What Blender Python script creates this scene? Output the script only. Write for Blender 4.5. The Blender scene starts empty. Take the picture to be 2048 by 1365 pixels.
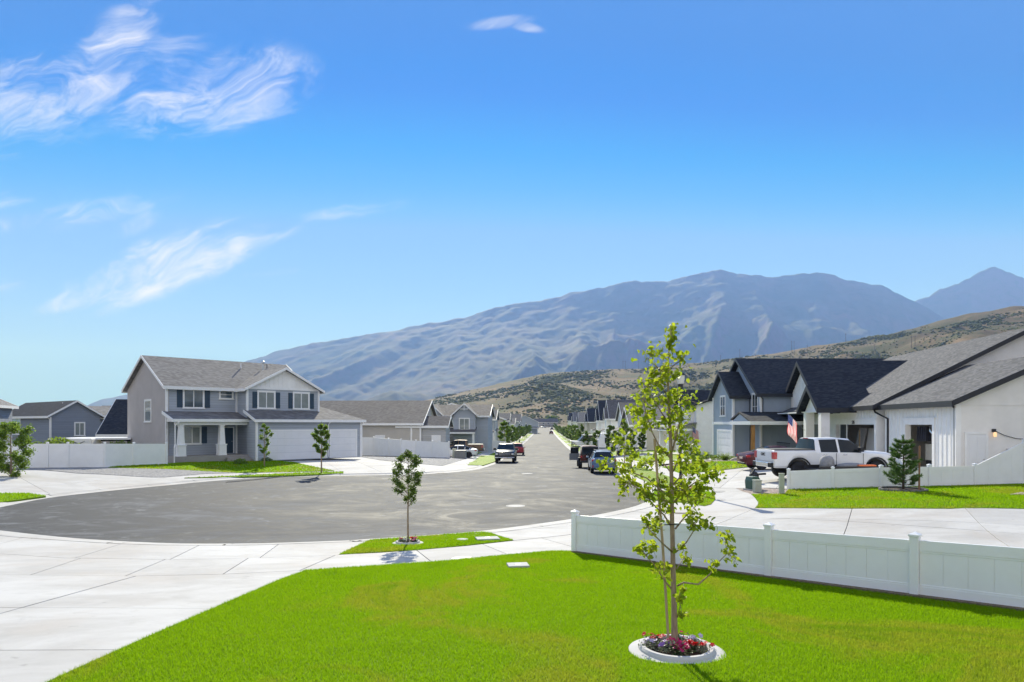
import bpy, bmesh, math, random
import numpy as np
from mathutils import Vector, Matrix, noise as mnoise

R = math.radians
scene = bpy.context.scene
COL = scene.collection

# ------------------------------------------------------------------ camera
cam_data = bpy.data.cameras.new('camera')
cam = bpy.data.objects.new('camera', cam_data)
COL.objects.link(cam)
cam.location = (0, 0, 0)                 # eye level is z = 0, the street lies about 3.4 m lower
cam.rotation_euler = (R(90), 0, 0)
cam_data.sensor_width = 36.0
cam_data.lens = 24.0
cam_data.shift_y = 165.5 / 2048
cam_data.clip_start = 0.1
cam_data.clip_end = 60000
scene.camera = cam

# ------------------------------------------------------------------ light
SUN_AZ, SUN_EL = R(-5.0), R(31.0)        # azimuth from +Y towards +X
SUN_DIR = Vector((math.sin(SUN_AZ) * math.cos(SUN_EL), math.cos(SUN_AZ) * math.cos(SUN_EL), math.sin(SUN_EL)))
sun_data = bpy.data.lights.new('sun', 'SUN')
sun_data.energy = 3.9
sun_data.angle = R(0.53)
sun_data.color = (0.95, 0.965, 1.0)
sun = bpy.data.objects.new('sun', sun_data)
COL.objects.link(sun)
sun.rotation_euler = SUN_DIR.to_track_quat('Z', 'Y').to_euler()

scene.view_settings.view_transform = 'Standard'
scene.view_settings.look = 'None'
scene.view_settings.gamma = 1.0
scene.view_settings.exposure = 1.04
scene.view_settings.use_curve_mapping = False
scene.cycles.use_denoising = True
scene.cycles.max_bounces = 8
scene.cycles.diffuse_bounces = 3
scene.cycles.glossy_bounces = 3
scene.cycles.transmission_bounces = 4
scene.cycles.transparent_max_bounces = 8
scene.cycles.volume_bounces = 0
scene.cycles.caustics_reflective = False
scene.cycles.caustics_refractive = False

# ------------------------------------------------------------------ sky
world = bpy.data.worlds.new('World')
scene.world = world
world.use_nodes = True
world.cycles.sampling_method = 'MANUAL'
world.cycles.sample_map_resolution = 256
wn = world.node_tree.nodes
wl = world.node_tree.links
wn.clear()

class NB:
    """tiny helper to chain math nodes"""
    def __init__(s, tree): s.t = tree
    def new(s, kind, **kw):
        n = s.t.nodes.new(kind)
        for k, v in kw.items(): setattr(n, k, v)
        return n
    def put(s, sock, v):
        if hasattr(v, 'links'): s.t.links.new(v, sock)
        elif v is not None: sock.default_value = v
    def m(s, op, a, b=None, c=None, clamp=False):
        n = s.new('ShaderNodeMath', operation=op, use_clamp=clamp)
        s.put(n.inputs[0], a); s.put(n.inputs[1], b)
        if c is not None: s.put(n.inputs[2], c)
        return n.outputs[0]
    def ramp(s, fac, stops, interp='LINEAR'):
        n = s.new('ShaderNodeValToRGB'); cr = n.color_ramp; cr.interpolation = interp
        while len(cr.elements) < len(stops): cr.elements.new(0.5)
        for e, (p, col) in zip(cr.elements, stops):
            e.position = p; e.color = (*col, 1) if len(col) == 3 else col
        s.put(n.inputs[0], fac); return n.outputs[0]
    def noise(s, vec, scale, detail=3, rough=0.55, dist=0.0, out=0):
        n = s.new('ShaderNodeTexNoise'); s.put(n.inputs['Vector'], vec)
        s.put(n.inputs['Scale'], scale); n.inputs['Detail'].default_value = detail
        n.inputs['Roughness'].default_value = rough; n.inputs['Distortion'].default_value = dist
        return n.outputs[out]
    def mix(s, fac, a, b, blend='MIX'):
        n = s.new('ShaderNodeMix', data_type='RGBA', blend_type=blend)
        s.put(n.inputs[0], fac); s.put(n.inputs[6], a if not isinstance(a, tuple) else (*a, 1) if len(a) == 3 else a)
        s.put(n.inputs[7], b if not isinstance(b, tuple) else (*b, 1) if len(b) == 3 else b)
        return n.outputs[2]
    def comb(s, x, y, z):
        n = s.new('ShaderNodeCombineXYZ')
        for i, v in enumerate((x, y, z)): s.put(n.inputs[i], v)
        return n.outputs[0]
    def smooth(s, v, lo, hi):
        n = s.new('ShaderNodeMapRange', interpolation_type='SMOOTHSTEP')
        s.put(n.inputs[0], v); s.put(n.inputs[1], lo); s.put(n.inputs[2], hi); return n.outputs[0]

W = NB(world.node_tree)
sky = W.new('ShaderNodeTexSky', sky_type='NISHITA')
sky.sun_disc = False
sky.sun_elevation = SUN_EL
sky.sun_rotation = SUN_AZ
sky.altitude = 1400
sky.air_density = 1.0
sky.dust_density = 0.0
sky.ozone_density = 4.0
# one colour grade for the whole sky dome (deep, saturated blue ahead; low end lifted so the unseen sky behind fills shade)
sc_ = W.new('ShaderNodeSeparateColor'); wl.new(sky.outputs[0], sc_.inputs[0])
def grade(ch, pts):
    r = W.ramp(W.m('DIVIDE', ch, 12.0, clamp=True), [(p / 12, (v / 10,) * 3) for p, v in pts])
    return W.m('MULTIPLY', r, 10.0)
cc_ = W.new('ShaderNodeCombineColor')
for i_, pts_ in enumerate(([(0, 0.35), (1.0, 0.4), (1.45, 0.03), (1.75, 0.03), (1.95, 0.3), (2.26, 0.95), (3.5, 1.2), (7.0, 1.15)],
                           [(0, 1.0), (2.0, 1.2), (2.6, 1.02), (2.9, 1.08), (3.25, 1.55), (3.95, 2.2), (5.9, 2.6), (9.7, 2.6)],
                           [(0, 2.6), (3.0, 3.2), (5.2, 3.7), (6.0, 4.5), (7.2, 5.2), (9.5, 6.0)])):
    wl.new(grade(sc_.outputs[i_], pts_), cc_.inputs[i_])
tc = W.new('ShaderNodeTexCoord')
sep = W.new('ShaderNodeSeparateXYZ'); wl.new(tc.outputs['Generated'], sep.inputs[0])
dx, dy, dz = sep.outputs
dyc = W.m('MAXIMUM', dy, 0.08)
cu, cv = W.m('DIVIDE', dx, dyc), W.m('DIVIDE', dz, dyc)

# one streaked noise field for all the cirrus, turned along the wind; soft patches decide where it shows
ca_, sa_ = math.cos(R(15)), math.sin(R(15))
cp = W.m('ADD', W.m('MULTIPLY', cu, ca_), W.m('MULTIPLY', cv, sa_))
cq = W.m('SUBTRACT', W.m('MULTIPLY', cv, ca_), W.m('MULTIPLY', cu, sa_))
warp = W.noise(W.comb(cp, cq, 3.7), 4.5, 3, 0.6, 0.0, out=1)
vadd = W.new('ShaderNodeVectorMath', operation='MULTIPLY_ADD')
wl.new(warp, vadd.inputs[0]); vadd.inputs[1].default_value = (1.5, 1.9, 0.0)
wl.new(W.comb(W.m('MULTIPLY', cp, 5.5), W.m('MULTIPLY', cq, 17.0), 1.1), vadd.inputs[2])
cn = W.noise(vadd.outputs[0], 1.0, 9, 0.68, 0.7)
def cloud(px, py, rx, ry, ang, strength):
    u0, v0 = (px - 1024) / 1365, (848 - py) / 1365
    a = R(ang); c_, s_ = math.cos(a), math.sin(a)
    du, dv = W.m('SUBTRACT', cu, u0), W.m('SUBTRACT', cv, v0)
    p = W.m('ADD', W.m('MULTIPLY', du, c_ * 1365 / rx), W.m('MULTIPLY', dv, s_ * 1365 / rx))
    q = W.m('SUBTRACT', W.m('MULTIPLY', dv, c_ * 1365 / ry), W.m('MULTIPLY', du, s_ * 1365 / ry))
    e = W.m('ADD', W.m('MULTIPLY', p, p), W.m('MULTIPLY', q, q))
    return W.m('MULTIPLY', W.smooth(e, 1.0, 0.0), strength)
clouds = [cloud(*a) for a in (
    (60, 190, 280, 120, 10, 0.9), (225, 90, 190, 80, 42, 0.75), (300, 170, 190, 130, 30, 0.7), (450, 185, 270, 110, 14, 0.9),
    (360, 245, 170, 45, 8, 0.6), (330, 530, 330, 78, 21, 1.0), (165, 597, 130, 34, 14, 1.0), (690, 424, 170, 24, 9, 0.6), (480, 485, 180, 30, 13, 0.75),
    (150, 430, 300, 40, 10, 0.55), (20, 398, 100, 30, 6, 0.6), (280, 445, 80, 30, 28, 0.42), (1000, 46, 95, 20, 8, 0.62), (1045, 52, 60, 16, -12, 0.55),
    (120, 270, 300, 60, 18, 0.45), (200, 752, 110, 9, 2, 0.5), (540, 546, 90, 14, 6, 0.5), (20, 580, 70, 24, 5, 0.5))]
msk = clouds[0]
for c in clouds[1:]:
    msk = W.m('MAXIMUM', msk, c)
cl = W.m('ADD', W.m('MULTIPLY', msk, 0.85), W.m('MULTIPLY', W.m('SUBTRACT', cn, 0.5), 3.6))
tot = W.m('MULTIPLY', W.smooth(cl, 0.12, 1.75), W.smooth(msk, 0.0, 0.85))
# bright cirrus veil added over the unseen sky behind the camera, to lift shade
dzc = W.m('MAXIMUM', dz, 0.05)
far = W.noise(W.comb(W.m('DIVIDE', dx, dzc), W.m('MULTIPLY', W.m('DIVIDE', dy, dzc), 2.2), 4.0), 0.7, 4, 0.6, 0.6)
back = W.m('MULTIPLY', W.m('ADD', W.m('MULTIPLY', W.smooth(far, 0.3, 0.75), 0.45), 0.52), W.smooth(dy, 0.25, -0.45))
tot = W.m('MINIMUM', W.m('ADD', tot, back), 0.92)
SKY_STRENGTH = 0.098
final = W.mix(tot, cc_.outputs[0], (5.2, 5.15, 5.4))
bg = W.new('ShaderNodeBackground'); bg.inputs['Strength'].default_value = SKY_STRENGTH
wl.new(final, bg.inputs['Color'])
wo = W.new('ShaderNodeOutputWorld'); wl.new(bg.outputs[0], wo.inputs['Surface'])

# ------------------------------------------------------------------ materials
MATS = {}
def mat(name, col, rough=0.7, var=0.12, scale=6.0, col2=None, spec=0.4, metal=0.0, bump=0.0, bscale=60.0, coat=0.0,
        transl=0.0, coords='Object', stretch=None, trans=0.0, emit=None, estr=1.0):
    """principled material with broad colour variation and fine relief"""
    if name in MATS: return MATS[name]
    m = bpy.data.materials.new(name); m.use_nodes = True; MATS[name] = m
    nt = m.node_tree; b = nt.nodes['Principled BSDF']; N = NB(nt)
    t = N.new('ShaderNodeTexCoord'); vec = t.outputs[coords]
    if stretch:
        mp = N.new('ShaderNodeMapping'); mp.inputs['Scale'].default_value = stretch
        nt.links.new(vec, mp.inputs[0]); vec = mp.outputs[0]
    if var > 0 or col2:
        f = N.noise(vec, scale, 5, 0.6)
        c2 = col2 if col2 else tuple(max(0, c * (1 - var)) for c in col)
        c1 = col if col2 else tuple(min(1, c * (1 + var)) for c in col)
        out = N.ramp(f, [(0.32, c2), (0.68, c1)])
        nt.links.new(out, b.inputs['Base Color'])
    else:
        b.inputs['Base Color'].default_value = (*col, 1)
    b.inputs['Roughness'].default_value = rough
    b.inputs['Specular IOR Level'].default_value = spec
    b.inputs['Metallic'].default_value = metal
    b.inputs['Coat Weight'].default_value = coat
    b.inputs['Coat Roughness'].default_value = 0.05
    if trans: b.inputs['Transmission Weight'].default_value = trans
    if emit:
        b.inputs['Emission Color'].default_value = (*emit, 1); b.inputs['Emission Strength'].default_value = estr
    if bump > 0:
        bn = N.new('ShaderNodeBump'); bn.inputs['Strength'].default_value = bump; bn.inputs['Distance'].default_value = 0.02
        nt.links.new(N.noise(vec, bscale, 4, 0.6), bn.inputs['Height']); nt.links.new(bn.outputs[0], b.inputs['Normal'])
    if transl > 0:
        tr = N.new('ShaderNodeBsdfTranslucent')
        src = b.inputs['Base Color']
        if src.links: nt.links.new(src.links[0].from_socket, tr.inputs[0])
        else: tr.inputs[0].default_value = (*col, 1)
        ad = N.new('ShaderNodeMixShader'); ad.inputs[0].default_value = transl
        nt.links.new(b.outputs[0], ad.inputs[1]); nt.links.new(tr.outputs[0], ad.inputs[2])
        nt.links.new(ad.outputs[0], nt.nodes['Material Output'].inputs[0])
    return m

# ------------------------------------------------------------------ mesh helpers
class MB:
    def __init__(s): s.v, s.f, s.mi = [], [], []
    def add(s, vs, fs, mi=0):
        o = len(s.v); s.v += [tuple(p) for p in vs]; s.f += [tuple(i + o for i in f) for f in fs]; s.mi += [mi] * len(fs); return s
    def quad(s, a, b, c, d, mi=0): return s.add([a, b, c, d], [(0, 1, 2, 3)], mi)
    def box(s, x0, x1, y0, y1, z0, z1, mi=0):
        return s.add([(x0, y0, z0), (x1, y0, z0), (x1, y1, z0), (x0, y1, z0), (x0, y0, z1), (x1, y0, z1), (x1, y1, z1), (x0, y1, z1)],
                     [(3, 2, 1, 0), (4, 5, 6, 7), (0, 1, 5, 4), (1, 2, 6, 5), (2, 3, 7, 6), (3, 0, 4, 7)], mi)
    def frame_box(s, o, ax, ay, az, mi=0):
        """box from a corner and three edge vectors"""
        o, ax, ay, az = map(Vector, (o, ax, ay, az))
        p = [o, o + ax, o + ax + ay, o + ay]
        p += [q + az for q in p]
        return s.add(p, [(3, 2, 1, 0), (4, 5, 6, 7), (0, 1, 5, 4), (1, 2, 6, 5), (2, 3, 7, 6), (3, 0, 4, 7)], mi)
    def prism(s, poly, vec, mi=0):
        """closed polygon (3d points) swept along vec"""
        n = len(poly); vec = Vector(vec)
        a = [Vector(p) for p in poly]; b = [p + vec for p in a]
        fs = [tuple(range(n))[::-1], tuple(range(n, 2 * n))]
        fs += [(i, (i + 1) % n, n + (i + 1) % n, n + i) for i in range(n)]
        return s.add(a + b, fs, mi)
    def tube(s, pts, rad, n=8, mi=0, caps=True):
        pts = [Vector(p) for p in pts]; vs = []; fs = []
        up = Vector((0, 0, 1)); prev = None
        for i, p in enumerate(pts):
            d = (pts[min(i + 1, len(pts) - 1)] - pts[max(i - 1, 0)]).normalized()
            if prev is None:
                a = d.cross(up)
                if a.length < 1e-3: a = d.cross(Vector((1, 0, 0)))
                a.normalize()
            else:
                a = (prev - d * prev.dot(d)).normalized()
            prev = a; b = d.cross(a)
            r = rad[i] if isinstance(rad, (list, tuple)) else rad
            for k in range(n):
                t = 2 * math.pi * k / n
                vs.append(p + (a * math.cos(t) + b * math.sin(t)) * r)
        for i in range(len(pts) - 1):
            for k in range(n):
                fs.append((i * n + k, i * n + (k + 1) % n, (i + 1) * n + (k + 1) % n, (i + 1) * n + k))
        if caps:
            fs.append(tuple(range(n))[::-1]); fs.append(tuple(range((len(pts) - 1) * n, len(pts) * n)))
        return s.add(vs, fs, mi)
    def lathe(s, prof, n=16, c=(0, 0, 0), axis='z', mi=0):
        vs, fs = [], []
        for r, h in prof:
            for k in range(n):
                t = 2 * math.pi * k / n
                x, y = r * math.cos(t), r * math.sin(t)
                if axis == 'z': vs.append((c[0] + x, c[1] + y, c[2] + h))
                elif axis == 'y': vs.append((c[0] + x, c[1] + h, c[2] + y))
                else: vs.append((c[0] + h, c[1] + x, c[2] + y))
        for i in range(len(prof) - 1):
            for k in range(n):
                fs.append((i * n + k, i * n + (k + 1) % n, (i + 1) * n + (k + 1) % n, (i + 1) * n + k))
        fs.append(tuple(range(n))[::-1]); fs.append(tuple(range((len(prof) - 1) * n, len(prof) * n)))
        return s.add(vs, fs, mi)
    def mesh(s, name, mats, smooth=False, recalc=True):
        me = bpy.data.meshes.new(name)
        me.from_pydata(s.v, [], s.f)
        for m in (mats if isinstance(mats, (list, tuple)) else [mats]): me.materials.append(m)
        if len(set(s.mi)) > 1: me.polygons.foreach_set('material_index', s.mi)
        if recalc:
            bm = bmesh.new(); bm.from_mesh(me); bmesh.ops.recalc_face_normals(bm, faces=bm.faces); bm.to_mesh(me); bm.free()
        if smooth: me.polygons.foreach_set('use_smooth', [True] * len(me.polygons))
        me.update(); return me
    def build(s, name, mats, parent=None, smooth=False, bevel=0.0, recalc=True, loc=None):
        o = bpy.data.objects.new(name, s.mesh(name, mats, smooth, recalc)); COL.objects.link(o)
        if parent is not None: o.parent = parent
        if loc is not None: o.location = loc
        if bevel > 0:
            md = o.modifiers.new('bevel', 'BEVEL'); md.width = bevel; md.segments = 2; md.limit_method = 'ANGLE'
        return o

def npmesh(name, V, F, mats, smooth=False, mi=None):
    """fast mesh from arrays of equal-sized faces"""
    V = np.asarray(V, np.float32); F = np.asarray(F, np.int32); k = F.shape[1]
    me = bpy.data.meshes.new(name)
    me.vertices.add(len(V)); me.vertices.foreach_set('co', V.ravel())
    me.loops.add(F.size); me.loops.foreach_set('vertex_index', F.ravel())
    me.polygons.add(len(F)); me.polygons.foreach_set('loop_start', np.arange(0, F.size, k, dtype=np.int32))
    me.polygons.foreach_set('loop_total', np.full(len(F), k, np.int32))
    if smooth: me.polygons.foreach_set('use_smooth', np.ones(len(F), bool))
    for m in (mats if isinstance(mats, (list, tuple)) else [mats]): me.materials.append(m)
    if mi is not None: me.polygons.foreach_set('material_index', np.asarray(mi, np.int32))
    me.update(calc_edges=True); return me

def link(name, me, parent=None, loc=None, rotz=None, scale=None):
    o = bpy.data.objects.new(name, me); COL.objects.link(o)
    if parent is not None: o.parent = parent
    if loc is not None: o.location = loc
    if rotz is not None: o.rotation_euler = (0, 0, rotz)
    if scale is not None: o.scale = (scale,) * 3 if not isinstance(scale, (tuple, list)) else scale
    return o

def tag(o, label=None, cat=None, group=None, kind=None):
    if label: o['label'] = label
    if cat: o['category'] = cat
    if group: o['group'] = group
    if kind: o['kind'] = kind
    return o

def thing(name, label, cat, loc=(0, 0, 0), rotz=0.0, group=None):
    o = bpy.data.objects.new(name, None); COL.objects.link(o)
    o.empty_display_size = 0.3; o.location = loc; o.rotation_euler = (0, 0, rotz)
    return tag(o, label, cat, group)

def copy_tree(o, parent=None):
    c = o.copy(); COL.objects.link(c)
    if parent is not None: c.parent = parent
    for ch in list(o.children): copy_tree(ch, c)
    return c

# ------------------------------------------------------------------ lie of the land
PY = [-40, 0, 8, 16, 19.5, 25, 31, 49, 72, 107, 148, 226, 333, 429, 605, 800, 1400, 9000]
PZ = [-1.6, -2.08, -2.57, -3.06, -3.27, -3.35, -3.4, -3.6, -4.15, -4.65, -5.0, -5.08, -5.0, -4.2, -3.4, -2.0, 0, 0]
def road_c(y):
    return 2.43 + 0.0402 * (y - 47) if y < 107 else 4.84 + 0.0475 * (y - 107)
HALF = 4.9
CX, CY, CR = -8.5, 31.7, 12.9
def sstep(x, a, b):
    t = min(1, max(0, (x - a) / (b - a))); return t * t * (3 - 2 * t)
def zg(x, y):
    z = float(np.interp(y, PY, PZ))
    c = road_c(max(y, 20))
    right = x - (c + HALF)
    if right > 0: z += min(0.085 * right, 0.7) * sstep(y, 14, 24)
    left = (c - HALF) - x
    if left > 0:
        left = min(left, max(0.0, math.hypot(x - CX, y - CY) - CR))
        z += min(0.06 * left, 0.6) * sstep(y, 22, 36)
    return z
def ray(px, py): return (px - 1024) / 1365, (848 - py) / 1365
def G(px, py, off=0.0):
    """point of the ground seen at a pixel of the photograph"""
    rx, rz = ray(px, py); d0 = 2.5; d = d0
    while d < 3000:
        if rz * d <= zg(rx * d, d) + off: break
        d0 = d; d *= 1.02
    lo, hi = d0, d
    for _ in range(40):
        m = (lo + hi) / 2
        if rz * m <= zg(rx * m, m) + off: hi = m
        else: lo = m
    return (rx * hi, hi)
def GP(*pts, off=0.0): return [G(a, b, off) for a, b in pts]
def P3(x, y, dz=0.0): return (x, y, zg(x, y) + dz)

def smooth_path(pts, step=1.0, closed=False):
    """Catmull-Rom through 2d points"""
    out = []; n = len(pts)
    rng = range(n if closed else n - 1)
    for i in rng:
        g = lambda k: Vector(pts[k % n]) if closed else Vector(pts[max(0, min(n - 1, k))])
        a, b, c, d = g(i - 1), g(i), g(i + 1), g(i + 2)
        k = max(1, int((c - b).length / step))
        for j in range(k):
            t = j / k
            p = 0.5 * ((2 * b) + (c - a) * t + (2 * a - 5 * b + 4 * c - d) * t * t + (3 * b - a - 3 * c + d) * t ** 3)
            out.append((p.x, p.y))
    if not closed: out.append(tuple(pts[-1]))
    return out
def offset_path(path, d):
    """shift to the right of the walking direction by d"""
    out = []
    for i, p in enumerate(path):
        a, b = Vector(path[max(0, i - 1)]), Vector(path[min(len(path) - 1, i + 1)])
        t = (b - a).normalized(); out.append((p[0] + t.y * d, p[1] - t.x * d))
    return out

def drape(poly, top, thick=0.2, step=2.5, skirt=True):
    """polygon laid over the ground, with a skirt; returns an MB"""
    bm = bmesh.new()
    vs = [bm.verts.new((p[0], p[1], 0)) for p in poly]
    try: bm.faces.new(vs)
    except ValueError: bm.free(); return MB()
    bmesh.ops.triangulate(bm, faces=bm.faces[:])
    xs = [p[0] for p in poly]; ys = [p[1] for p in poly]
    for ax, lo, hi in ((0, min(xs), max(xs)), (1, min(ys), max(ys))):
        st = max(step, (hi - lo) / 60)
        k = math.ceil(lo / st)
        while k * st < hi:
            co = [0, 0, 0]; no = [0, 0, 0]; co[ax] = k * st; no[ax] = 1
            bmesh.ops.bisect_plane(bm, geom=bm.verts[:] + bm.edges[:] + bm.faces[:], plane_co=co, plane_no=no)
            k += 1
    for v in bm.verts: v.co.z = zg(v.co.x, v.co.y) + top
    bmesh.ops.recalc_face_normals(bm, faces=bm.faces[:])
    if sum(f.normal.z * f.calc_area() for f in bm.faces) < 0: bmesh.ops.reverse_faces(bm, faces=bm.faces[:])
    if skirt:
        edges = [e for e in bm.edges if e.is_boundary]
        r = bmesh.ops.extrude_edge_only(bm, edges=edges)
        for v in [g for g in r['geom'] if isinstance(g, bmesh.types.BMVert)]: v.co.z -= thick
    m = MB()
    bm.verts.index_update()
    m.v = [tuple(v.co) for v in bm.verts]; m.f = [tuple(v.index for v in f.verts) for f in bm.faces]; m.mi = [0] * len(m.f)
    bm.free(); return m

def clip(poly, p, n):
    """part of a polygon on the side of the line that n points to"""
    out = []
    for i in range(len(poly)):
        a, b = poly[i], poly[(i + 1) % len(poly)]
        da = (a[0] - p[0]) * n[0] + (a[1] - p[1]) * n[1]; db = (b[0] - p[0]) * n[0] + (b[1] - p[1]) * n[1]
        if da >= 0: out.append(a)
        if da * db < 0:
            t = da / (da - db); out.append((a[0] + (b[0] - a[0]) * t, a[1] + (b[1] - a[1]) * t))
    return out
def parea(p): return 0.5 * sum(p[i][0] * p[(i + 1) % len(p)][1] - p[(i + 1) % len(p)][0] * p[i][1] for i in range(len(p)))
def split(polys, a, b, gap=0.010):
    """cut every polygon along the line a-b leaving a joint"""
    d = Vector((b[0] - a[0], b[1] - a[1])).normalized(); n = (-d.y, d.x); out = []
    for q in polys:
        for s in (1, -1):
            nn = (n[0] * s, n[1] * s)
            r = clip(q, (a[0] + nn[0] * gap, a[1] + nn[1] * gap), nn)
            if len(r) > 2 and abs(parea(r)) > 0.02: out.append(r)
    return out

def inset(poly, d):
    """polygon shrunk by d"""
    s = 1 if parea(poly) > 0 else -1; n = len(poly); out = []
    for i in range(n):
        a, b, c = Vector(poly[i - 1]), Vector(poly[i]), Vector(poly[(i + 1) % n])
        u, v = (b - a), (c - b)
        if u.length < 1e-6 or v.length < 1e-6: out.append(tuple(b)); continue
        u.normalize(); v.normalize(); m = Vector((-u.y - v.y, u.x + v.x))
        m = m.normalized() if m.length > 0.3 else Vector((0, 0))
        out.append((b.x + m.x * d * s, b.y + m.y * d * s))
    return out
def paving(name, label, poly, cuts, m, top=0.03, bed=None):
    """a paved area: a dark bed and one slab per piece between the joints"""
    base = drape(poly, top - 0.035, 0.25).build(name, bed, recalc=False)
    tag(base, label, kind='structure')
    pcs = [inset(poly, 0.012)]
    for a, b in cuts: pcs = split(pcs, a, b)
    for q in pcs: drape(q, top + random.uniform(-.0015, .0015), 0.06).build('slab', m, base, recalc=False)
    return base
random.seed(4)
rng = np.random.default_rng(11)

def zgv(x, y):
    x = np.asarray(x, float); y = np.asarray(y, float)
    z = np.interp(y, PY, PZ)
    ym = np.maximum(y, 20)
    c = np.where(ym < 107, 2.43 + 0.0402 * (ym - 47), 4.84 + 0.0475 * (ym - 107))
    s1 = np.clip((y - 14) / 10, 0, 1); s1 = s1 * s1 * (3 - 2 * s1)
    s2 = np.clip((y - 22) / 14, 0, 1); s2 = s2 * s2 * (3 - 2 * s2)
    z = z + np.minimum(0.085 * np.maximum(x - c - HALF, 0), 0.7) * s1
    left = np.maximum(np.minimum(c - HALF - x, np.hypot(x - CX, y - CY) - CR), 0)
    return z + np.minimum(0.06 * left, 0.6) * s2

# ---- materials of the ground
def ground_mat():
    m = bpy.data.materials.new('dry_ground'); m.use_nodes = True
    N = NB(m.node_tree); b = m.node_tree.nodes['Principled BSDF']
    t = N.new('ShaderNodeTexCoord'); v = t.outputs['Object']
    a = N.ramp(N.noise(v, 0.03, 6, 0.6), [(0.35, (0.20, 0.16, 0.10)), (0.55, (0.12, 0.14, 0.05)), (0.75, (0.25, 0.20, 0.12))])
    c = N.mix(N.noise(v, 1.5, 4), a, (0.16, 0.13, 0.09))
    m.node_tree.links.new(c, b.inputs['Base Color']); b.inputs['Roughness'].default_value = 0.95
    b.inputs['Specular IOR Level'].default_value = 0.1
    return m
def asphalt_mat():
    m = bpy.data.materials.new('asphalt'); m.use_nodes = True
    N = NB(m.node_tree); L = m.node_tree.links; b = m.node_tree.nodes['Principled BSDF']
    t = N.new('ShaderNodeTexCoord'); v = t.outputs['Object']
    mp = N.new('ShaderNodeMapping'); mp.inputs['Scale'].default_value = (0.75, 0.9, 1.0); mp.inputs['Rotation'].default_value = (0, 0, R(25)); L.new(v, mp.inputs[0])
    big = N.noise(mp.outputs[0], 0.38, 9, 0.72, 1.2)
    base = N.ramp(big, [(0.36, (0.020, 0.021, 0.025)), (0.45, (0.036, 0.038, 0.044)), (0.53, (0.064, 0.067, 0.075)), (0.62, (0.125, 0.129, 0.138))])
    dust = N.smooth(N.noise(mp.outputs[0], 0.6, 9, 0.78, 2.4), 0.55, 0.63)
    base = N.mix(N.m('MULTIPLY', dust, 0.75), base, (0.165, 0.172, 0.188))
    # tyre paths follow the turning circle
    sx = N.new('ShaderNodeSeparateXYZ'); L.new(v, sx.inputs[0])
    rad = N.m('SQRT', N.m('ADD', N.m('POWER', N.m('ADD', sx.outputs[0], 8.5), 2.0), N.m('POWER', N.m('SUBTRACT', sx.outputs[1], 31.7), 2.0)))
    ring = N.noise(N.comb(N.m('MULTIPLY', rad, 1.0), N.m('MULTIPLY', sx.outputs[1], 0.06), 0), 0.9, 5, 0.6, 0.5)
    base = N.mix(N.m('MULTIPLY', N.smooth(ring, 0.46, 0.62), 0.5), base, (0.036, 0.036, 0.039))
    grit = N.noise(v, 90, 3, 0.7)
    base = N.mix(N.m('MULTIPLY', N.smooth(grit, 0.45, 0.75), 0.35), base, (0.135, 0.137, 0.142))
    vor = N.new('ShaderNodeTexVoronoi', feature='DISTANCE_TO_EDGE'); vor.inputs['Scale'].default_value = 0.16
    dm = N.new('ShaderNodeVectorMath', operation='MULTIPLY_ADD'); L.new(N.noise(v, 1.2, 5, 0.7, 0, 1), dm.inputs[0]); dm.inputs[1].default_value = (1.6, 1.6, 0); L.new(v, dm.inputs[2])
    L.new(dm.outputs[0], vor.inputs['Vector'])
    crack = N.m('MULTIPLY', N.m('LESS_THAN', vor.outputs['Distance'], 0.0035), N.smooth(N.noise(v, 0.25, 3), 0.5, 0.6))
    base = N.mix(N.m('MULTIPLY', crack, 0.8), base, (0.03, 0.03, 0.03))
    L.new(base, b.inputs['Base Color'])
    L.new(N.ramp(big, [(0.36, (0.72,) * 3), (0.62, (0.9,) * 3)]), b.inputs['Roughness'])
    b.inputs['Specular IOR Level'].default_value = 0.2
    bn = N.new('ShaderNodeBump'); bn.inputs['Strength'].default_value = 0.5; bn.inputs['Distance'].default_value = 0.01
    L.new(N.m('ADD', N.noise(v, 60, 4, 0.7), N.m('MULTIPLY', N.noise(v, 2.0, 4, 0.6), 2.0)), bn.inputs['Height']); L.new(bn.outputs[0], b.inputs['Normal'])
    return m
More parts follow.
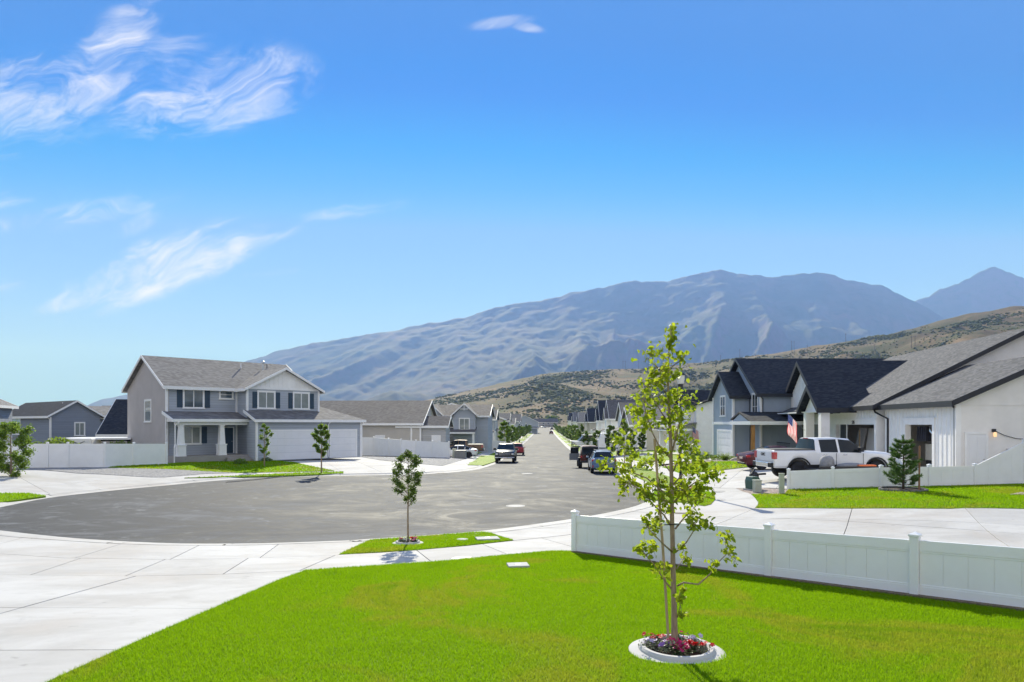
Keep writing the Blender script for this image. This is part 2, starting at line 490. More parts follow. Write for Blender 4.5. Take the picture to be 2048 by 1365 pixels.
def concrete_mat(name, c1, c2, streak=0.5):
    m = bpy.data.materials.new(name); m.use_nodes = True
    N = NB(m.node_tree); L = m.node_tree.links; b = m.node_tree.nodes['Principled BSDF']
    t = N.new('ShaderNodeTexCoord'); v = t.outputs['Object']
    mp = N.new('ShaderNodeMapping'); mp.inputs['Scale'].default_value = (0.75, 1.3, 1); mp.inputs['Rotation'].default_value = (0, 0, R(-20)); L.new(v, mp.inputs[0])
    a = N.ramp(N.noise(mp.outputs[0], 0.55, 7, 0.66, 0.5), [(0.38, c2), (0.58, c1)])
    warm = N.smooth(N.noise(v, 0.35, 5, 0.6, 0.6), 0.48, 0.66)
    a = N.mix(N.m('MULTIPLY', warm, 0.45), a, (c2[0] * 1.02, c2[1] * 0.94, c2[2] * 0.87))
    st = N.smooth(N.noise(v, 1.7, 8, 0.75, 1.2), 0.53, 0.74)
    a = N.mix(N.m('MULTIPLY', st, 0.55 * streak), a, tuple(x * 0.6 for x in c2))
    tyre = N.smooth(N.noise(mp.outputs[0], 2.6, 3, 0.5, 0.3), 0.56, 0.72)
    a = N.mix(N.m('MULTIPLY', tyre, 0.22), a, tuple(x * 0.72 for x in c2))
    oi = N.new('ShaderNodeObjectInfo')
    a = N.mix(N.m('MULTIPLY', oi.outputs['Random'], 0.34), a, tuple(x * 0.8 for x in c2))
    a = N.mix(N.m('MULTIPLY', N.smooth(N.noise(v, 120, 2, 0.6), 0.5, 0.8), 0.25), a, tuple(x * 0.65 for x in c2))
    spot = N.smooth(N.noise(v, 5.5, 2, 0.5, 0.2), 0.70, 0.76)
    a = N.mix(N.m('MULTIPLY', spot, 0.35), a, tuple(x * 0.45 for x in c2))
    L.new(a, b.inputs['Base Color']); b.inputs['Roughness'].default_value = 0.85; b.inputs['Specular IOR Level'].default_value = 0.25
    bn = N.new('ShaderNodeBump'); bn.inputs['Strength'].default_value = 0.25; bn.inputs['Distance'].default_value = 0.006
    L.new(N.noise(mp.outputs[0], 55, 4, 0.7), bn.inputs['Height']); L.new(bn.outputs[0], b.inputs['Normal'])
    return m
def grass_mat(name, dark, mid, yel, transl=0.4, soil=False):
    m = bpy.data.materials.new(name); m.use_nodes = True
    N = NB(m.node_tree); L = m.node_tree.links; b = m.node_tree.nodes['Principled BSDF']
    t = N.new('ShaderNodeTexCoord'); v = t.outputs['Object']
    big = N.noise(v, 0.34, 5, 0.6, 0.8)
    a = N.ramp(big, [(0.30, dark), (0.42, mid), (0.52, mid), (0.60, yel), (0.72, dark)])
    a = N.mix(N.m('MULTIPLY', N.noise(v, 3.0, 4, 0.6), 0.6), a, dark)
    a = N.mix(N.m('MULTIPLY', N.smooth(N.noise(v, 70, 2, 0.7), 0.5, 0.75), 0.5), a, yel)
    if soil:
        a = N.mix(N.smooth(N.noise(v, 45, 3, 0.7), 0.4, 0.7), a, tuple(x * 0.7 for x in dark))
    L.new(a, b.inputs['Base Color']); b.inputs['Roughness'].default_value = 0.7; b.inputs['Specular IOR Level'].default_value = 0.06
    if transl:
        tr = N.new('ShaderNodeBsdfTranslucent'); L.new(a, tr.inputs[0])
        mx = N.new('ShaderNodeMixShader'); mx.inputs[0].default_value = transl
        L.new(b.outputs[0], mx.inputs[1]); L.new(tr.outputs[0], mx.inputs[2]); L.new(mx.outputs[0], m.node_tree.nodes['Material Output'].inputs[0])
    if soil:
        bn = N.new('ShaderNodeBump'); bn.inputs['Strength'].default_value = 1.0; bn.inputs['Distance'].default_value = 0.05
        L.new(N.noise(v, 30, 4, 0.75), bn.inputs['Height']); L.new(bn.outputs[0], b.inputs['Normal'])
    return m
def gravel_mat(name, cols):
    m = bpy.data.materials.new(name); m.use_nodes = True
    N = NB(m.node_tree); L = m.node_tree.links; b = m.node_tree.nodes['Principled BSDF']
    t = N.new('ShaderNodeTexCoord'); v = t.outputs['Object']
    vo = N.new('ShaderNodeTexVoronoi'); vo.inputs['Scale'].default_value = 14; L.new(v, vo.inputs['Vector'])
    s = N.new('ShaderNodeSeparateColor'); L.new(vo.outputs['Color'], s.inputs[0])
    a = N.ramp(s.outputs[0], [(i / (len(cols) - 1), c) for i, c in enumerate(cols)])
    L.new(a, b.inputs['Base Color']); b.inputs['Roughness'].default_value = 0.9
    bn = N.new('ShaderNodeBump'); bn.inputs['Strength'].default_value = 1.0; bn.inputs['Distance'].default_value = 0.05; bn.invert = True
    L.new(vo.outputs['Distance'], bn.inputs['Height']); L.new(bn.outputs[0], b.inputs['Normal'])
    return m

M_ground, M_asphalt = ground_mat(), asphalt_mat()
M_conc = concrete_mat('concrete', (0.535, 0.528, 0.518), (0.425, 0.413, 0.40))
M_kerb = concrete_mat('kerb_concrete', (0.53, 0.52, 0.50), (0.43, 0.415, 0.40), 0.8)
M_joint = mat('joint_dirt', (0.10, 0.085, 0.07), 0.95)
M_grass = grass_mat('grass_blades', (0.17, 0.33, 0.004), (0.25, 0.43, 0.004), (0.37, 0.38, 0.03), 0.62)
M_turf = grass_mat('turf', (0.17, 0.29, 0.008), (0.22, 0.35, 0.010), (0.30, 0.32, 0.04), 0.0, True)
M_gravel = gravel_mat('grey_gravel', [(0.13, 0.13, 0.14), (0.30, 0.30, 0.31), (0.22, 0.21, 0.21), (0.45, 0.44, 0.43)])
M_pinkgravel = gravel_mat('pink_gravel', [(0.16, 0.12, 0.10), (0.36, 0.27, 0.23), (0.25, 0.20, 0.18), (0.48, 0.42, 0.38)])

# ---- ground sheet reaching the horizon
gx = np.unique(np.concatenate([np.linspace(-60, 60, 81), np.linspace(60, 400, 35), -np.linspace(60, 400, 35), np.geomspace(400, 12000, 16), -np.geomspace(400, 12000, 16)]))
gy = np.unique(np.concatenate([np.linspace(-60, 110, 120), np.linspace(110, 800, 90), np.geomspace(800, 16000, 20), [-400, -2000]]))
XX, YY = np.meshgrid(gx, gy)
ZZ = zgv(XX, YY) - 0.16
V = np.stack([XX.ravel(), YY.ravel(), ZZ.ravel()], 1)
nx = len(gx); ii = np.arange(len(gy) - 1)[:, None] * nx + np.arange(nx - 1)[None, :]
F = np.stack([ii, ii + 1, ii + nx + 1, ii + nx], -1).reshape(-1, 4)
ground = link('ground', npmesh('ground', V, F, M_ground, True))
tag(ground, 'dry earth and scrub under the lots and beyond them', kind='structure')

# ---- roadway: turning circle and the street that leaves it
near_px = [(0, 1061.5), (102, 1072.8), (285, 1085.4), (410, 1088), (506, 1087.8), (700, 1081.5), (743.6, 1078), (951.6, 1063.6), (1100, 1045), (1148, 1038), (1230, 1023), (1284, 1008)]
far_px = [(971, 935), (949, 940.4), (883, 947), (786, 950.6), (700, 952), (560, 955), (440, 961.5), (300, 974.5), (190, 985.5), (94, 997), (0, 1015.5)]
RY = [33, 37, 42, 50, 60, 72, 90, 107, 130, 148, 190, 226, 280, 333, 380, 429, 500, 560, 612]
right_edge = [(road_c(y) + HALF, y) for y in RY]
left_edge = [(road_c(y) - HALF, y) for y in RY if y > 65]
near_path = smooth_path(GP(*near_px) + right_edge[:3], 0.8)
right_path = smooth_path(right_edge[2:], 3.0)
far_path = smooth_path(list(reversed(left_edge)), 3.0)[:-1] + smooth_path([left_edge[0]] + GP(*far_px), 0.8)
west = smooth_path([far_path[-1], (-19.6, 24.2), near_path[0]], 0.8)
outline = near_path[:-1] + right_path + far_path + west[1:-1]
road = drape(outline, 0.0, 0.3, 3.0).build('road', M_asphalt, recalc=False)
tag(road, 'grey asphalt turning circle and the street leading away from it', kind='structure')

KP = [(0.0, 0.006), (0.40, 0.018), (0.47, 0.03), (0.58, 1.0), (0.72, 1.05), (0.76, 0.98), (0.77, -1.2)]
def kerb_strip(path, h):
    m = MB(); rows = [offset_path(path, o) for o, _ in KP]
    n = len(path)
    for r, (o, hh) in zip(rows, KP):
        for (x, y) in r: m.v.append((x, y, zg(x, y) + (hh if hh < 0.1 and hh > 0 else hh * h)))
    for j in range(len(KP) - 1):
        for i in range(n - 1): m.f.append((j * n + i, j * n + i + 1, (j + 1) * n + i + 1, (j + 1) * n + i)); m.mi.append(0)
    return m
def kerb_run(name, label, path, h, piece, upto):
    """kerb and gutter: single castings near the camera, one strip beyond"""
    root = None; near = [p for p in path]
    d = [0.0]
    for a, b in zip(path, path[1:]): d.append(d[-1] + math.hypot(b[0] - a[0], b[1] - a[1]))
    def at(s):
        i = min(max(int(np.searchsorted(d, s)) , 1), len(d) - 1); t = (s - d[i - 1]) / max(1e-6, d[i] - d[i - 1])
        return (path[i - 1][0] + (path[i][0] - path[i - 1][0]) * t, path[i - 1][1] + (path[i][1] - path[i - 1][1]) * t)
    total = d[-1]; upto = min(upto, total)
    tail = [at(s) for s in np.linspace(upto, total, max(2, int((total - upto) / 3)))] if upto < total - 1 else None
    root = kerb_strip(tail, h).build(name, M_kerb, recalc=False) if tail else thing(name, label, None)
    tag(root, label, kind='structure')
    s = 0.0
    while s < upto - 0.2:
        e = min(s + piece, upto)
        kerb_strip([at(q) for q in np.linspace(s + 0.006, e - 0.006, 5)], h).build('kerb_stone', M_kerb, root, recalc=False)
        s = e
    return root
kerb_run('kerb', 'pale concrete kerb and gutter along the near and right side of the road', near_path[:-1] + right_path, 0.055, 3.0, 70)
far_walk = far_path + west[1:]
Dtot = sum(math.hypot(b[0] - a[0], b[1] - a[1]) for a, b in zip(far_walk, far_walk[1:]))
# walk it towards the circle: long strip first, castings at the near end
def kerb_run_rev(name, label, path, h, piece, near_len):
    d = [0.0]
    for a, b in zip(path, path[1:]): d.append(d[-1] + math.hypot(b[0] - a[0], b[1] - a[1]))
    def at(s):
        i = min(max(int(np.searchsorted(d, s)), 1), len(d) - 1); t = (s - d[i - 1]) / max(1e-6, d[i] - d[i - 1])
        return (path[i - 1][0] + (path[i][0] - path[i - 1][0]) * t, path[i - 1][1] + (path[i][1] - path[i - 1][1]) * t)
    cut = d[-1] - near_len
    root = kerb_strip([at(s) for s in np.linspace(0, cut, int(cut / 3))], h).build(name, M_kerb, recalc=False)
    tag(root, label, kind='structure'); s = cut
    while s < d[-1] - 0.2:
        e = min(s + piece, d[-1])
        kerb_strip([at(q) for q in np.linspace(s + 0.006, e - 0.006, 5)], h).build('kerb_stone', M_kerb, root, recalc=False); s = e
kerb_run_rev('kerb', 'pale concrete kerb and gutter along the left side and far side of the road', far_walk, 0.075, 3.0, 85)

# ---- paving near the camera
K0 = offset_path(near_path, 0.78)
def kpart(pa, pb):
    """kerb back edge between two photograph columns"""
    return [p for p in K0 if pa <= 1024 + 1365 * p[0] / p[1] <= pb and p[1] < 34]
ext = [(-26, 14), (-22, 12)]
L1 = GP((0, 1112), (131.6, 1121), (355, 1124), (519.5, 1120.6), (670, 1115.5))
L2 = GP((0, 1155), (270, 1158), (448, 1154), (612, 1146))
l1l, l2l = (-24.0, 17.3), (-22.0, 14.2)
apron = [(-22.0, 18.6)] + kpart(-200, 738) + GP((738, 1086), (677, 1114.5), (670, 1115.5)) + list(reversed(L1))[1:] + [(-24.0, 16.9)]
cut = lambda a, b: (G(*a), G(*b))
paving('apron', 'pale concrete drive apron between gutter and footpath', apron,
       [cut((557, 1093), (519.5, 1120.6)), cut((246, 1091), (150, 1121)), cut((400, 1094), (340, 1124)), cut((60, 1075), (-60, 1108))], M_conc, 0.05, M_joint)
walk = list(L1) + [G(677, 1114.2)] + GP((760, 1110), (840, 1104.5), (935, 1096), (1028, 1085.5), (1100, 1078), (1148, 1072.5), (1230, 1057), (1300, 1042)) + \
       GP((1330, 1062), (1230, 1088), (1151, 1106.5), (1098, 1106.7), (1016, 1114.5), (893, 1126.5), (746, 1137), (612, 1146)) + list(reversed(L2))[1:] + [(-22.0, 14.2), (-24.0, 16.9)]
paving('footpath', 'pale concrete footpath curving along the near lawn', walk,
       [cut((495.5, 1122), (446, 1154)), cut((670, 1115.5), (612, 1141)), cut((834, 1105.5), (862, 1128)), cut((966, 1093), (1016, 1114)),
        cut((1086, 1081), (1148, 1099)), cut((330, 1124), (250, 1158)), cut((160, 1122), (60, 1156)), cut((1210, 1061), (1260, 1083))], M_conc, 0.05, M_joint)
drive = list(L2) + GP((560.5, 1165), (427, 1223.5), (270, 1294), (116, 1365)) + [(-4.2, 3.0), (-4.0, -6), (-22, -6), (-22, 14.2)]
paving('driveway', 'broad pale concrete driveway in the lower left', drive,
       [cut((0, 1222.5), (427, 1224)), cut((273.4, 1157.5), (44.4, 1222.5)), cut((0, 1310), (260, 1309))], M_conc, 0.05, M_joint)

# right of the near fence: apron and the neighbour's wide driveway
FA, FB = (1.477, 16.0), (9.48, 7.06)        # near fence line
fdir = Vector((FB[0] - FA[0], FB[1] - FA[1])).normalized()
rw = GP((978, 1068.6), (1028, 1085)) + GP((1100, 1077.6), (1148, 1072), (1230, 1056.5), (1300, 1041.5)) + GP((1330, 1062), (1230, 1088)) + \
     [(FA[0] + 1.2, FA[1] - 0.9), (FB[0] + 0.3, FB[1] + 0.15), (16, 1.5), (34, 8), (34, 26)] + GP((2048, 1021.5), (1900, 1021.3), (1700, 1020.8), (1510, 1019.5)) + \
     GP((1515.5, 1014), (1517, 1008), (1510, 998), (1502, 991), (1472, 980))
rw2 = rw[2:] + GP((1450, 976), (1330, 976)) + [(8.0, 33.2)]
kr = [p for p in K0 if 1024 + 1365 * p[0] / p[1] > 975 and p[1] < 33.5 and p[0] > -2]
right_poly = GP((1028, 1085), (982, 1068.9)) + kr + GP((1330, 978), (1472, 979)) + GP((1502, 991), (1510, 998), (1517, 1008), (1515.5, 1014), (1510, 1019.5), (1700, 1020.8), (1900, 1021.3), (2048, 1021.5)) + \
    [(34, 24.5), (34, 8), (16, 1.5), (FB[0] + 0.35, FB[1] + 0.2), (FA[0] + 1.15, FA[1] - 0.75)] + GP((1330, 1061), (1300, 1041.5), (1230, 1056.5), (1148, 1072), (1100, 1077.6))
paving('driveway', 'wide pale concrete driveway beyond the near white fence', right_poly,
       [cut((1704, 1021), (1690, 1068)), cut((1932, 1022), (2005, 1090)), cut((1545, 1041), (2048, 1053)), cut((1510, 1019.5), (1440, 1050)), cut((1372, 1035), (1560, 1040))], M_conc, 0.05, M_joint)

# ---- lawns: turf sheet plus blades
def in_poly(px, py, poly):
    poly = np.asarray(poly); x0, y0 = poly[:, 0], poly[:, 1]; x1, y1 = np.roll(x0, -1), np.roll(y0, -1)
    ins = np.zeros(len(px), bool)
    for a, b, c, d in zip(x0, y0, x1, y1):
        cond = (b > py) != (d > py)
        if b != d: ins ^= cond & (px < (c - a) * (py - b) / (d - b) + a)
    return ins
def blades(name, label, poly, dens, h, w, top=0.05, holes=()):
    poly = np.asarray(poly); lo, hi = poly.min(0), poly.max(0)
    n = int(dens * (hi[0] - lo[0]) * (hi[1] - lo[1]))
    p = rng.uniform(lo, hi, (n, 2))
    keep = in_poly(p[:, 0], p[:, 1], poly) & (p[:, 1] > 3.8) & (np.abs(p[:, 0]) < p[:, 1] * 0.80 + 0.6)
    for hx, hy, hr in holes: keep &= np.hypot(p[:, 0] - hx, p[:, 1] - hy) > hr
    p = p[keep]; d = p[:, 1]
    # thin out with distance and widen what is left
    k = np.clip(d / 9.0, 1.0, 4.0); sel = rng.random(len(p)) < 1 / k; p = p[sel]; k = k[sel]
    n = len(p); z = zgv(p[:, 0], p[:, 1]) + top
    a = rng.uniform(0, 2 * np.pi, n); la = rng.uniform(0, 2 * np.pi, n); lean = rng.uniform(0.1, 0.9, n)
    hh = h * rng.uniform(0.55, 1.25, n); ww = w * k * rng.uniform(0.7, 1.3, n)
    ca, sa = np.cos(a) * ww / 2, np.sin(a) * ww / 2
    tx, ty = np.cos(la) * lean * hh, np.sin(la) * lean * hh
    V = np.empty((n, 3, 3), np.float32)
    V[:, 0] = np.stack([p[:, 0] - ca, p[:, 1] - sa, z], 1)
    V[:, 1] = np.stack([p[:, 0] + ca, p[:, 1] + sa, z], 1)
    V[:, 2] = np.stack([p[:, 0] + tx, p[:, 1] + ty, z + hh * np.sqrt(1 - lean ** 2 * 0.7)], 1)
    o = link(name, npmesh(name, V.reshape(-1, 3), np.arange(3 * n).reshape(-1, 3), M_grass))
    return tag(o, label, 'grass', kind='stuff')
def lawn(label, poly, dens=0, h=0.05, w=0.006, top=0.05, holes=()):
    o = drape(poly, top, 0.25).build('lawn', M_turf, recalc=False)
    tag(o, label, kind='structure')
    if dens: blades('grass', 'short mown grass of the ' + label, poly, dens, h, w, top, holes)
    return o

TREE_XY = G(1348, 1312)
lawn_near = GP((116, 1365), (270, 1294), (427, 1223.5), (560.5, 1165), (612, 1146), (746, 1137), (893, 1126.5), (1016, 1114.5), (1098, 1106.7), (1151, 1107)) + \
    [(FA[0] + 0.05, FA[1] - 0.1), (FB[0] - 0.1, FB[1] - 0.1), (9.6, -2), (9.6, -8), (-4, -8), (-4.0, -6), (-4.2, 3.0)]
lawn('bright lawn in front with the young tree', lawn_near, 8000, 0.040, 0.0058, 0.05, [(TREE_XY[0], TREE_XY[1], 0.50)])
strip_poly = GP((677.6, 1114), (740.6, 1084.5), (849, 1076.5), (960, 1067.8), (978, 1069), (1026, 1084.5), (930, 1095.5), (849, 1103.3))
STREE = G(816, 1091)
lawn('small grass island beside the turning circle', strip_poly, 5200, 0.045, 0.007, 0.055, [(STREE[0], STREE[1], 0.42)])
right_lawn = GP((1510.4, 1019), (1515.5, 1014.6), (1516.8, 1008), (1510.4, 998), (1502.8, 991.7), (1568.8, 991), (1577, 982), (1760, 978.5), (2048, 971.5), (2400, 965), (2400, 1021)) + GP((2048, 1021.2), (1900, 1021), (1700, 1020.5))
PINE = G(1806, 984)
lawn('green lawn with the small pine in front of the low white fence', right_lawn, 1900, 0.06, 0.008, 0.06, [(PINE[0], PINE[1], 0.75)])
lamp_strip = GP((1296, 1000), (1310, 985), (1419, 986.6), (1429, 995.5), (1430.4, 1002), (1421.6, 1012), (1409, 1015.5), (1360, 1009), (1320, 1004.4))
lawn('rounded grass patch at the foot of the street lamp', lamp_strip, 1900, 0.06, 0.008, 0.07)

def bed(name, label, poly, m, top=0.05):
    return tag(drape(poly, top, 0.2, 1.5).build(name, m, recalc=False), label, kind='structure')
bed('gravel', 'pinkish gravel bed round the utility boxes', GP((1472, 979.5), (1485, 985.4), (1502.8, 991.7), (1568.8, 991), (1577, 982), (1536, 979), (1495, 978)), M_pinkgravel)
bed('gravel', 'pinkish gravel at the right edge of the lawn', GP((2020, 994), (2400, 1000), (2400, 985), (2040, 990)), M_pinkgravel, 0.1)

# ---- far side of the circle: driveways, gravel, lawns
K1 = offset_path(far_walk, 0.78)
def k1(pa, pb):
    return [p for p in K1 if pa <= 1024 + 1365 * p[0] / p[1] <= pb and p[1] < 66 and p[1] > 20]
far_poly = k1(-60, 985) + [(-26, 27), (-52, 42), (-52, 56)] + GP((48, 939), (136, 938), (333, 933), (540, 922), (720, 914), (900, 916)) + GP((955, 915), (1012, 910))
arc = k1(-60, 985)
arc = arc if arc[0][0] > arc[-1][0] else list(reversed(arc))
far_poly = arc + [(-25, 25), (-60, 40), (-60, 55)] + GP((40, 939), (136, 938), (333, 932), (540, 922), (720, 914), (900, 915), (975, 912))
paving('driveway', 'pale concrete driveways and footpath on the far side of the circle', far_poly,
       [cut((250, 957), (-20, 985)), cut((690, 951), (640, 924)), cut((770, 950), (690, 922)), cut((560, 955), (860, 930)), cut((0, 970), (300, 962)), cut((100, 990), (20, 946)), cut((420, 960), (330, 940)), cut((900, 946), (790, 925)), cut((960, 938), (1000, 915))], M_conc, 0.05, M_joint)
lawn('small dark lawn patch at the left edge', GP((-120, 992), (0, 990.5), (57, 990.5), (92, 996.2), (0, 1009), (-120, 1032)), 900, 0.07, 0.010, 0.09)
bed('gravel', 'grey gravel bed below the long white fence', GP((20, 942), (48, 941.5), (154, 949), (205, 951), (300, 957), (330, 957), (411, 949.5), (474, 948.3), (430, 945), (337, 940.5), (240, 938.5), (136, 937), (40, 937)), M_gravel, 0.075)
lawn('front lawn of the grey house', GP((215, 938), (337, 940.8), (450, 947.4), (474, 948.2), (560, 946.7), (669, 944), (610, 932), (557, 924), (430, 924), (333, 929.5), (240, 934)), 420, 0.07, 0.02, 0.075)
lawn('narrow grass strip by the kerb of the grey house', GP((369, 959), (520, 952.4), (600, 948.6), (687, 946.2), (687, 949.6), (600, 953), (500, 956.3)), 420, 0.07, 0.02, 0.10)
bed('gravel', 'grey gravel beside the middle white fence', GP((716, 914.5), (760, 922), (884, 933.5), (935, 918), (960, 912), (905, 908), (890, 914), (800, 916)), M_gravel, 0.075)

# ---- along the street: verges, footpaths, front yards
def ribbon(o0, o1, y0, y1, side, top, step=3.0):
    n = max(2, int((y1 - y0) / step) + 1); m = MB()
    for y in np.linspace(y0, y1, n):
        for o in (o0, (o0 + o1) / 2, o1):
            x = road_c(y) + side * (HALF + o); m.v.append((x, y, zg(x, y) + top))
    for x_, k in ((o0, 0), (o1, 2)): pass
    for i in range(n - 1):
        for k in (0, 1):
            a = i * 3 + k; m.f.append((a, a + 1, a + 4, a + 3) if side > 0 else (a, a + 3, a + 4, a + 1)); m.mi.append(0)
    base = len(m.v)
    m.v += [(x, y, z - 0.25) for x, y, z in m.v[:base]]
    for i in range(n - 1):
        for k in (0, 2):
            a = i * 3 + k; m.f.append((a, a + 3, a + 3 + base, a + base)); m.mi.append(0)
    for i in (0, n - 1):
        a = i * 3; m.f.append((a, a + 2, a + 2 + base, a + base)); m.mi.append(0)
    return m
for side, y0, nm in ((1, 40, 'right'), (-1, 62, 'left')):
    ox = 2.55
    tag(ribbon(ox, ox + 1.5, y0, 600, side, 0.06).build('footpath', M_conc, recalc=False), f'long pale footpath on the {nm} side of the street', kind='structure')
lawn('sunny verge by the dark pickup', [(road_c(y) - HALF - o, y) for y, o in ((60.5, 0.8), (83, 0.8), (83, 2.5), (66, 2.5))] if False else GP((935, 932), (962, 913), (1012, 913), (992, 924), (966, 933)), 0, top=0.10)
right_drives = [(56, 62), (78, 85), (106, 112), (134, 140), (164, 170), (196, 202), (236, 242), (276, 282), (320, 326), (370, 376)]
left_drives = [(85, 92), (118, 124), (150, 156), (186, 192), (226, 232), (266, 272), (306, 312), (350, 356)]
for side, drs, ystart in ((1, right_drives, 36.5), (-1, left_drives, 66)):
    nm = 'right' if side > 0 else 'left'
    prev = ystart; k = 0
    for (a, b) in drs + [(430, 432)]:
        if a - prev > 3:
            w = ribbon(0.80, 2.5, prev, a, side, 0.08); tag(w.build('lawn', M_turf, recalc=False), f'verge grass between driveways on the {nm} side, {int(prev)} metres up the street', kind='structure')
            if not (side < 0 and prev < 80) and not (side > 0 and prev < 50):
                f = ribbon(4.1, 14 if side > 0 else 9, prev, a, side, 0.08); tag(f.build('lawn', M_turf, recalc=False), f'front yard grass on the {nm} side, {int(prev)} metres up the street', kind='structure')
        if b > a + 3:
            d_ = ribbon(0.78, 16 if side > 0 else 13, a, b, side, 0.07); tag(d_.build('driveway', M_conc, recalc=False), f'pale driveway on the {nm} side, {int(a)} metres up the street', kind='structure')
        prev = b

# driveway and lawn before the white and the blue house
dv = [(8.0, 33.0)] + GP((1330, 976), (1472, 979.2), (1536, 978.5), (1577, 980.5)) + [(13.5, 30.6), (20.6, 31.5), (24.5, 60), (24.0, 40.3)] + [(8.2, 40.3)]
dv = GP((1330, 976), (1472, 979.2), (1536, 978.5), (1574, 980.5), (1762, 976), (1858, 973.5)) + [(21.2, 33.0), (22.6, 46.0), (21.5, 46.0), (14.0, 43.6), (9.2, 42.4), (7.6, 40.2)]
paving('driveway', 'pale concrete driveway under the white pickup', dv, [cut((1400, 962), (1700, 955)), cut((1440, 978), (1480, 945)), cut((1560, 970), (1590, 940))], M_conc, 0.055, M_joint)
lawn('lawn of the blue house beyond the white pickup', [(10.7, 43.1), (14.0, 43.9), (20.5, 46.3), (20.5, 53.2), (15, 53.2), (11.3, 51.5)], 260, 0.07, 0.02, 0.07)
bed('gravel', 'bark mulch bed along the blue house', [(11.6, 51.6), (15, 53.3), (20.5, 53.3), (20.5, 55.5), (14, 55.5), (11.8, 53.2)], M_pinkgravel, 0.075)

fn = Vector((fdir.y, -fdir.x)); fn = fn if fn.y < 0 else -fn
M_soil = mat('bare_soil', (0.17, 0.125, 0.085), 0.95, 0.35, 18, bump=0.8, bscale=40)
pa, pb = Vector(FA), Vector(FB) + fdir * 3.0
bed('soil', 'strip of bare soil along the foot of the near fence', [tuple(pa + fn * .02), tuple(pb + fn * .02), tuple(pb + fn * .20), tuple(pb.lerp(pa, .3) + fn * .13), tuple(pb.lerp(pa, .55) + fn * .21), tuple(pb.lerp(pa, .8) + fn * .12), tuple(pa + fn * .15)], M_soil, 0.085)
random.seed(21)
# ------------------------------------------------------------------ house materials
def siding_mat(name, col, pitch=0.21):
    m = bpy.data.materials.new(name); m.use_nodes = True
    N = NB(m.node_tree); L = m.node_tree.links; b = m.node_tree.nodes['Principled BSDF']
    t = N.new('ShaderNodeTexCoord'); v = t.outputs['Object']; s = N.new('ShaderNodeSeparateXYZ'); L.new(v, s.inputs[0])
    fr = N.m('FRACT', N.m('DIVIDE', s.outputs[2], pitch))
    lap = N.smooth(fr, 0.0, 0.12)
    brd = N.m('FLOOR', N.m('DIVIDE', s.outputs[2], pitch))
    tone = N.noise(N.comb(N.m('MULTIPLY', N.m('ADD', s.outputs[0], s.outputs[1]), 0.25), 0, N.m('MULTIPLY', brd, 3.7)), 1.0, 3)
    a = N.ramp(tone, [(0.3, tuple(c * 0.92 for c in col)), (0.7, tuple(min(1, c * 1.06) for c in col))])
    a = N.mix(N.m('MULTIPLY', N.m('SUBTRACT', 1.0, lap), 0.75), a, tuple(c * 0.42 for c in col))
    L.new(a, b.inputs['Base Color']); b.inputs['Roughness'].default_value = 0.7; b.inputs['Specular IOR Level'].default_value = 0.3
    bn = N.new('ShaderNodeBump'); bn.inputs['Strength'].default_value = 0.8; bn.inputs['Distance'].default_value = 0.015
    L.new(N.m('SUBTRACT', 1.0, fr), bn.inputs['Height']); L.new(bn.outputs[0], b.inputs['Normal'])
    return m
def shingle_mat(name, cols, rows=0.075):
    m = bpy.data.materials.new(name); m.use_nodes = True
    N = NB(m.node_tree); L = m.node_tree.links; b = m.node_tree.nodes['Principled BSDF']
    t = N.new('ShaderNodeTexCoord'); v = t.outputs['Object']; s = N.new('ShaderNodeSeparateXYZ'); L.new(v, s.inputs[0])
    row = N.m('FLOOR', N.m('DIVIDE', s.outputs[2], rows))
    along = N.m('ADD', N.m('ADD', s.outputs[0], s.outputs[1]), N.m('MULTIPLY', row, 7.31))
    tabs = N.m('FLOOR', N.m('DIVIDE', along, 0.24))
    wn_ = N.new('ShaderNodeTexWhiteNoise', noise_dimensions='2D'); L.new(N.comb(tabs, row, 0), wn_.inputs['Vector'])
    f = N.m('ADD', N.m('MULTIPLY', wn_.outputs['Value'], 0.55), N.m('MULTIPLY', N.noise(v, 0.7, 5, 0.65), 0.45))
    a = N.ramp(f, [(0.2, cols[0]), (0.5, cols[1]), (0.8, cols[2])])
    fr = N.m('FRACT', N.m('DIVIDE', s.outputs[2], rows))
    a = N.mix(N.m('MULTIPLY', N.smooth(fr, 0.25, 0.0), 0.55), a, tuple(c * 0.4 for c in cols[0]))
    L.new(a, b.inputs['Base Color']); b.inputs['Roughness'].default_value = 0.92; b.inputs['Specular IOR Level'].default_value = 0.2
    bn = N.new('ShaderNodeBump'); bn.inputs['Strength'].default_value = 0.7; bn.inputs['Distance'].default_value = 0.02
    L.new(N.m('ADD', N.m('SUBTRACT', 1.0, fr), N.m('MULTIPLY', wn_.outputs['Value'], 0.5)), bn.inputs['Height']); L.new(bn.outputs[0], b.inputs['Normal'])
    return m
def glass_mat(name, col, rough=0.04, var=0.35):
    return mat(name, col, rough, var, 1.4, spec=0.6, coat=0.6)

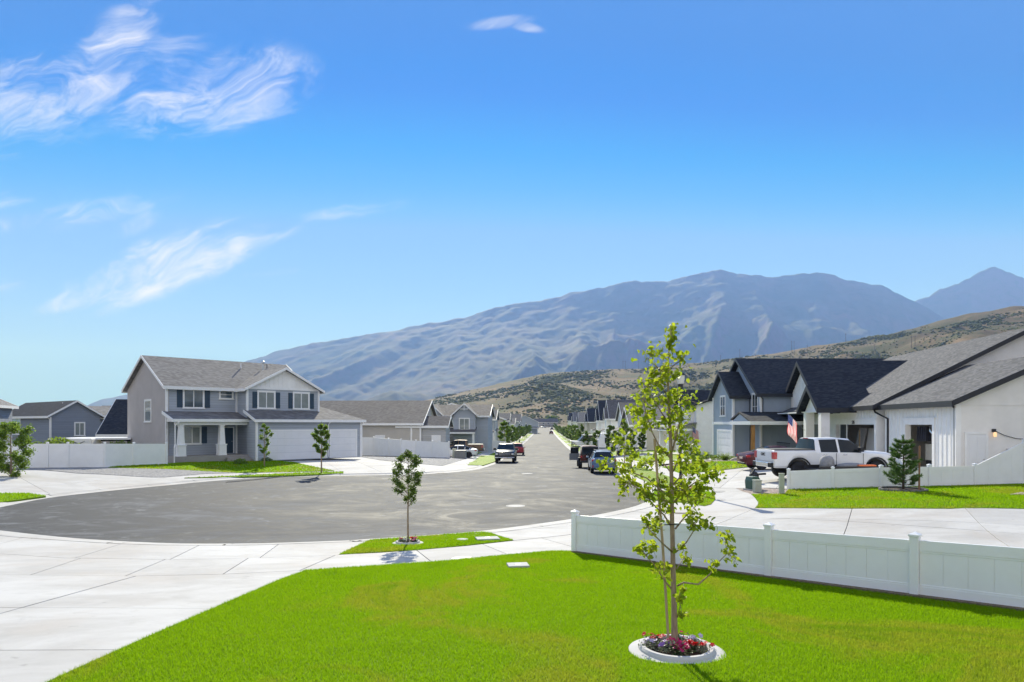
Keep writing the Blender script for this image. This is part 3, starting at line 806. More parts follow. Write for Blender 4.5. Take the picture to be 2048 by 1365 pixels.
M_trim = mat('white_trim', (0.86, 0.855, 0.85), 0.5, 0.04, 3)
M_white = mat('white_board', (0.86, 0.85, 0.835), 0.6, 0.05, 1.5, bump=0.05)
M_stuccow = mat('white_stucco', (0.84, 0.81, 0.78), 0.85, 0.05, 1.2, bump=0.35, bscale=90)
M_sid_blue = siding_mat('blue_grey_siding', (0.40, 0.435, 0.49))
M_sid_grey = siding_mat('grey_siding', (0.45, 0.45, 0.455))
M_sid_dark = siding_mat('slate_siding', (0.24, 0.27, 0.33))
M_stucco = mat('grey_stucco', (0.45, 0.42, 0.41), 0.9, 0.06, 0.9, bump=0.35, bscale=80)
M_stucco_b = mat('beige_stucco', (0.50, 0.47, 0.43), 0.9, 0.06, 0.9, bump=0.35, bscale=80)
M_blue_bb = mat('blue_board', (0.36, 0.42, 0.50), 0.65, 0.06, 0.8)
M_greyboard = mat('grey_board', (0.33, 0.35, 0.38), 0.65, 0.06, 0.8)
M_sh_grey = shingle_mat('grey_shingles', [(0.125, 0.122, 0.125), (0.175, 0.17, 0.172), (0.235, 0.228, 0.228)])
M_sh_brown = shingle_mat('brown_shingles', [(0.095, 0.088, 0.086), (0.135, 0.125, 0.122), (0.18, 0.168, 0.162)])
M_sh_dark = shingle_mat('charcoal_shingles', [(0.075, 0.076, 0.083), (0.105, 0.106, 0.114), (0.145, 0.144, 0.152)])
M_sh_black = shingle_mat('black_shingles', [(0.022, 0.025, 0.034), (0.032, 0.036, 0.047), (0.05, 0.053, 0.062)])
M_black = mat('black_metal', (0.022, 0.024, 0.03), 0.45, 0.1, 5)
M_shutter = mat('navy_shutter', (0.035, 0.065, 0.10), 0.55, 0.1, 4)
M_glass = glass_mat('window_glass', (0.07, 0.10, 0.12))
M_glass_b = glass_mat('window_glass_blind', (0.26, 0.29, 0.28), 0.06, 0.15)
M_glass_d = glass_mat('window_glass_dark', (0.03, 0.035, 0.04))
M_gdoor = mat('white_garage_door', (0.80, 0.80, 0.81), 0.45, 0.03, 1.0)
M_foundation = concrete_mat('foundation', (0.42, 0.40, 0.38), (0.33, 0.315, 0.30))
M_wood = mat('stained_wood', (0.42, 0.20, 0.06), 0.5, 0.25, 3, stretch=(6, 6, 0.6))
M_interior = mat('garage_interior', (0.78, 0.75, 0.70), 0.9, 0.05)
M_metal = mat('galvanised_metal', (0.55, 0.56, 0.57), 0.35, 0.1, 8, metal=0.9)
M_lampglass = mat('lamp_glass', (0.75, 0.74, 0.70), 0.2, 0.05)

class Plane:
    """a wall face: point on it, direction along it, outward normal (house coordinates)"""
    def __init__(s, x, y, dx, dy, nx, ny): s.p, s.d, s.n = Vector((x, y, 0)), Vector((dx, dy, 0)), Vector((nx, ny, 0))
    def box(s, mb, s0, s1, o0, o1, z0, z1, mi=0):
        mb.frame_box(s.p + s.d * s0 + s.n * o0 + Vector((0, 0, z0)), s.d * (s1 - s0), s.n * (o1 - o0), (0, 0, z1 - z0), mi)
    def pt(s, a, o, z): return s.p + s.d * a + s.n * o + Vector((0, 0, z))
def front(y): return Plane(0, y, 1, 0, 0, -1)
def leftp(x): return Plane(x, 0, 0, 1, -1, 0)
def rightp(x): return Plane(x, 0, 0, 1, 1, 0)
def backp(y): return Plane(0, y, 1, 0, 0, 1)

def window(h, pl, a0, a1, z0, z1, glass=None, bars=1, grid=0, trim=None, t=0.10, shutters=0, sill=True):
    trim = trim or M_trim; glass = glass or M_glass
    m = MB()
    pl.box(m, a0 - t, a1 + t, 0, 0.045, z1, z1 + t * 1.2); pl.box(m, a0 - t, a0, 0, 0.04, z0, z1); pl.box(m, a1, a1 + t, 0, 0.04, z0, z1)
    if sill: pl.box(m, a0 - t - 0.04, a1 + t + 0.04, 0, 0.08, z0 - t, z0)
    s = 0.045
    pl.box(m, a0, a1, 0, 0.03, z1 - s, z1 - 0.001); pl.box(m, a0, a1, 0, 0.03, z0 + 0.001, z0 + s)
    pl.box(m, a0 + 0.001, a0 + s, 0, 0.031, z0 + s, z1 - s); pl.box(m, a1 - s, a1 - 0.001, 0, 0.031, z0 + s, z1 - s)
    for k in range(bars):
        c = a0 + (a1 - a0) * (k + 1) / (bars + 1); pl.box(m, c - 0.035, c + 0.035, 0, 0.032, z0 + s, z1 - s)
    for k in range(grid):
        c = z0 + (z1 - z0) * (k + 1) / (grid + 1); pl.box(m, a0 + s, a1 - s, 0, 0.029, c - 0.018, c + 0.018)
    w = m.build('window', trim, h)
    g = MB(); pl.box(g, a0 + 0.02, a1 - 0.02, 0.002, 0.012, z0 + 0.02, z1 - 0.02); g.build('pane', glass, w)
    if shutters:
        for b0, b1 in ((a0 - t - shutters, a0 - t - 0.01), (a1 + t + 0.01, a1 + t + shutters)):
            q = MB(); pl.box(q, b0, b1, 0, 0.03, z0, z1)
            n = 4
            for i in range(n):
                c0 = b0 + (b1 - b0) * i / n; pl.box(q, c0 + 0.006, c0 + (b1 - b0) / n - 0.006, 0.03, 0.045, z0 + 0.01, z1 - 0.01)
            for zz in (z0 + 0.15, z1 - 0.25): pl.box(q, b0, b1, 0.045, 0.06, zz, zz + 0.1)
            q.build('shutter', M_shutter, h)
    return w
def door(h, pl, a0, a1, z0, z1, m, trim=None, panels=True):
    q = MB(); pl.box(q, a0, a1, 0, 0.03, z0, z1)
    if panels:
        for i in range(3):
            for j in range(2):
                b0 = a0 + (a1 - a0) * (0.12 + 0.42 * j); b1 = b0 + (a1 - a0) * 0.34; c0 = z0 + (z1 - z0) * (0.08 + 0.31 * i); pl.box(q, b0, b1, 0.03, 0.042, c0, c0 + (z1 - z0) * 0.24)
    d = q.build('door', m, h)
    t = MB(); w = 0.1
    pl.box(t, a0 - w, a0 - 0.002, 0, 0.05, z0, z1 + w); pl.box(t, a1 + 0.002, a1 + w, 0, 0.05, z0, z1 + w); pl.box(t, a0, a1, 0, 0.05, z1 + 0.002, z1 + w)
    t.build('door_frame', trim or M_trim, d)
    k = MB(); kp = pl.pt(a1 - 0.1, 0.05, z0 + (z1 - z0) * 0.45)
    k.lathe([(0.012, 0), (0.03, 0.02), (0.03, 0.05), (0.01, 0.06)], 8, tuple(kp)); k.build('handle', M_metal, d)
    return d
def garage_door(h, pl, a0, a1, z0, z1, cols=4, trim=None, m=None, rows=4):
    fr = MB(); w = 0.16
    pl.box(fr, a0 - w, a0, 0, 0.05, z0, z1 + w); pl.box(fr, a1, a1 + w, 0, 0.05, z0, z1 + w); pl.box(fr, a0, a1, 0, 0.052, z1, z1 + w)
    g = fr.build('garage_door', trim or M_trim, h)
    hh = (z1 - z0) / rows
    for i in range(rows):
        q = MB(); pl.box(q, a0 + 0.005, a1 - 0.005, 0.003, 0.02, z0 + i * hh + 0.006, z0 + (i + 1) * hh - 0.006)
        for j in range(cols):
            c0 = a0 + (a1 - a0) * (j + 0.1) / cols; c1 = a0 + (a1 - a0) * (j + 0.9) / cols; pl.box(q, c0, c1, 0.02, 0.03, z0 + i * hh + 0.1, z0 + (i + 1) * hh - 0.1)
        q.build('door_section', m or M_gdoor, g)
    return g
def slope(mb, pts, th=0.12, mi=0):
    """roof sheet: polygon of 3d points, thickened downwards"""
    mb.prism([Vector(p) for p in pts], (0, 0, -th), mi)
def gable_roof(h, axis, a0, a1, c, half, ze, zr, m, fascia, th=0.14, fh=0.2, name='roof', rakes=(True, True), eaves=(True, True)):
    """ridge along axis from a0 to a1 at c; half span (with overhang) and heights of eave and ridge"""
    P = (lambda a, b, z: (a, b, z)) if axis == 'x' else (lambda a, b, z: (b, a, z))
    r = MB()
    for sgn in (-1, 1): slope(r, [P(a0, c + sgn * half, ze), P(a1, c + sgn * half, ze), P(a1, c, zr), P(a0, c, zr)], th)
    ro = r.build(name, m, h)
    f = MB()
    for sgn, on in zip((-1, 1), eaves):
        if on:
            b = c + sgn * half; d = 0.035 * sgn
            f.prism([P(a0 - 0.02, b, ze - th - fh * 0.55), P(a1 + 0.02, b, ze - th - fh * 0.55), P(a1 + 0.02, b, ze + 0.01), P(a0 - 0.02, b, ze + 0.01)], P(0, d, 0))
    for end, sgn, on in ((a0, -1, rakes[0]), (a1, 1, rakes[1])):
        if on:
            for s2 in (-1, 1):
                f.prism([P(end, c + s2 * (half + 0.02), ze - fh), P(end, c, zr - fh), P(end, c, zr + 0.02), P(end, c + s2 * (half + 0.02), ze + 0.02)], P(0.045 * sgn, 0, 0))
    f.build('fascia', fascia, ro)
    return ro
def gable_body(h, axis, a0, a1, c, half, z0, ze, zr, m, name='wall'):
    P = (lambda a, b, z: (a, b, z)) if axis == 'x' else (lambda a, b, z: (b, a, z))
    q = MB(); q.prism([P(a0, c - half, z0), P(a0, c + half, z0), P(a0, c + half, ze), P(a0, c, zr), P(a0, c - half, ze)], P(a1 - a0, 0, 0))
    return q.build(name, m, h)
def battens(h, pl, a0, a1, ztop, z0, m, pitch=0.41, w=0.05, out=0.025, skip=()):
    """raised battens of a board-and-batten wall; ztop may depend on the position"""
    q = MB(); a = a0 + pitch * 0.5
    while a < a1:
        zt = ztop(a) if callable(ztop) else ztop
        segs = [(z0, zt)]
        for s0, s1, q0, q1 in skip:
            if s0 - 0.06 < a < s1 + 0.06:
                segs = [x for g in segs for x in ((g[0], min(g[1], q0)), (max(g[0], q1), g[1])) if x[1] - x[0] > 0.05]
        for b0, b1 in segs: pl.box(q, a - w / 2, a + w / 2, 0, out, b0, b1)
        a += pitch
    o = q.build('battens', m, h, recalc=False); o['kind'] = 'stuff'; return o
def gutter_pipe(h, pts, m, r=0.045):
    MB().tube(pts, r, 6).build('downspout', m, h)
def corner(h, x, y, z0, z1, m, w=0.12):
    q = MB(); q.box(x - w / 2 - 0.02, x + w / 2 + 0.02, y - w / 2 - 0.02, y + w / 2 + 0.02, z0, z1); q.build('corner_board', m, h)

# ------------------------------------------------------------------ grey two-storey house on the left
h = thing('grey_house', 'two-storey blue-grey house with white porch columns and navy shutters', 'house', (-20.35, 57, -3.05), math.atan2(.717, .697))
q = MB(); q.box(-6.73, 5.66, 3.74, 13.3, -0.6, 6.05); q.build('wall', M_sid_blue, h)
q = MB(); q.prism([(-6.75, 3.70, -0.6), (-6.75, 13.34, -0.6), (-6.75, 13.34, 6.05), (-6.75, 8.5, 8.66), (-6.75, 3.70, 6.05)], (0.2, 0, 0)); q.build('side_wall', M_stucco, h)
q = MB(); q.prism([(-1, 1.77, 0), (5.66, 1.77, 0), (5.66, 1.77, 6.05), (2.33, 1.77, 7.75), (-1, 1.77, 6.05)], (0, 3.0, 0)); q.build('wall', M_sid_blue, h)
q = MB(); q.prism([(-0.9, 1.755, 6.2), (5.56, 1.755, 6.2), (2.33, 1.755, 7.78)], (0, 0.1, 0)); gb = q.build('gable_board', M_white, h)
battens(h, front(1.755), -0.8, 5.5, lambda a: 7.72 - abs(a - 2.33) * 0.51, 6.2, M_white, 0.4)
q = MB(); q.box(-1.02, 5.68, 1.70, 1.80, 6.0, 6.2); q.build('trim_band', M_trim, h)
q = MB(); q.box(-1, 9, 0.0, 7, -0.05, 3.38); q.build('wall', M_sid_blue, h)
gable_roof(h, 'x', -7.1, 6.0, 8.52, 5.15, 6.07, 8.86, M_sh_grey, M_trim, rakes=(True, True))
gable_roof(h, 'y', 1.35, 8.3, 2.33, 3.72, 6.02, 7.96, M_sh_grey, M_trim, rakes=(True, False))
r = MB()
slope(r, [(-1.3, -.35, 3.4), (9.35, -.35, 3.4), (6.2, 3.4, 4.8), (5.66, 3.4, 4.8), (5.66, 1.78, 4.2), (-1.3, 1.78, 4.2)])
slope(r, [(9.35, -.35, 3.4), (9.35, 7.2, 3.4), (6.2, 3.4, 4.8)])
slope(r, [(9.35, 7.2, 3.4), (5.66, 7.2, 3.4), (5.66, 3.4, 4.8), (6.2, 3.4, 4.8)])
gr = r.build('garage_roof', M_sh_grey, h)
q = MB(); q.box(-1.32, 9.38, -.39, -.352, 3.18, 3.41); q.box(9.352, 9.39, -.35, 7.2, 3.18, 3.41)
q.prism([(-1.30, -.37, 3.2), (-1.30, 1.78, 4.0), (-1.30, 1.78, 4.23), (-1.30, -.37, 3.43)], (-0.05, 0, 0)); q.build('fascia', M_trim, gr)
r = MB(); slope(r, [(-7.05, 1.45, 3.42), (-1.0, 1.45, 3.42), (-1.0, 3.74, 4.06), (-7.05, 3.74, 4.06)]); pr = r.build('porch_roof', M_sh_grey, h)
q = MB(); q.box(-7.07, -1.0, 1.41, 1.448, 3.2, 3.43)
q.prism([(-7.052, 1.42, 3.18), (-7.052, 3.74, 3.84), (-7.052, 3.74, 4.08), (-7.052, 1.42, 3.44)], (-0.05, 0, 0)); q.build('fascia', M_trim, pr)
q = MB(); q.box(-6.75, -1.0, 1.7, 2.05, 2.95, 3.2); q.prism([(-6.74, 1.8, 3.2), (-6.74, 3.74, 3.2), (-6.74, 3.74, 3.85)], (0.06, 0, 0)); q.build('porch_beam', M_trim, h)
q = MB(); q.box(-6.9, -1.0, 1.5, 3.74, -0.7, 0.48); q.build('porch_floor', M_foundation, h)
q = MB(); q.box(-2.9, -1.02, 1.0, 1.5, -0.5, 0.3); q.box(-2.7, -1.02, 0.55, 1.0, -0.5, 0.12); q.build('steps', M_foundation, h)
for u in (-6.3, -3.1):
    q = MB(); q.box(u - .30, u + .30, 1.6, 2.2, 0.48, 1.32); q.box(u - .34, u + .34, 1.56, 2.24, 1.32, 1.40); q.box(u - .32, u + .32, 1.58, 2.22, 0.48, 0.58)
    a, b = 0.23, 0.16
    q.add([(u - a, 1.9 - a, 1.4), (u + a, 1.9 - a, 1.4), (u + a, 1.9 + a, 1.4), (u - a, 1.9 + a, 1.4), (u - b, 1.9 - b, 2.88), (u + b, 1.9 - b, 2.88), (u + b, 1.9 + b, 2.88), (u - b, 1.9 + b, 2.88)],
          [(0, 1, 5, 4), (1, 2, 6, 5), (2, 3, 7, 6), (3, 0, 4, 7)]); q.box(u - .2, u + .2, 1.7, 2.1, 2.86, 2.96)
    q.build('porch_column', M_trim, h)
pf = front(3.74)
window(h, pf, -5.39, -3.85, 4.38, 5.85, M_glass, 1, 0, shutters=.45)
window(h, pf, -2.45, -1.4, 5.2, 5.85, M_glass, 0, 1)
window(h, pf, -5.4, -4.1, 1.42, 2.8, M_glass_b, 1, 0, shutters=.45)
door(h, pf, -2.25, -1.35, 0.55, 2.7, M_shutter)
pu = front(1.77)
window(h, pu, -0.02, 1.42, 4.40, 5.78, M_glass_b, 1, 0, shutters=.42)
window(h, pu, 3.24, 4.68, 4.40, 5.78, M_glass_b, 1, 0, shutters=.42)
window(h, leftp(-6.75), 7.25, 8.7, 3.25, 5.0, M_glass_b, 0, 1)
garage_door(h, front(0), 0.05, 5.35, 0, 2.4, 8)
garage_door(h, front(0), 5.9, 8.45, 0, 2.4, 4)
for (x, y) in ((-6.73, 3.72), (-1.0, 1.75), (5.66, 1.75), (-1.0, -0.0), (9.0, 0.0), (-1.05, 3.72)):
    corner(h, x, y, 0.0 if y < 3 and y != 1.75 else (4.15 if y == 1.75 else 0.5), 3.2 if abs(y) < 0.1 else 6.0, M_trim)
gutter_pipe(h, [(-6.55, 1.38, 3.25), (-6.85, 1.55, 2.9), (-6.85, 1.55, 1.45), (-6.95, 1.42, 1.2), (-6.95, 1.42, -0.1), (-7.1, 1.2, -0.25)], M_trim)
gutter_pipe(h, [(5.62, -0.36, 3.2), (5.62, -0.06, 3.0), (5.62, -0.06, 0.1)], M_trim)
gutter_pipe(h, [(9.12, -0.3, 3.2), (9.12, -0.05, 2.95), (9.12, -0.05, 0.1)], M_trim)
q = MB(); q.tube([(2.9, 7.0, 7.7), (2.9, 7.0, 8.75)], 0.07, 8); q.lathe([(0.07, 0), (0.16, 0.05), (0.16, 0.18), (0.05, 0.26)], 10, (2.9, 7.0, 8.7)); q.build('flue', M_metal, h)
q = MB(); q.tube([(0.9, 7.2, 7.9), (0.9, 7.2, 8.6)], 0.055, 8); q.build('vent_pipe', M_trim, h)
q = MB(); q.tube([(3.6, 7.6, 7.9), (3.6, 7.6, 8.7)], 0.035, 8); q.build('vent_pipe', M_black, h)

# ------------------------------------------------------------------ white house on the right with open garage bays
TH = R(6)
h = thing('white_house', 'white board-and-batten house with black trim and two open garage bays', 'house', (21.5, 33, -2.5), math.atan2(-math.cos(TH), -math.sin(TH)))
ZE = 3.55
# near garage volume: x from -8 (far) to 0 (near corner), opening for the door
def wall_with_opening(mb, y0, y1, x0, x1, ox0, ox1, oz, z1, z0=-0.3):
    mb.box(x0, ox0, y0, y1, z0, z1); mb.box(ox1, x1, y0, y1, z0, z1); mb.box(ox0, ox1, y0, y1, oz, z1)
def proj_x(px, off=0.0):
    """house x of a photograph column on the street wall (y = off)"""
    r = (px - 1024) / 1365; ox, oy = 21.5 + math.cos(TH) * off, 33 - math.sin(TH) * off
    return -(ox - r * oy) / (r * math.cos(TH) - math.sin(TH))
b2 = (proj_x(1812), proj_x(1866)); b1 = (proj_x(1673, -0.3), proj_x(1750, -0.3))
q = MB(); wall_with_opening(q, 0, 0.25, -7.9, 0, b2[0], b2[1], 2.45, ZE)
q.box(-0.25, 0, 0.25, 9.3, -0.3, ZE); q.box(-7.9, 0, 9.3, 9.55, -0.3, ZE); q.build('wall', M_white, h)
q = MB(); q.prism([(-0.001, 0.0, -0.3), (-0.001, 9.55, -0.3), (-0.001, 9.55, ZE), (-0.001, 4.75, 5.78), (-0.001, 0.0, ZE)], (0.05, 0, 0)); q.build('side_wall', M_stuccow, h)
q = MB(); q.box(0.05, 0.075, 0.0, 9.5, 3.38, 3.42); q.build('trim_band', M_stuccow, h)
gable_roof(h, 'x', -8.4, 0.4, 4.75, 5.15, ZE + 0.05, 5.98, M_sh_dark, M_black, fh=0.26, rakes=(False, True))
# main volume
MX0, MX1 = -26.5, -8.3
q = MB(); wall_with_opening(q, -0.3, -0.05, MX0, MX1, b1[0], b1[1], 2.45, ZE)
q.box(MX1 - 0.25, MX1, -0.05, 16.5, -0.3, ZE); q.box(MX0, MX1, 16.5, 16.8, -0.3, ZE); q.build('wall', M_white, h)
q = MB(); q.prism([(MX1 - 0.2, -0.3, ZE), (MX1 - 0.2, 16.8, ZE), (MX1 - 0.2, 8.25, 8.0)], (0.2, 0, 0)); q.build('gable_wall', M_stuccow, h)
q = MB(); q.prism([(MX0, -0.3, ZE), (MX0, 16.8, ZE), (MX0, 8.25, 8.0)], (0.2, 0, 0)); q.build('gable_wall', M_stuccow, h)
gable_roof(h, 'x', MX0 - 0.4, MX1 + 0.42, 8.25, 8.95, ZE + 0.05, 8.22, M_sh_dark, M_black, fh=0.26)
# entry gables
gc, gw = -22.3, 4.9
gx0, gx1 = proj_x(1560, -1.6), proj_x(1637, -1.6); gc = (gx0 + gx1) / 2; gw = (gx1 - gx0) / 2
q = MB(); q.prism([(gx0, -1.2, ZE - 0.1), (gx1, -1.2, ZE - 0.1), (gc, -1.2, ZE + gw * 0.71)], (0, 1.0, 0)); q.build('gable_wall', M_white, h)
battens(h, front(-1.2), gx0 + .5, gx1 - .5, lambda a: ZE + (gw - abs(a - gc)) * 0.70, ZE, M_white, 0.42)
gable_roof(h, 'y', -1.65, 8.0, gc, gw + 0.35, ZE + 0.0, ZE + (gw + .35) * 0.74, M_sh_black, M_black, fh=0.34, rakes=(True, False))
q = MB()
for k in range(6): q.box(gc - 0.25, gc + 0.25, -1.24, -1.2, ZE + 1.4 + k * 0.13, ZE + 1.5 + k * 0.13)
q.build('gable_vent', M_white, h)
sx0, sx1 = proj_x(1601, -2.6), proj_x(1636, -2.6); sc = (sx0 + sx1) / 2; sw = (sx1 - sx0) / 2
q = MB(); q.prism([(sx0, -2.3, ZE - 0.2), (sx1, -2.3, ZE - 0.2), (sc, -2.3, ZE + sw * 0.7)], (0, 0.8, 0)); q.build('porch_gable', M_white, h)
gable_roof(h, 'y', -2.75, 1.0, sc, sw + 0.3, ZE - 0.02, ZE + (sw + .3) * 0.74, M_sh_black, M_black, fh=0.32, rakes=(True, False))
for u in (sx0 + 0.3, sx1 - 0.3):
    q = MB(); q.box(u - .28, u + .28, -2.4, -1.85, -0.2, ZE - 0.25); q.build('porch_column', M_white, h)
q = MB(); q.box(gx0, sx1 + 0.2, -2.4, -0.3, -0.3, 0.15); q.build('porch_floor', M_foundation, h)
q = MB(); q.box(gx0 - 0.2, sx1 + .3, -2.45, -0.3, ZE - 0.28, ZE - 0.2); q.build('porch_ceiling', M_white, h)
r = MB(); slope(r, [(gx0 - 0.5, -2.0, ZE - 0.12), (sx0, -2.0, ZE - 0.12), (sx0, -0.9, ZE + 0.4), (gx0 - 0.5, -0.9, ZE + 0.4)], 0.1); pr = r.build('porch_roof', M_sh_dark, h)
q = MB(); q.box(gx0 - 0.52, sx0, -2.08, -2.0, ZE - 0.36, ZE - 0.1); q.build('fascia', M_black, pr)
door(h, front(-0.3), sc - 0.6, sc + 0.5, 0.15, 2.5, M_black, M_trim)
window(h, front(-0.3), gx0 + 1.0, sx0 - 1.2, 0.8, 2.5, M_glass_b, 1)
q = MB()
for k in range(26): q.tube([(gx0 - 0.3 + k * 0.22, -2.35, 0.15), (gx0 - 0.3 + k * 0.22, -2.35, 1.0)], 0.011, 5)
q.box(gx0 - 0.35, gx0 + 5.3, -2.38, -2.32, 0.98, 1.03); q.box(gx0 - 0.35, gx0 + 5.3, -2.37, -2.33, 0.2, 0.24); q.build('porch_railing', M_black, h)
# bays: trims, battens, interiors
for (o0, o1, yf) in ((b2[0], b2[1], 0.0), (b1[0], b1[1], -0.3)):
    pl = front(yf); q = MB()
    pl.box(q, o0 - .22, o0, 0, 0.06, -0.25, 2.45 + .3); pl.box(q, o1, o1 + .22, 0, 0.06, -0.25, 2.45 + .3); pl.box(q, o0, o1, 0, 0.062, 2.45, 2.75); pl.box(q, o0 - .3, o1 + .3, 0, 0.1, 2.75, 2.82)
    q.build('bay_trim', M_trim, h)
sk1, sk2 = [(b1[0] - .3, b1[1] + .3, -1, 2.85)], [(b2[0] - .3, b2[1] + .3, -1, 2.85)]
battens(h, front(-0.3), sx1 + 0.2, MX1, ZE - .1, -0.2, M_white, 0.42, skip=sk1)
battens(h, front(0.0), -7.9, 0.0, ZE - .1, -0.2, M_white, 0.42, skip=sk2)
q = MB(); q.box(-7.6, -0.4, 0.3, 7.0, -0.27, -0.2); q.box(-7.7, -7.6, 0.3, 7.0, -.2, 3.3); q.box(-7.6, -0.4, 6.9, 7.0, -.2, 3.3); q.box(-7.6, -.3, .27, 7., 3.3, 3.35)
q.build('garage_lining', M_interior, h)
q = MB(); q.box(MX0 + .4, MX1 - 0.3, -0.03, 6.5, -0.27, -0.2); q.box(b1[0] - 2.6, b1[0] - 2.5, 0, 6.5, -.2, 3.3); q.box(MX0 + .4, MX1 - .3, 6.4, 6.5, -.2, 3.3); q.box(MX0 + .4, MX1 - .3, -.03, 6.5, 3.3, 3.35)
q.build('garage_lining', M_interior, h)
door(h, rightp(0.05), 0.42, 1.28, -0.25, 2.0, M_gdoor, M_trim)
lp = rightp(0.05)
q = MB(); lp.box(q, 1.55, 1.7, 0, 0.1, 2.1, 2.25); q.build('wall_lamp', M_black, h)
q = MB(); c = lp.pt(1.62, 0.16, 1.97); q.lathe([(0.04, -0.1), (0.065, -0.08), (0.075, 0.08), (0.04, 0.13)], 10, tuple(c)); q.build('lamp_shade', mat('warm_lamp', (0.8, 0.6, 0.4), 0.3, 0.0, emit=(1.0, 0.55, 0.22), estr=0.45), h)
q = MB(); lp.box(q, 2.2, 2.55, 0, 0.16, 1.0, 1.3); q.build('meter_box', M_stucco, h)
q = MB(); q.tube([lp.pt(1.7, .03, 2.15), lp.pt(2.1, .03, 1.95), lp.pt(2.6, .03, 1.8), lp.pt(3.2, .03, 1.75), lp.pt(4.2, .03, 1.8)], 0.015, 5); q.build('cable', M_black, h)
gutter_pipe(h, [(-0.05, -0.3, ZE - .05), (-0.05, -0.06, ZE - .3), (-0.05, -0.06, 0.0)], M_black, 0.055)
gutter_pipe(h, [(MX1 + .2, -0.62, ZE - .05), (MX1 - .1, -0.36, ZE - .35), (MX1 + 0.9, -0.06, ZE - .75), (MX1 + 0.9, -0.06, 0.0)], M_black, 0.055)
gutter_pipe(h, [(gx0 - .4, -2.05, ZE - .2), (gx0 - .25, -1.4, ZE - .55), (gx0 - .25, -0.4, ZE - .6), (gx0 - .25, -0.36, 0)], M_black, 0.05)
corner(h, 0.0, 0.02, -0.3, ZE - .1, M_white, 0.2)
tx = bpy.data.curves.new('number', 'FONT'); tx.body = '535'; tx.size = 0.30; tx.extrude = 0.012; tx.align_x = 'CENTER'
to = bpy.data.objects.new('number_tmp', tx); COL.objects.link(to)
dg = bpy.context.evaluated_depsgraph_get(); nm = bpy.data.meshes.new_from_object(to.evaluated_get(dg)); bpy.data.objects.remove(to)
nm.materials.clear(); nm.materials.append(M_black)
no = bpy.data.objects.new('house_number', nm); COL.objects.link(no); no.parent = h
no.rotation_euler = (R(90), 0, 0); no.location = ((b1[0] + b1[1]) / 2, -0.385, 2.5)
WH = h; WB1, WB2 = b1, b2

# ------------------------------------------------------------------ blue house up the street on the right
h = thing('blue_house', 'two-storey light blue board-and-batten house with black roofs and wooden porch post', 'house', (18.8, 58, -2.78), R(-90))
q = MB(); q.prism([(-5.7, 0, -0.5), (0, 0, -0.5), (0, 0, 5.3), (-2.85, 0, 7.15), (-5.7, 0, 5.3)], (0, 1.6, 0)); q.build('wall', M_blue_bb, h)
battens(h, front(0), -5.7, 0, lambda a: 7.1 - abs(a + 2.85) * 0.65, 2.9, M_blue_bb, 0.4, skip=[(-3.6, -2.1, 3.4, 5.3)])
q = MB(); q.prism([(-7.2, 1.4, -0.5), (2.6, 1.4, -0.5), (2.6, 1.4, 5.3), (-2.3, 1.4, 8.3), (-7.2, 1.4, 5.3)], (0, 16, 0)); q.build('wall', M_blue_bb, h)
battens(h, front(1.4), 0.05, 2.6, lambda a: 5.3 + (2.6 - a) * 0.61, -0.2, M_blue_bb, 0.4, skip=[(0.5, 2.0, 3.1, 5.4)])
battens(h, rightp(2.6), 1.4, 14, 5.2, -0.2, M_blue_bb, 0.6)
battens(h, rightp(0.0), 0, 1.4, 5.2, 2.9, M_blue_bb, 0.4)
gable_roof(h, 'y', -0.4, 4.5, -2.85, 3.2, 5.15, 7.42, M_sh_black, M_black, fh=0.24, rakes=(True, False))
gable_roof(h, 'y', 0.95, 17.8, -2.3, 5.3, 5.2, 8.55, M_sh_black, M_black, fh=0.22)
window(h, front(0), -3.5, -2.2, 3.5, 5.2, M_glass_d, 1, 1)
window(h, front(1.4), 0.65, 1.9, 3.2, 5.25, M_glass_d, 1, 1)
q = MB(); q.box(-5.75, 0.05, -0.06, 0.02, 2.72, 2.95); q.box(0.0, 0.06, 0.0, 1.4, 2.72, 2.95); q.build('trim_band', M_trim, h)
garage_door(h, front(0), -4.3, -0.5, -0.4, 2.1, 4)
corner(h, 0.0, 0.0, -0.4, 5.2, M_trim, 0.14); corner(h, 2.6, 1.4, -0.4, 5.2, M_trim, 0.12); corner(h, -5.7, 0, -0.4, 5.2, M_trim, 0.12)
r = MB(); slope(r, [(5.4, -0.4, 2.95), (5.4, 9.5, 2.95), (2.6, 9.5, 3.75), (2.6, -0.4, 3.75)]); slope(r, [(2.6, -0.4, 3.75), (2.6, 1.4, 3.75), (0.5, 1.4, 3.2), (0.5, -0.4, 3.2)])
pr = r.build('porch_roof', M_sh_black, h)
q = MB(); q.box(0.5, 5.45, -0.46, -0.4, 2.7, 2.98); q.box(5.41, 5.46, -0.4, 9.5, 2.7, 2.97); q.build('fascia', M_trim, pr)
q = MB(); q.prism([(0.6, -0.3, 2.95), (5.3, -0.3, 2.95), (2.6, -0.3, 3.62)], (0, 0.1, 0)); q.build('porch_gable', M_blue_bb, h)
q = MB(); q.box(4.9, 5.2, -0.3, 0.0, -0.4, 2.72); q.build('porch_post', M_wood, h)
q = MB(); q.box(4.9, 5.2, 8.8, 9.1, -0.4, 2.72); q.build('porch_post', M_trim, h)
door(h, rightp(2.6), 5.6, 6.6, -0.3, 1.9, M_glass_d, M_trim); window(h, rightp(2.6), 7.0, 8.3, 0.4, 1.8, M_glass_d, 1)
gutter_pipe(h, [(0.1, 1.3, 5.1), (0.15, 1.36, 4.9), (0.15, 1.36, 3.2)], M_black); gutter_pipe(h, [(2.9, 1.2, 5.1), (2.75, 1.5, 4.8), (2.75, 1.5, 3.7)], M_black)
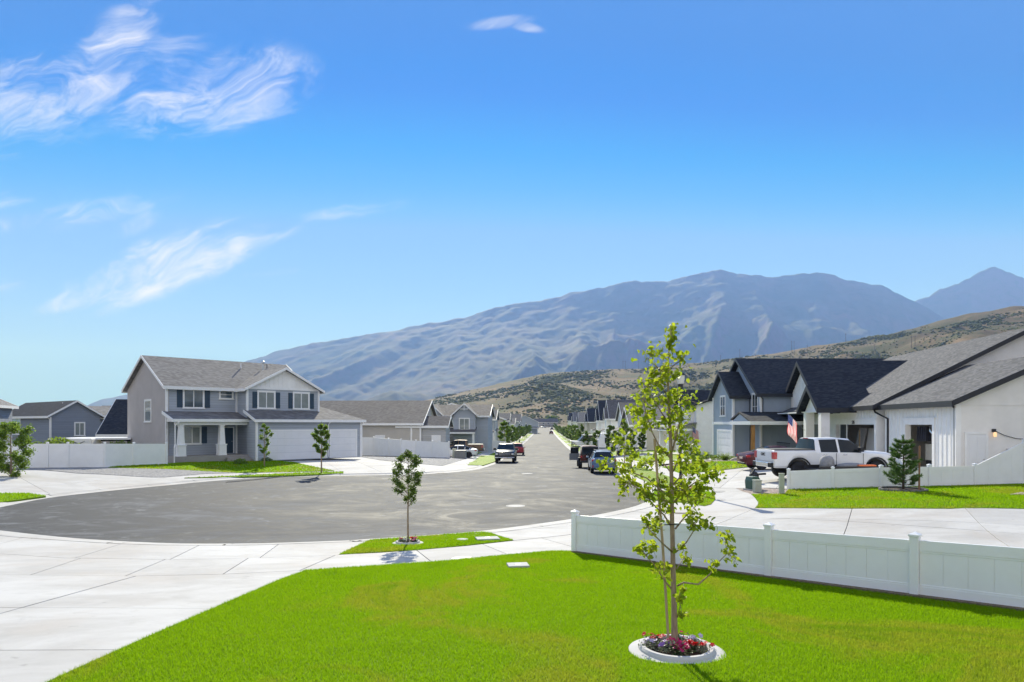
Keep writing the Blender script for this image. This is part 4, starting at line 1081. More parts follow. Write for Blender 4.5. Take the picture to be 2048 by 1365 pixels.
gutter_pipe(h, [(5.3, -0.4, 2.8), (5.1, -0.35, 2.4), (5.1, -0.36, -0.3)], M_black)

# ------------------------------------------------------------------ generic neighbours
def plain_house(name, label, loc, rotz, w, d, eave, rise, walls, roof, fascia, gable='y', group=None, wins=(), garage=None, porch=None, side_wins=True, gable2=None, bat=False, cat='house'):
    """w along the street wall (x, centred), d into the lot (y); gable axis 'y' puts a gable to the street"""
    h = thing(name, label, cat, loc, rotz, group)
    if gable == 'y':
        gable_body(h, 'y', 0, d, 0, w / 2, -1.0, eave, eave + rise, walls)
        gable_roof(h, 'y', -0.4, d + 0.4, 0, w / 2 + 0.4, eave - 0.05, eave + rise * (w / 2 + .4) / (w / 2) + 0.02, roof, fascia)
    else:
        gable_body(h, 'x', -w / 2, w / 2, d / 2, d / 2, -1.0, eave, eave + rise, walls)
        gable_roof(h, 'x', -w / 2 - 0.35, w / 2 + 0.35, d / 2, d / 2 + 0.4, eave - 0.05, eave + rise * (d / 2 + .4) / (d / 2) + 0.02, roof, fascia)
    for (cx, cw, gh, out) in (gable2 or ()):
        q = MB(); q.prism([(cx - cw / 2, -out, -1.0), (cx + cw / 2, -out, -1.0), (cx + cw / 2, -out, eave), (cx, -out, eave + gh), (cx - cw / 2, -out, eave)], (0, out + 0.5, 0)); q.build('wall', walls, h)
        gable_roof(h, 'y', -out - 0.35, d * 0.45, cx, cw / 2 + 0.35, eave - 0.03, eave + gh + 0.2, roof, fascia, rakes=(True, False))
    for (pl, a0, a1, z0, z1, g) in wins: window(h, pl, a0, a1, z0, z1, g, 1)
    if garage:
        for (g0, g1, yy) in garage: garage_door(h, front(yy), g0, g1, 0, 2.3, 4)
    if porch:
        x0, x1, out, zz = porch
        r = MB(); slope(r, [(x0, -out, zz), (x1, -out, zz), (x1, 0, zz + 0.7), (x0, 0, zz + 0.7)]); pr = r.build('porch_roof', roof, h)
        q = MB(); q.box(x0, x1, -out - 0.04, -out, zz - 0.25, zz); q.build('fascia', fascia, pr)
        n = max(2, int((x1 - x0) / 3) + 1)
        for i in range(n):
            u = x0 + 0.25 + (x1 - x0 - 0.5) * i / (n - 1); q = MB(); q.box(u - .14, u + .14, -out + .05, -out + .33, -0.5, zz - 0.2); q.build('porch_column', M_trim, h)
    if bat: battens(h, front(0), -w / 2, w / 2, eave, -0.2, walls, 0.6)
    return h
ra = math.atan(0.046)
RR, RL = R(-90) - ra, R(90) - ra            # facing the street from the right / from the left
def zf(x, y): return zg(x, y) + 0.15

# L2: low grey house behind the middle fence, gable to the street
x0, y0 = -10.7, 88.0
h = plain_house('grey_house', 'single-storey beige house with brown roof behind the middle white fence', (x0, y0, -3.42), RL, 12.2, 22, 3.53, 2.70, M_stucco_b, M_sh_brown, M_trim, 'y',
                wins=[(front(0), -3.5, -2.2, .8, 2.2, M_glass)], garage=[(-1.6, 3.6, 0)])
gable_body(h, 'y', -3.0, 0.5, -4.0, 1.9, -1.0, 3.2, 4.2, M_sid_grey)
gable_roof(h, 'y', -3.4, 3.0, -4.0, 2.25, 3.17, 4.38, M_sh_brown, M_trim, rakes=(True, False))
door(h, leftp(-6.1), 4.4, 5.4, -0.2, 1.95, M_gdoor); door(h, leftp(-5.9), -2.3, -1.4, -0.2, 1.95, M_gdoor)
q = MB(); q.box(-6.18, -6.1, 1.0, 1.2, -1, 3.4); q.box(-6.18, -6.1, -0.1, 0.1, -1, 3.4); q.build('trim_board', M_trim, h)
q = MB(); q.prism([(-5.0, 13.5, 3.6), (-5.0, 16.5, 3.6), (-5.0, 15.0, 5.1)], (4.0, 0, 0)); q.build('dormer_wall', M_stucco_b, h)
gable_roof(h, 'x', -5.3, -1.0, 15.0, 1.9, 3.75, 5.5, M_sh_brown, M_trim, rakes=(True, False))
for a in (3.2, 6.8, 9.9):
    q = MB(); q.box(-1.1, -0.7, a, a + 0.35, 5.4, 5.85); q.build('roof_vent', M_black, h)
# L3: blue-grey house facing us
h = plain_house('blue_grey_house', 'blue-grey two-storey house with twin front gables behind the white car', (-9.8, 101, -3.95), ra * -1, 12.5, 9, 5.2, 1.55, M_sid_blue, M_sh_brown, M_trim, 'x',
                gable2=[(2.9, 3.2, 1.55, 1.2), (-1.9, 2.9, 1.5, 1.2)], porch=(0.1, 4.6, 2.6, 2.75),
                wins=[(front(-1.2), 2.2, 3.6, 3.1, 4.7, M_glass_b), (front(-1.2), -2.4, -1.2, 3.1, 4.7, M_glass_b), (front(0), 2.3, 4.0, 0.7, 2.2, M_glass_b), (front(0), 0.2, 1.1, 3.9, 4.8, M_glass)])
door(h, front(-1.2), -3.1, -1.0, -0.3, 1.9, M_gdoor); door(h, front(0), 0.5, 1.5, 0, 2.1, M_sid_grey)
for cx in (2.9, -1.9):
    q = MB(); q.box(cx - .05, cx + .05, -1.6, -1.5, 5.9, 6.9); q.box(cx - .6, cx + .6, -1.6, -1.5, 6.05, 6.15); q.build('gable_brace', M_trim, h)
# more houses on the left, facing the street
specs = [(124, 8.8, 'grey', 'grey two-storey house with plain side wall, second beyond the white car', 5.7, 1.9, 5.6),
         (146, 9.5, 'blue', 'narrow blue-grey house standing third beyond the white car', 5.3, 1.9, 5.2),
         (170, 9.2, 'grey', 'grey two-storey house fourth along the left side of the street', 5.6, 1.9, 5.0),
         (198, 9.5, 'blue', 'blue-grey house fifth along the left side of the street', 5.3, 2.0, 5.0),
         (232, 10, 'white', 'small pale house with flat navy roof edge on the left side of the street', 4.4, 1.8, 5.0),
         (275, 11, 'blue', 'grey gabled house near the far left end of the street', 5.5, 2.6, 4.5)]
MW = {'grey': M_stucco_b, 'blue': M_sid_blue, 'white': M_white, 'slate': M_sid_dark}
for (y, w, k, lab, ev, rs, sb) in specs:
    x = road_c(y) - HALF - sb
    hh = plain_house('street_house', lab, (x, y, zf(x - 3, y)), RL, w, 11, ev, rs, MW[k], M_sh_brown if k == 'grey' else M_sh_dark, M_trim, 'x' if k == 'grey' else 'y', 'houses along the left side of the street',
                     wins=[(front(0), -2.8, -1.4, 3.4, 4.6, M_glass), (front(0), 1.2, 2.6, 3.4, 4.6, M_glass), (leftp(-w / 2), 3, 4.2, 3.4, 4.6, M_glass_b), (leftp(-w / 2), 7.5, 8.6, 0.9, 2.0, M_glass_b)],
                     garage=[(-3.4, 0.6, 0)], porch=(0.9, w / 2, 1.6, 2.7))
# far end of the street
for (px, y, w, ev, rs, k, rf, lab) in ((1050, 345, 13, 5.6, 3.0, 'blue', M_sh_grey, 'grey-blue gabled house with white trim at the far left end of the street'),
                                       (1092, 640, 22, 4.6, 3.2, 'grey', M_sh_brown, 'low house with a brown roof closing the far end of the street'),
                                       (1066, 620, 11, 4.2, 2.6, 'white', M_sh_grey, 'small white gabled garage at the far end of the street')):
    x = (px - 1024) / 1365 * y; z = zg(x, y)
    plain_house('far_house', lab, (x, y, z), 0.0, w, 10, ev, rs, MW[k], rf, M_trim, 'x' if w > 15 else 'y', 'houses at the far end of the street',
                wins=[(front(0), -3, -1.5, 3.0, 4.2, M_glass), (front(0), 1.5, 3, 3.0, 4.2, M_glass), (front(0), -3, -1.5, .6, 2, M_glass_d)], porch=(-w / 2, w / 2, 2, 2.5))
# right side of the street, beyond the blue house
x = 20.6
h = plain_house('white_house', 'white two-storey house with black window and tapered porch column beside the blue house', (x, 81, -3.25), R(-90), 9.5, 12, 5.45, 1.7, M_white, M_sh_black, M_black, 'x',
                gable2=[(1.9, 3.4, 1.5, 1.0)], wins=[(front(-1.0), 1.2, 2.3, 3.1, 4.6, M_glass_d), (rightp(4.75), 6, 7, 3.2, 4.4, M_glass_d)], garage=[(-4.2, -0.4, 0)])
r = MB(); slope(r, [(0.0, -3.4, 2.7), (5.0, -3.4, 2.7), (5.0, 0, 3.4), (0.0, 0, 3.4)]); r.build('porch_roof', M_sh_grey, h)
for u in (4.5, 0.5):
    q = MB(); q.box(u - .32, u + .32, -3.3, -2.66, -0.5, 0.9)
    a, b = 0.24, 0.17
    q.add([(u - a, -2.98 - a, .9), (u + a, -2.98 - a, .9), (u + a, -2.98 + a, .9), (u - a, -2.98 + a, .9), (u - b, -2.98 - b, 2.5), (u + b, -2.98 - b, 2.5), (u + b, -2.98 + b, 2.5), (u - b, -2.98 + b, 2.5)], [(0, 1, 5, 4), (1, 2, 6, 5), (2, 3, 7, 6), (3, 0, 4, 7)])
    q.build('porch_column', M_trim, h)
q = MB(); q.box(0, 5, -3.4, -3.3, 2.45, 2.7); q.box(4.9, 5, -3.4, 0, 2.45, 2.7); q.build('porch_beam', M_trim, h)
door(h, front(0), 3.0, 3.9, 0, 2.1, M_black)
spec_r = [(101, 10.5, 3.6, 2.4, 'grey', 7.5, M_sh_grey, M_trim, 'grey single-storey house half hidden by the young tree'),
          (122, 10.5, 4.6, 2.9, 'white', 9.0, M_sh_brown, M_trim, 'white gabled house with brown roof behind the street trees'),
          (146, 11.5, 5.2, 3.8, 'white', 9.0, M_sh_brown, M_trim, 'white house with tall brown gables left of the young tree'),
          (176, 12, 5.0, 4.9, 'white', 9.5, M_sh_black, M_trim, 'house with a broad black roof slope on the right of the street'),
          (214, 12, 4.8, 4.0, 'grey', 9.0, M_sh_black, M_trim, 'house with dark roof and white posts beyond the broad black roof'),
          (258, 12, 4.8, 3.4, 'grey', 8.5, M_sh_grey, M_trim, 'pale grey gabled house in the distance on the right'),
          (305, 12, 5.2, 3.8, 'white', 8.5, M_sh_grey, M_trim, 'white gabled house far up the right side of the street'),
          (360, 13, 5.6, 3.9, 'white', 8.5, M_sh_black, M_trim, 'far white house with twin black gables at the end of the right side')]
for (y, w, ev, rs, k, sb, rf, fs, lab) in spec_r:
    x = road_c(y) + HALF + sb
    plain_house('street_house', lab, (x, y, zf(x + 3, y)), RR, w, 13, ev, rs, MW[k], rf, fs, 'y', 'houses along the right side of the street',
                wins=[(front(0), -2.4, -1.0, 2.9, 4.2, M_glass_d), (rightp(w / 2), 3, 4.4, 2.9, 4.1, M_glass_d), (rightp(w / 2), 8, 9.2, .8, 2.0, M_glass_d)],
                garage=[(0.6, 4.6, 0)], porch=(-w / 2, 0.2, 1.8, 2.6), gable2=[(2.6, 4.2, rs * 0.55, 0.8)] if y > 140 else None)
# left background behind the long fence
CXY = ((101 - 1024) / 1365 * 80, 80.0)
a0 = R(40)
h = thing('slate_house', 'slate-blue house with dark roof behind the long white fence', 'house', (CXY[0], CXY[1], -4.3), a0)
q = MB(); q.prism([(0, 0, -0.5), (0, 8.6, -0.5), (0, 8.6, 5.25), (0, 4.3, 7.55), (0, 0, 5.25)], (-13, 0, 0)); 
h.rotation_euler = (0, 0, R(53))
q = MB(); q.prism([(0, 0, -0.5), (5.4, 0, -0.5), (5.4, 0, 5.25), (2.7, 0, 6.95), (0, 0, 5.25)], (0, 16, 0)); q.build('wall', M_sid_dark, h)
gable_roof(h, 'y', -0.35, 16.3, 2.7, 3.1, 5.2, 7.12, M_sh_black, M_trim)
q = MB(); q.box(5.4, 8.6, 1.0, 9.0, -0.5, 5.1); q.build('wall', M_sid_dark, h)
gable_roof(h, 'x', 5.0, 9.0, 5.0, 4.4, 5.15, 6.6, M_sh_grey, M_trim, rakes=(False, True))
window(h, front(0), 2.6, 3.6, 2.9, 4.4, M_glass_b, 1)
window(h, leftp(0), 9.6, 12.4, 3.0, 4.9, M_glass_b, 1); window(h, leftp(0), 4.5, 7.0, -0.2, 1.2, M_glass_b, 1)
corner(h, 0, 0, -0.4, 5.1, M_trim, 0.14); gutter_pipe(h, [(-0.4, -0.1, 5.1), (-0.1, -0.1, 4.8), (-0.1, -0.1, 0)], M_trim)
q = MB(); q.tube([(2.2, 2.6, 6.0), (2.2, 2.6, 6.9)], 0.06, 8); q.build('vent_pipe', M_trim, h)
for i in range(3):
    q = MB(); q.box(1.2, 1.6, 5 + i * 3, 5.4 + i * 3, 5.6, 6.0); q.build('roof_vent', M_black, h)
plain_house('slate_house', 'corner of a dark-roofed house with white trim at the left edge', (-51.2, 57.5, -3.5), R(20), 9.5, 10, 5.3, 2.2, M_sid_dark, M_sh_grey, M_trim, 'y')
plain_house('grey_house', 'house with a dark sloping roof between the fence and the grey house', ((262 - 1024) / 1365 * 72, 74, -4.0), R(10), 8, 10, 2.9, 3.6, M_stucco, M_sh_black, M_trim, 'x')
plain_house('grey_house', 'distant grey-roofed house left of the two-storey grey house', ((238 - 1024) / 1365 * 120, 120, -4.3), R(-10), 14, 9, 5.0, 2.4, M_stucco, M_sh_grey, M_trim, 'x', wins=[(front(0), -3, -2, 3, 4.4, M_glass)])
# white patio cover in the back garden
x, y = (212 - 1024) / 1365 * 62, 62.0
h = thing('patio_cover', 'white patio cover on dark posts behind the long white fence', 'patio cover', (x, y, -3.4), R(4))
q = MB(); q.box(-3, 3, -1.8, 1.8, 2.0, 2.16); q.build('roof', M_trim, h)
q = MB()
for i in range(9): q.box(-2.8 + i * .68, -2.68 + i * .68, -2.1, 2.1, 1.86, 2.0)
q.build('rafters', M_black, h)
for sx in (-2.7, 0, 2.7):
    q = MB(); q.box(sx - .08, sx + .08, -1.6, -1.44, 0, 1.86); q.build('post', M_black, h)
# camper trailer behind the fence
x, y = (163 - 1024) / 1365 * 60, 60.0
h = thing('camper_trailer', 'white camper trailer with black swoosh behind the long white fence', 'camper', (x, y, -3.35), R(8))
q = MB(); q.prism([(-1.0, -0.9, 0.4), (1.2, -0.9, 0.4), (1.3, -0.9, 1.2), (1.2, -0.9, 2.05), (-0.9, -0.9, 2.1), (-1.15, -0.9, 1.3)], (0, 1.9, 0)); q.build('body', M_white, h, bevel=0.05)
q = MB(); q.tube([(-0.6, -0.92, 1.45), (-0.2, -0.92, 1.75), (0.2, -0.92, 1.6), (0.7, -0.92, 1.85)], [0.03, 0.07, 0.05, 0.01], 6); q.build('swoosh', M_black, h)
q = MB(); q.lathe([(0.3, -0.1), (0.33, 0), (0.3, 0.1)], 14, (0, -0.85, 0.33), 'y'); q.build('wheel', M_black, h)
random.seed(31)
# ------------------------------------------------------------------ vehicles
def paint(name, col, metal=0.2): return mat(name, col, 0.32, 0.04, 2.0, spec=0.35, metal=metal, coat=0.3)
M_tyre = mat('tyre_rubber', (0.018, 0.018, 0.02), 0.8, 0.15, 12)
M_rim = mat('alloy_rim', (0.55, 0.56, 0.58), 0.3, 0.05, 8, metal=0.9)
M_cglass = mat('car_glass', (0.010, 0.014, 0.018), 0.05, 0.0, spec=0.35)
M_red = mat('tail_light', (0.45, 0.012, 0.015), 0.2, 0.0, coat=0.8)
M_headl = mat('head_light', (0.72, 0.74, 0.76), 0.12, 0.05, coat=1.0)
M_chrome = mat('chrome', (0.75, 0.76, 0.78), 0.15, 0.03, 5, metal=1.0)
M_plastic = mat('black_plastic', (0.02, 0.02, 0.022), 0.6, 0.1, 10)
M_plate = mat('number_plate', (0.75, 0.74, 0.72), 0.4, 0.0, col2=(0.55, 0.25, 0.16), scale=9)
_wheel_cache = {}
def wheel(h, x, y, r, w, side, rim=None):
    key = (round(r, 3), round(w, 3))
    if key not in _wheel_cache:
        t = MB(); t.lathe([(r * .62, -w / 2), (r * .9, -w / 2), (r * .98, -w * .36), (r, -w * .2), (r, w * .2), (r * .98, w * .36), (r * .9, w / 2), (r * .62, w / 2)], 24, axis='y')
        q = MB(); q.lathe([(r * .62, -w * .40), (r * .62, w * .40), (r * .56, w * .42), (r * .54, w * .2), (r * .2, w * .22), (r * .18, w * .38), (r * .05, w * .40)], 20, axis='y')
        for k in range(6):
            a = k * math.pi / 3; d = Vector((math.cos(a), 0, math.sin(a))); n = Vector((-math.sin(a), 0, math.cos(a)))
            q.frame_box(d * r * .15 - n * r * .07 + Vector((0, w * .26, 0)), d * r * .43, n * r * .14, (0, w * .12, 0))
        _wheel_cache[key] = (t.mesh('tyre', M_tyre, True), q.mesh('rim', M_rim))
    a, b = _wheel_cache[key]
    o = link('wheel', a, h, (x, y, r)); 
    if side < 0: o.rotation_euler = (0, 0, math.pi)
    link('rim', b, o); return o

def loft_body(h, st, W, wheels, r_arch, paint_m, side_wins=(), wind=None, rear=None, low=None, roofm=None, top_crown=0.02):
    """car body: lofted cross-sections along the length; glass comes out as parts of its own"""
    st = sorted(st); X = np.array([s[0] for s in st]); arr = np.array(st)
    xs = set(np.linspace(X[0], X[-1], 64)); xs |= set(X.tolist())
    for (a, b) in side_wins: xs |= {a, b}
    for xw, zw in wheels: xs |= set((xw + r_arch * np.cos(np.linspace(0, math.pi, 15))).tolist())
    xs = np.array(sorted(x for x in xs if X[0] <= x <= X[-1]))
    keep = np.concatenate([[True], np.diff(xs) > 0.004]); xs = xs[keep]
    rows = []
    for x in xs:
        zb, zl, zt, wl_, wt = [float(np.interp(x, X, arr[:, k])) for k in range(1, 6)]
        for xw, zw in wheels:
            if abs(x - xw) < r_arch: zb = max(zb, zw + math.sqrt(r_arch ** 2 - (x - xw) ** 2))
        zb = min(zb, zl - 0.06)
        zm = zb + (zl - zb) * 0.55
        half = [(0, zb + .02), (wl_ - .10, zb), (wl_ - .02, zb + min(.10, (zl - zb) * .3)), (wl_, zm), (wl_ - .015, zl - .02), (wl_ - .03, zl), (wt, zt - min(.07, (zt - zl) * .5)), (wt - .10, zt), (0, zt + top_crown)]
        rows.append(half)
    nH = len(rows[0]); full = []
    for hf in rows: full.append([(-y, z) for y, z in hf][::-1][:-1] + hf)      # right side up over to left, index nH-1 is the underside centre
    nR = len(full[0]); parts = {'body': MB()}
    V = [(x, y, z) for x, ring in zip(xs, full) for (y, z) in ring]
    faces = {}
    for i in range(len(xs) - 1):
        xm = (xs[i] + xs[i + 1]) / 2
        for j in range(nR):
            j2 = (j + 1) % nR
            f = (i * nR + j, i * nR + j2, (i + 1) * nR + j2, (i + 1) * nR + j)
            side = j >= nH - 1
            k = (j - (nH - 1)) if side else (nH - 2 - j)       # band number from the underside up
            if j == nR - 1: k = nH - 2
            key = 'body'
            if k in (0,): key = 'underside'
            elif k == 1 and low: key = 'sill'
            elif k == 5:
                for n, (a, b) in enumerate(side_wins):
                    if a <= xm <= b: key = f'side_window|{n}|{int(side)}'
            elif k >= 6:
                if wind and wind[0] <= xm <= wind[1]: key = 'windscreen'
                elif rear and rear[0] <= xm <= rear[1]: key = 'rear_window'
                elif roofm and wind and rear and rear[1] <= xm <= wind[0]: key = 'roof'
            faces.setdefault(key, []).append(f)
    for e, i in ((0, 0), (1, len(xs) - 1)):
        ring = list(range(i * nR, (i + 1) * nR)); faces['body'].append(tuple(ring if e else ring[::-1]))
    mm = {'body': paint_m, 'underside': M_plastic, 'sill': low, 'windscreen': M_cglass, 'rear_window': M_cglass, 'roof': roofm}
    for key, fs in faces.items():
        used = sorted({v for f in fs for v in f}); idx = {v: n for n, v in enumerate(used)}
        m = MB(); m.add([V[v] for v in used], [tuple(idx[v] for v in f) for f in fs])
        nm = key.split('|')[0]
        o = m.build(nm, mm.get(nm, M_cglass), h)
        me = o.data; me.polygons.foreach_set('use_smooth', [True] * len(me.polygons))
        try: me.set_sharp_from_angle(angle=R(32))
        except Exception: pass
def bx(h, name, m, x0, x1, y0, y1, z0, z1, bevel=0.015):
    q = MB(); q.box(x0, x1, y0, y1, z0, z1); return q.build(name, m, h, bevel=bevel)
def mirrored(h, name, m, x0, x1, y0, y1, z0, z1, bevel=0.015):
    bx(h, name, m, x0, x1, y0, y1, z0, z1, bevel); bx(h, name, m, x0, x1, -y1, -y0, z0, z1, bevel)
def four_wheels(h, xf, xr, tr, r, w):
    for x in (xf, xr):
        for s in (1, -1): wheel(h, x, s * tr, r, w, s)
def vehicle(name, label, cat, x, y, ang, z=None, group=None, sc=1.0):
    h = thing(name, label, cat, (x, y, (zg(x, y) + 0.02) if z is None else z), ang, group); h.scale = (sc,) * 3; return h

def pickup(h, pm, bedcover=None, lift=0.0, wins=True, hood_m=None):
    L = 2.95; b = lift
    st = [(-2.95, .62 + b, 1.27 + b, 1.34 + b, .93, .90), (-2.9, .55 + b, 1.29 + b, 1.36 + b, .985, .95), (-1.0, .52 + b, 1.29 + b, 1.36 + b, 1.0, .96), (-.98, .50 + b, 1.27 + b, 1.37 + b, 1.0, .94),
          (-.90, .50 + b, 1.26 + b, 1.86 + b, 1.0, .72), (-.75, .5 + b, 1.26 + b, 1.90 + b, 1.0, .74), (0.2, .5 + b, 1.25 + b, 1.92 + b, 1.0, .74), (.75, .5 + b, 1.24 + b, 1.87 + b, 1.0, .73),
          (1.50, .5 + b, 1.22 + b, 1.34 + b, 1.0, .86), (1.56, .5 + b, 1.22 + b, 1.31 + b, 1.0, .90), (2.5, .5 + b, 1.16 + b, 1.25 + b, .99, .88), (2.85, .52 + b, 1.06 + b, 1.16 + b, .95, .82), (2.95, .6 + b, .98 + b, 1.08 + b, .88, .74)]
    loft_body(h, st, 2.0, [(1.95, .44), (-1.75, .44)], .52, pm, [(-.72, .10), (.20, 1.22)], (.78, 1.48), (-.97, -.91))
    four_wheels(h, 1.95, -1.75, .84, .42, .28)
    mirrored(h, 'door_mirror', M_plastic, 1.02, 1.2, .98, 1.24, 1.28 + b, 1.5 + b, .03)
    mirrored(h, 'door_handle', M_chrome, -.62, -.42, .99, 1.02, 1.13 + b, 1.17 + b); mirrored(h, 'door_handle', M_chrome, .32, .52, .99, 1.02, 1.13 + b, 1.17 + b)
    for xw in (1.95, -1.75):
        for s in (1, -1):
            q = MB(); q.tube([(xw + .56 * math.cos(t), s * .985, .44 + .56 * math.sin(t)) for t in np.linspace(0.05, math.pi - .05, 12)], .035, 6); q.build('wheel_arch', M_plastic, h)
    bx(h, 'rear_bumper', M_chrome, -3.08, -2.92, -.93, .93, .58 + b, .80 + b, .03); mirrored(h, 'bumper_end', M_plastic, -3.09, -2.95, .62, .94, .57 + b, .79 + b, .02)
    bx(h, 'front_bumper', pm, 2.85, 3.06, -.93, .93, .52 + b, .78 + b, .05)
    mirrored(h, 'tail_light', M_red, -2.985, -2.80, .78, .995, .95 + b, 1.27 + b, .02)
    bx(h, 'tailgate', pm, -2.975, -2.94, -.72, .72, .86 + b, 1.30 + b, .01)
    if bedcover: bx(h, 'bed_cover', bedcover, -2.9, -1.0, -.9, .9, 1.36 + b, 1.395 + b, .01)
    for s in (1, -1):
        q = MB(); q.frame_box((-.01, s * 1.0, .62 + b), (.02, 0, 0), (0, s * .006, 0), (0, 0, .6)); q.frame_box((1.28, s * 1.0, .62 + b), (.02, 0, 0), (0, s * .006, 0), (0, 0, .58)); q.build('door_gap', M_plastic, h)
    return h
def text_mesh(body, size, m, parent, loc, rot, name='emblem'):
    tx = bpy.data.curves.new('t', 'FONT'); tx.body = body; tx.size = size; tx.extrude = 0.006; tx.align_x = 'CENTER'
    to = bpy.data.objects.new('t', tx); COL.objects.link(to)
    dg = bpy.context.evaluated_depsgraph_get(); me = bpy.data.meshes.new_from_object(to.evaluated_get(dg)); bpy.data.objects.remove(to)
    me.materials.clear(); me.materials.append(m)
    o = bpy.data.objects.new(name, me); COL.objects.link(o); o.parent = parent; o.location = loc; o.rotation_euler = rot; return o

# white pickup in the right-hand driveway
rear = G(1545, 966); ang = R(5)
PXY = (rear[0] + 2.75, rear[1] + 0.4)
h = vehicle('pickup_truck', 'white crew-cab pickup with black bed cover parked by the open garages', 'pickup truck', PXY[0], PXY[1], ang, sc=1.06)
pickup(h, paint('white_paint', (0.80, 0.80, 0.81), 0.0), M_plastic)
text_mesh('GMC', 0.2, M_black, h, (-2.985, 0.05, 1.08), (R(90), 0, R(-90)))
bx(h, 'brake_light', M_red, -1.0, -.9, -.15, .15, 1.86, 1.9, .01)
mirrored(h, 'head_light', M_headl, 2.72, 2.93, .7, .95, .92, 1.12, .03)
# hitch rack behind it
hx, hy = PXY[0] - 3.55 * math.cos(ang), PXY[1] - 3.55 * math.sin(ang)
h = thing('hitch_carrier', 'black folded carrier mounted on the hitch of the white pickup', 'carrier', (hx, hy, zg(hx, hy) + .05), ang)
q = MB(); q.tube([(.5, 0, .45), (-.1, 0, .42)], .05, 8); q.tube([(-.1, -.35, .15), (-.1, .35, .15)], .05, 8); q.tube([(-.1, 0, .1), (-.15, 0, .75)], .05, 8); q.build('frame', M_black, h)
for i in range(5):
    q = MB(); q.tube([(-.2 + .03 * i, -.3 + .15 * i, .12), (-.32 + .05 * i, -.28 + .15 * i, .5), (-.15, -.25 + .14 * i, .72 - .05 * i)], .045, 6); q.build('arm', M_plastic, h)
q = MB(); q.lathe([(.05, -.1), (.22, -.08), (.24, 0), (.22, .08), (.05, .1)], 14, (-.15, -.1, .35), 'y'); q.build('drum', M_black, h)
q = MB(); q.box(-.22, .1, -.1, .35, 0.0, .09); q.build('foot', M_metal, h)

# utility trailer beyond the low fence, loaded
tx_, ty_ = G(1690, 962); ty_ = PXY[1] - 2.2; tx_ = (1690 - 1024) / 1365 * ty_
h = thing('utility_trailer', 'flat utility trailer showing above the low white fence beside the white pickup', 'trailer', (tx_, ty_, zg(tx_, ty_) + .02), R(3))
q = MB(); q.box(-1.6, 1.6, -.7, .7, .5, .58); q.box(-1.6, 1.6, -.72, -.66, .58, .74); q.box(-1.6, 1.6, .66, .72, .58, .74); q.tube([(1.6, 0, .5), (2.5, 0, .42)], .05, 8); q.build('deck', M_plastic, h)
for s in (1, -1): wheel(h, -.2, s * .8, .28, .16, s)
h = thing('covered_engine', 'grey hooded outboard-like bundle standing on the utility trailer', 'bundle', (tx_ - .85, ty_, zg(tx_, ty_) + .6), 0)
q = MB(); q.lathe([(.30, 0), (.33, .2), (.31, .42), (.24, .56), (.10, .63)], 14); q.build('hood', mat('grey_cover', (0.26, 0.26, 0.27), 0.8, 0.2, 6, bump=.3), h, smooth=True)
h = thing('tarp_bundle', 'low grey bundle with an orange case on the utility trailer', 'bundle', (tx_ + .3, ty_, zg(tx_, ty_) + .6), 0)
q = MB(); q.lathe([(.45, 0), (.5, .08), (.42, .22), (.2, .27)], 12); o = q.build('tarp', MATS['grey_cover'], h, smooth=True); o.scale = (1.5, .8, 1.0)
bx(h, 'case', mat('orange_plastic', (0.75, 0.16, 0.03), 0.4, 0.05, 5), .1, .85, -.62, -.3, .05, .22, .03)

# dark red sedan beside it
def sedan(h, pm, coupe=False):
    st = [(-2.33, .42, .80, .86, .70, .62), (-2.26, .32, .92, .98, .84, .74), (-1.80, .30, .95, 1.06, .90, .74), (-1.72, .30, .95, 1.08, .91, .68), (-.78, .28, .96, 1.41, .91, .58), (-.2, .26, .95, 1.44, .91, .59), (.28, .26, .94, 1.41, .91, .59),
          (1.15, .26, .92, 1.0, .91, .72), (1.25, .26, .90, .97, .91, .76), (2.05, .28, .80, .86, .86, .7), (2.28, .32, .64, .72, .76, .6), (2.34, .4, .58, .64, .66, .5)]
    loft_body(h, st, 1.82, [(1.42, .33), (-1.38, .33)], .40, pm, [(-1.45, -.98), (-.92, -.16), (-.08, .78)], (.30, 1.12), (-1.70, -.80), low=None)
    four_wheels(h, 1.42, -1.38, .78, .325, .22)
    mirrored(h, 'door_mirror', pm, .66, .82, .90, 1.06, .95, 1.08, .03)
    mirrored(h, 'tail_light', M_red, -2.31, -2.05, .48, .86, .78, .92, .03)
    mirrored(h, 'head_light', M_headl, 2.05, 2.26, .52, .8, .62, .74, .03)
    bx(h, 'rear_bumper', M_plastic, -2.36, -2.2, -.6, .6, .34, .46, .03); bx(h, 'number_plate', M_plate, -2.355, -2.33, -.25, .25, .66, .78, .005)
    mirrored(h, 'door_handle', M_chrome, -.75, -.58, .905, .93, .84, .87); mirrored(h, 'door_handle', M_chrome, .1, .27, .905, .93, .84, .87)
sx_, sy_ = (1500 - 1024) / 1365 * 42, 42.0
h = vehicle('sedan', 'dark maroon sedan half hidden behind the white pickup', 'car', sx_ + 1.75, sy_, R(2)); sedan(h, paint('maroon_paint', (0.085, 0.008, 0.014)))
sy2 = 79.5; sx2 = (934 - 1024) / 1365 * sy2
h = vehicle('sedan', 'white sedan parked in front of the blue-grey house', 'car', sx2 - 1.1, sy2, R(180 - 3)); sedan(h, paint('white_paint', (0.80, 0.80, 0.81)))
# bronze pickup behind the white sedan
py_ = 88.0; pxx = (938 - 1024) / 1365 * py_
h = vehicle('pickup_truck', 'bronze pickup in the driveway behind the white sedan', 'pickup truck', pxx - 1.1, py_, R(180 - 3)); pickup(h, paint('bronze_paint', (0.16, 0.10, 0.065), .4), M_plastic)

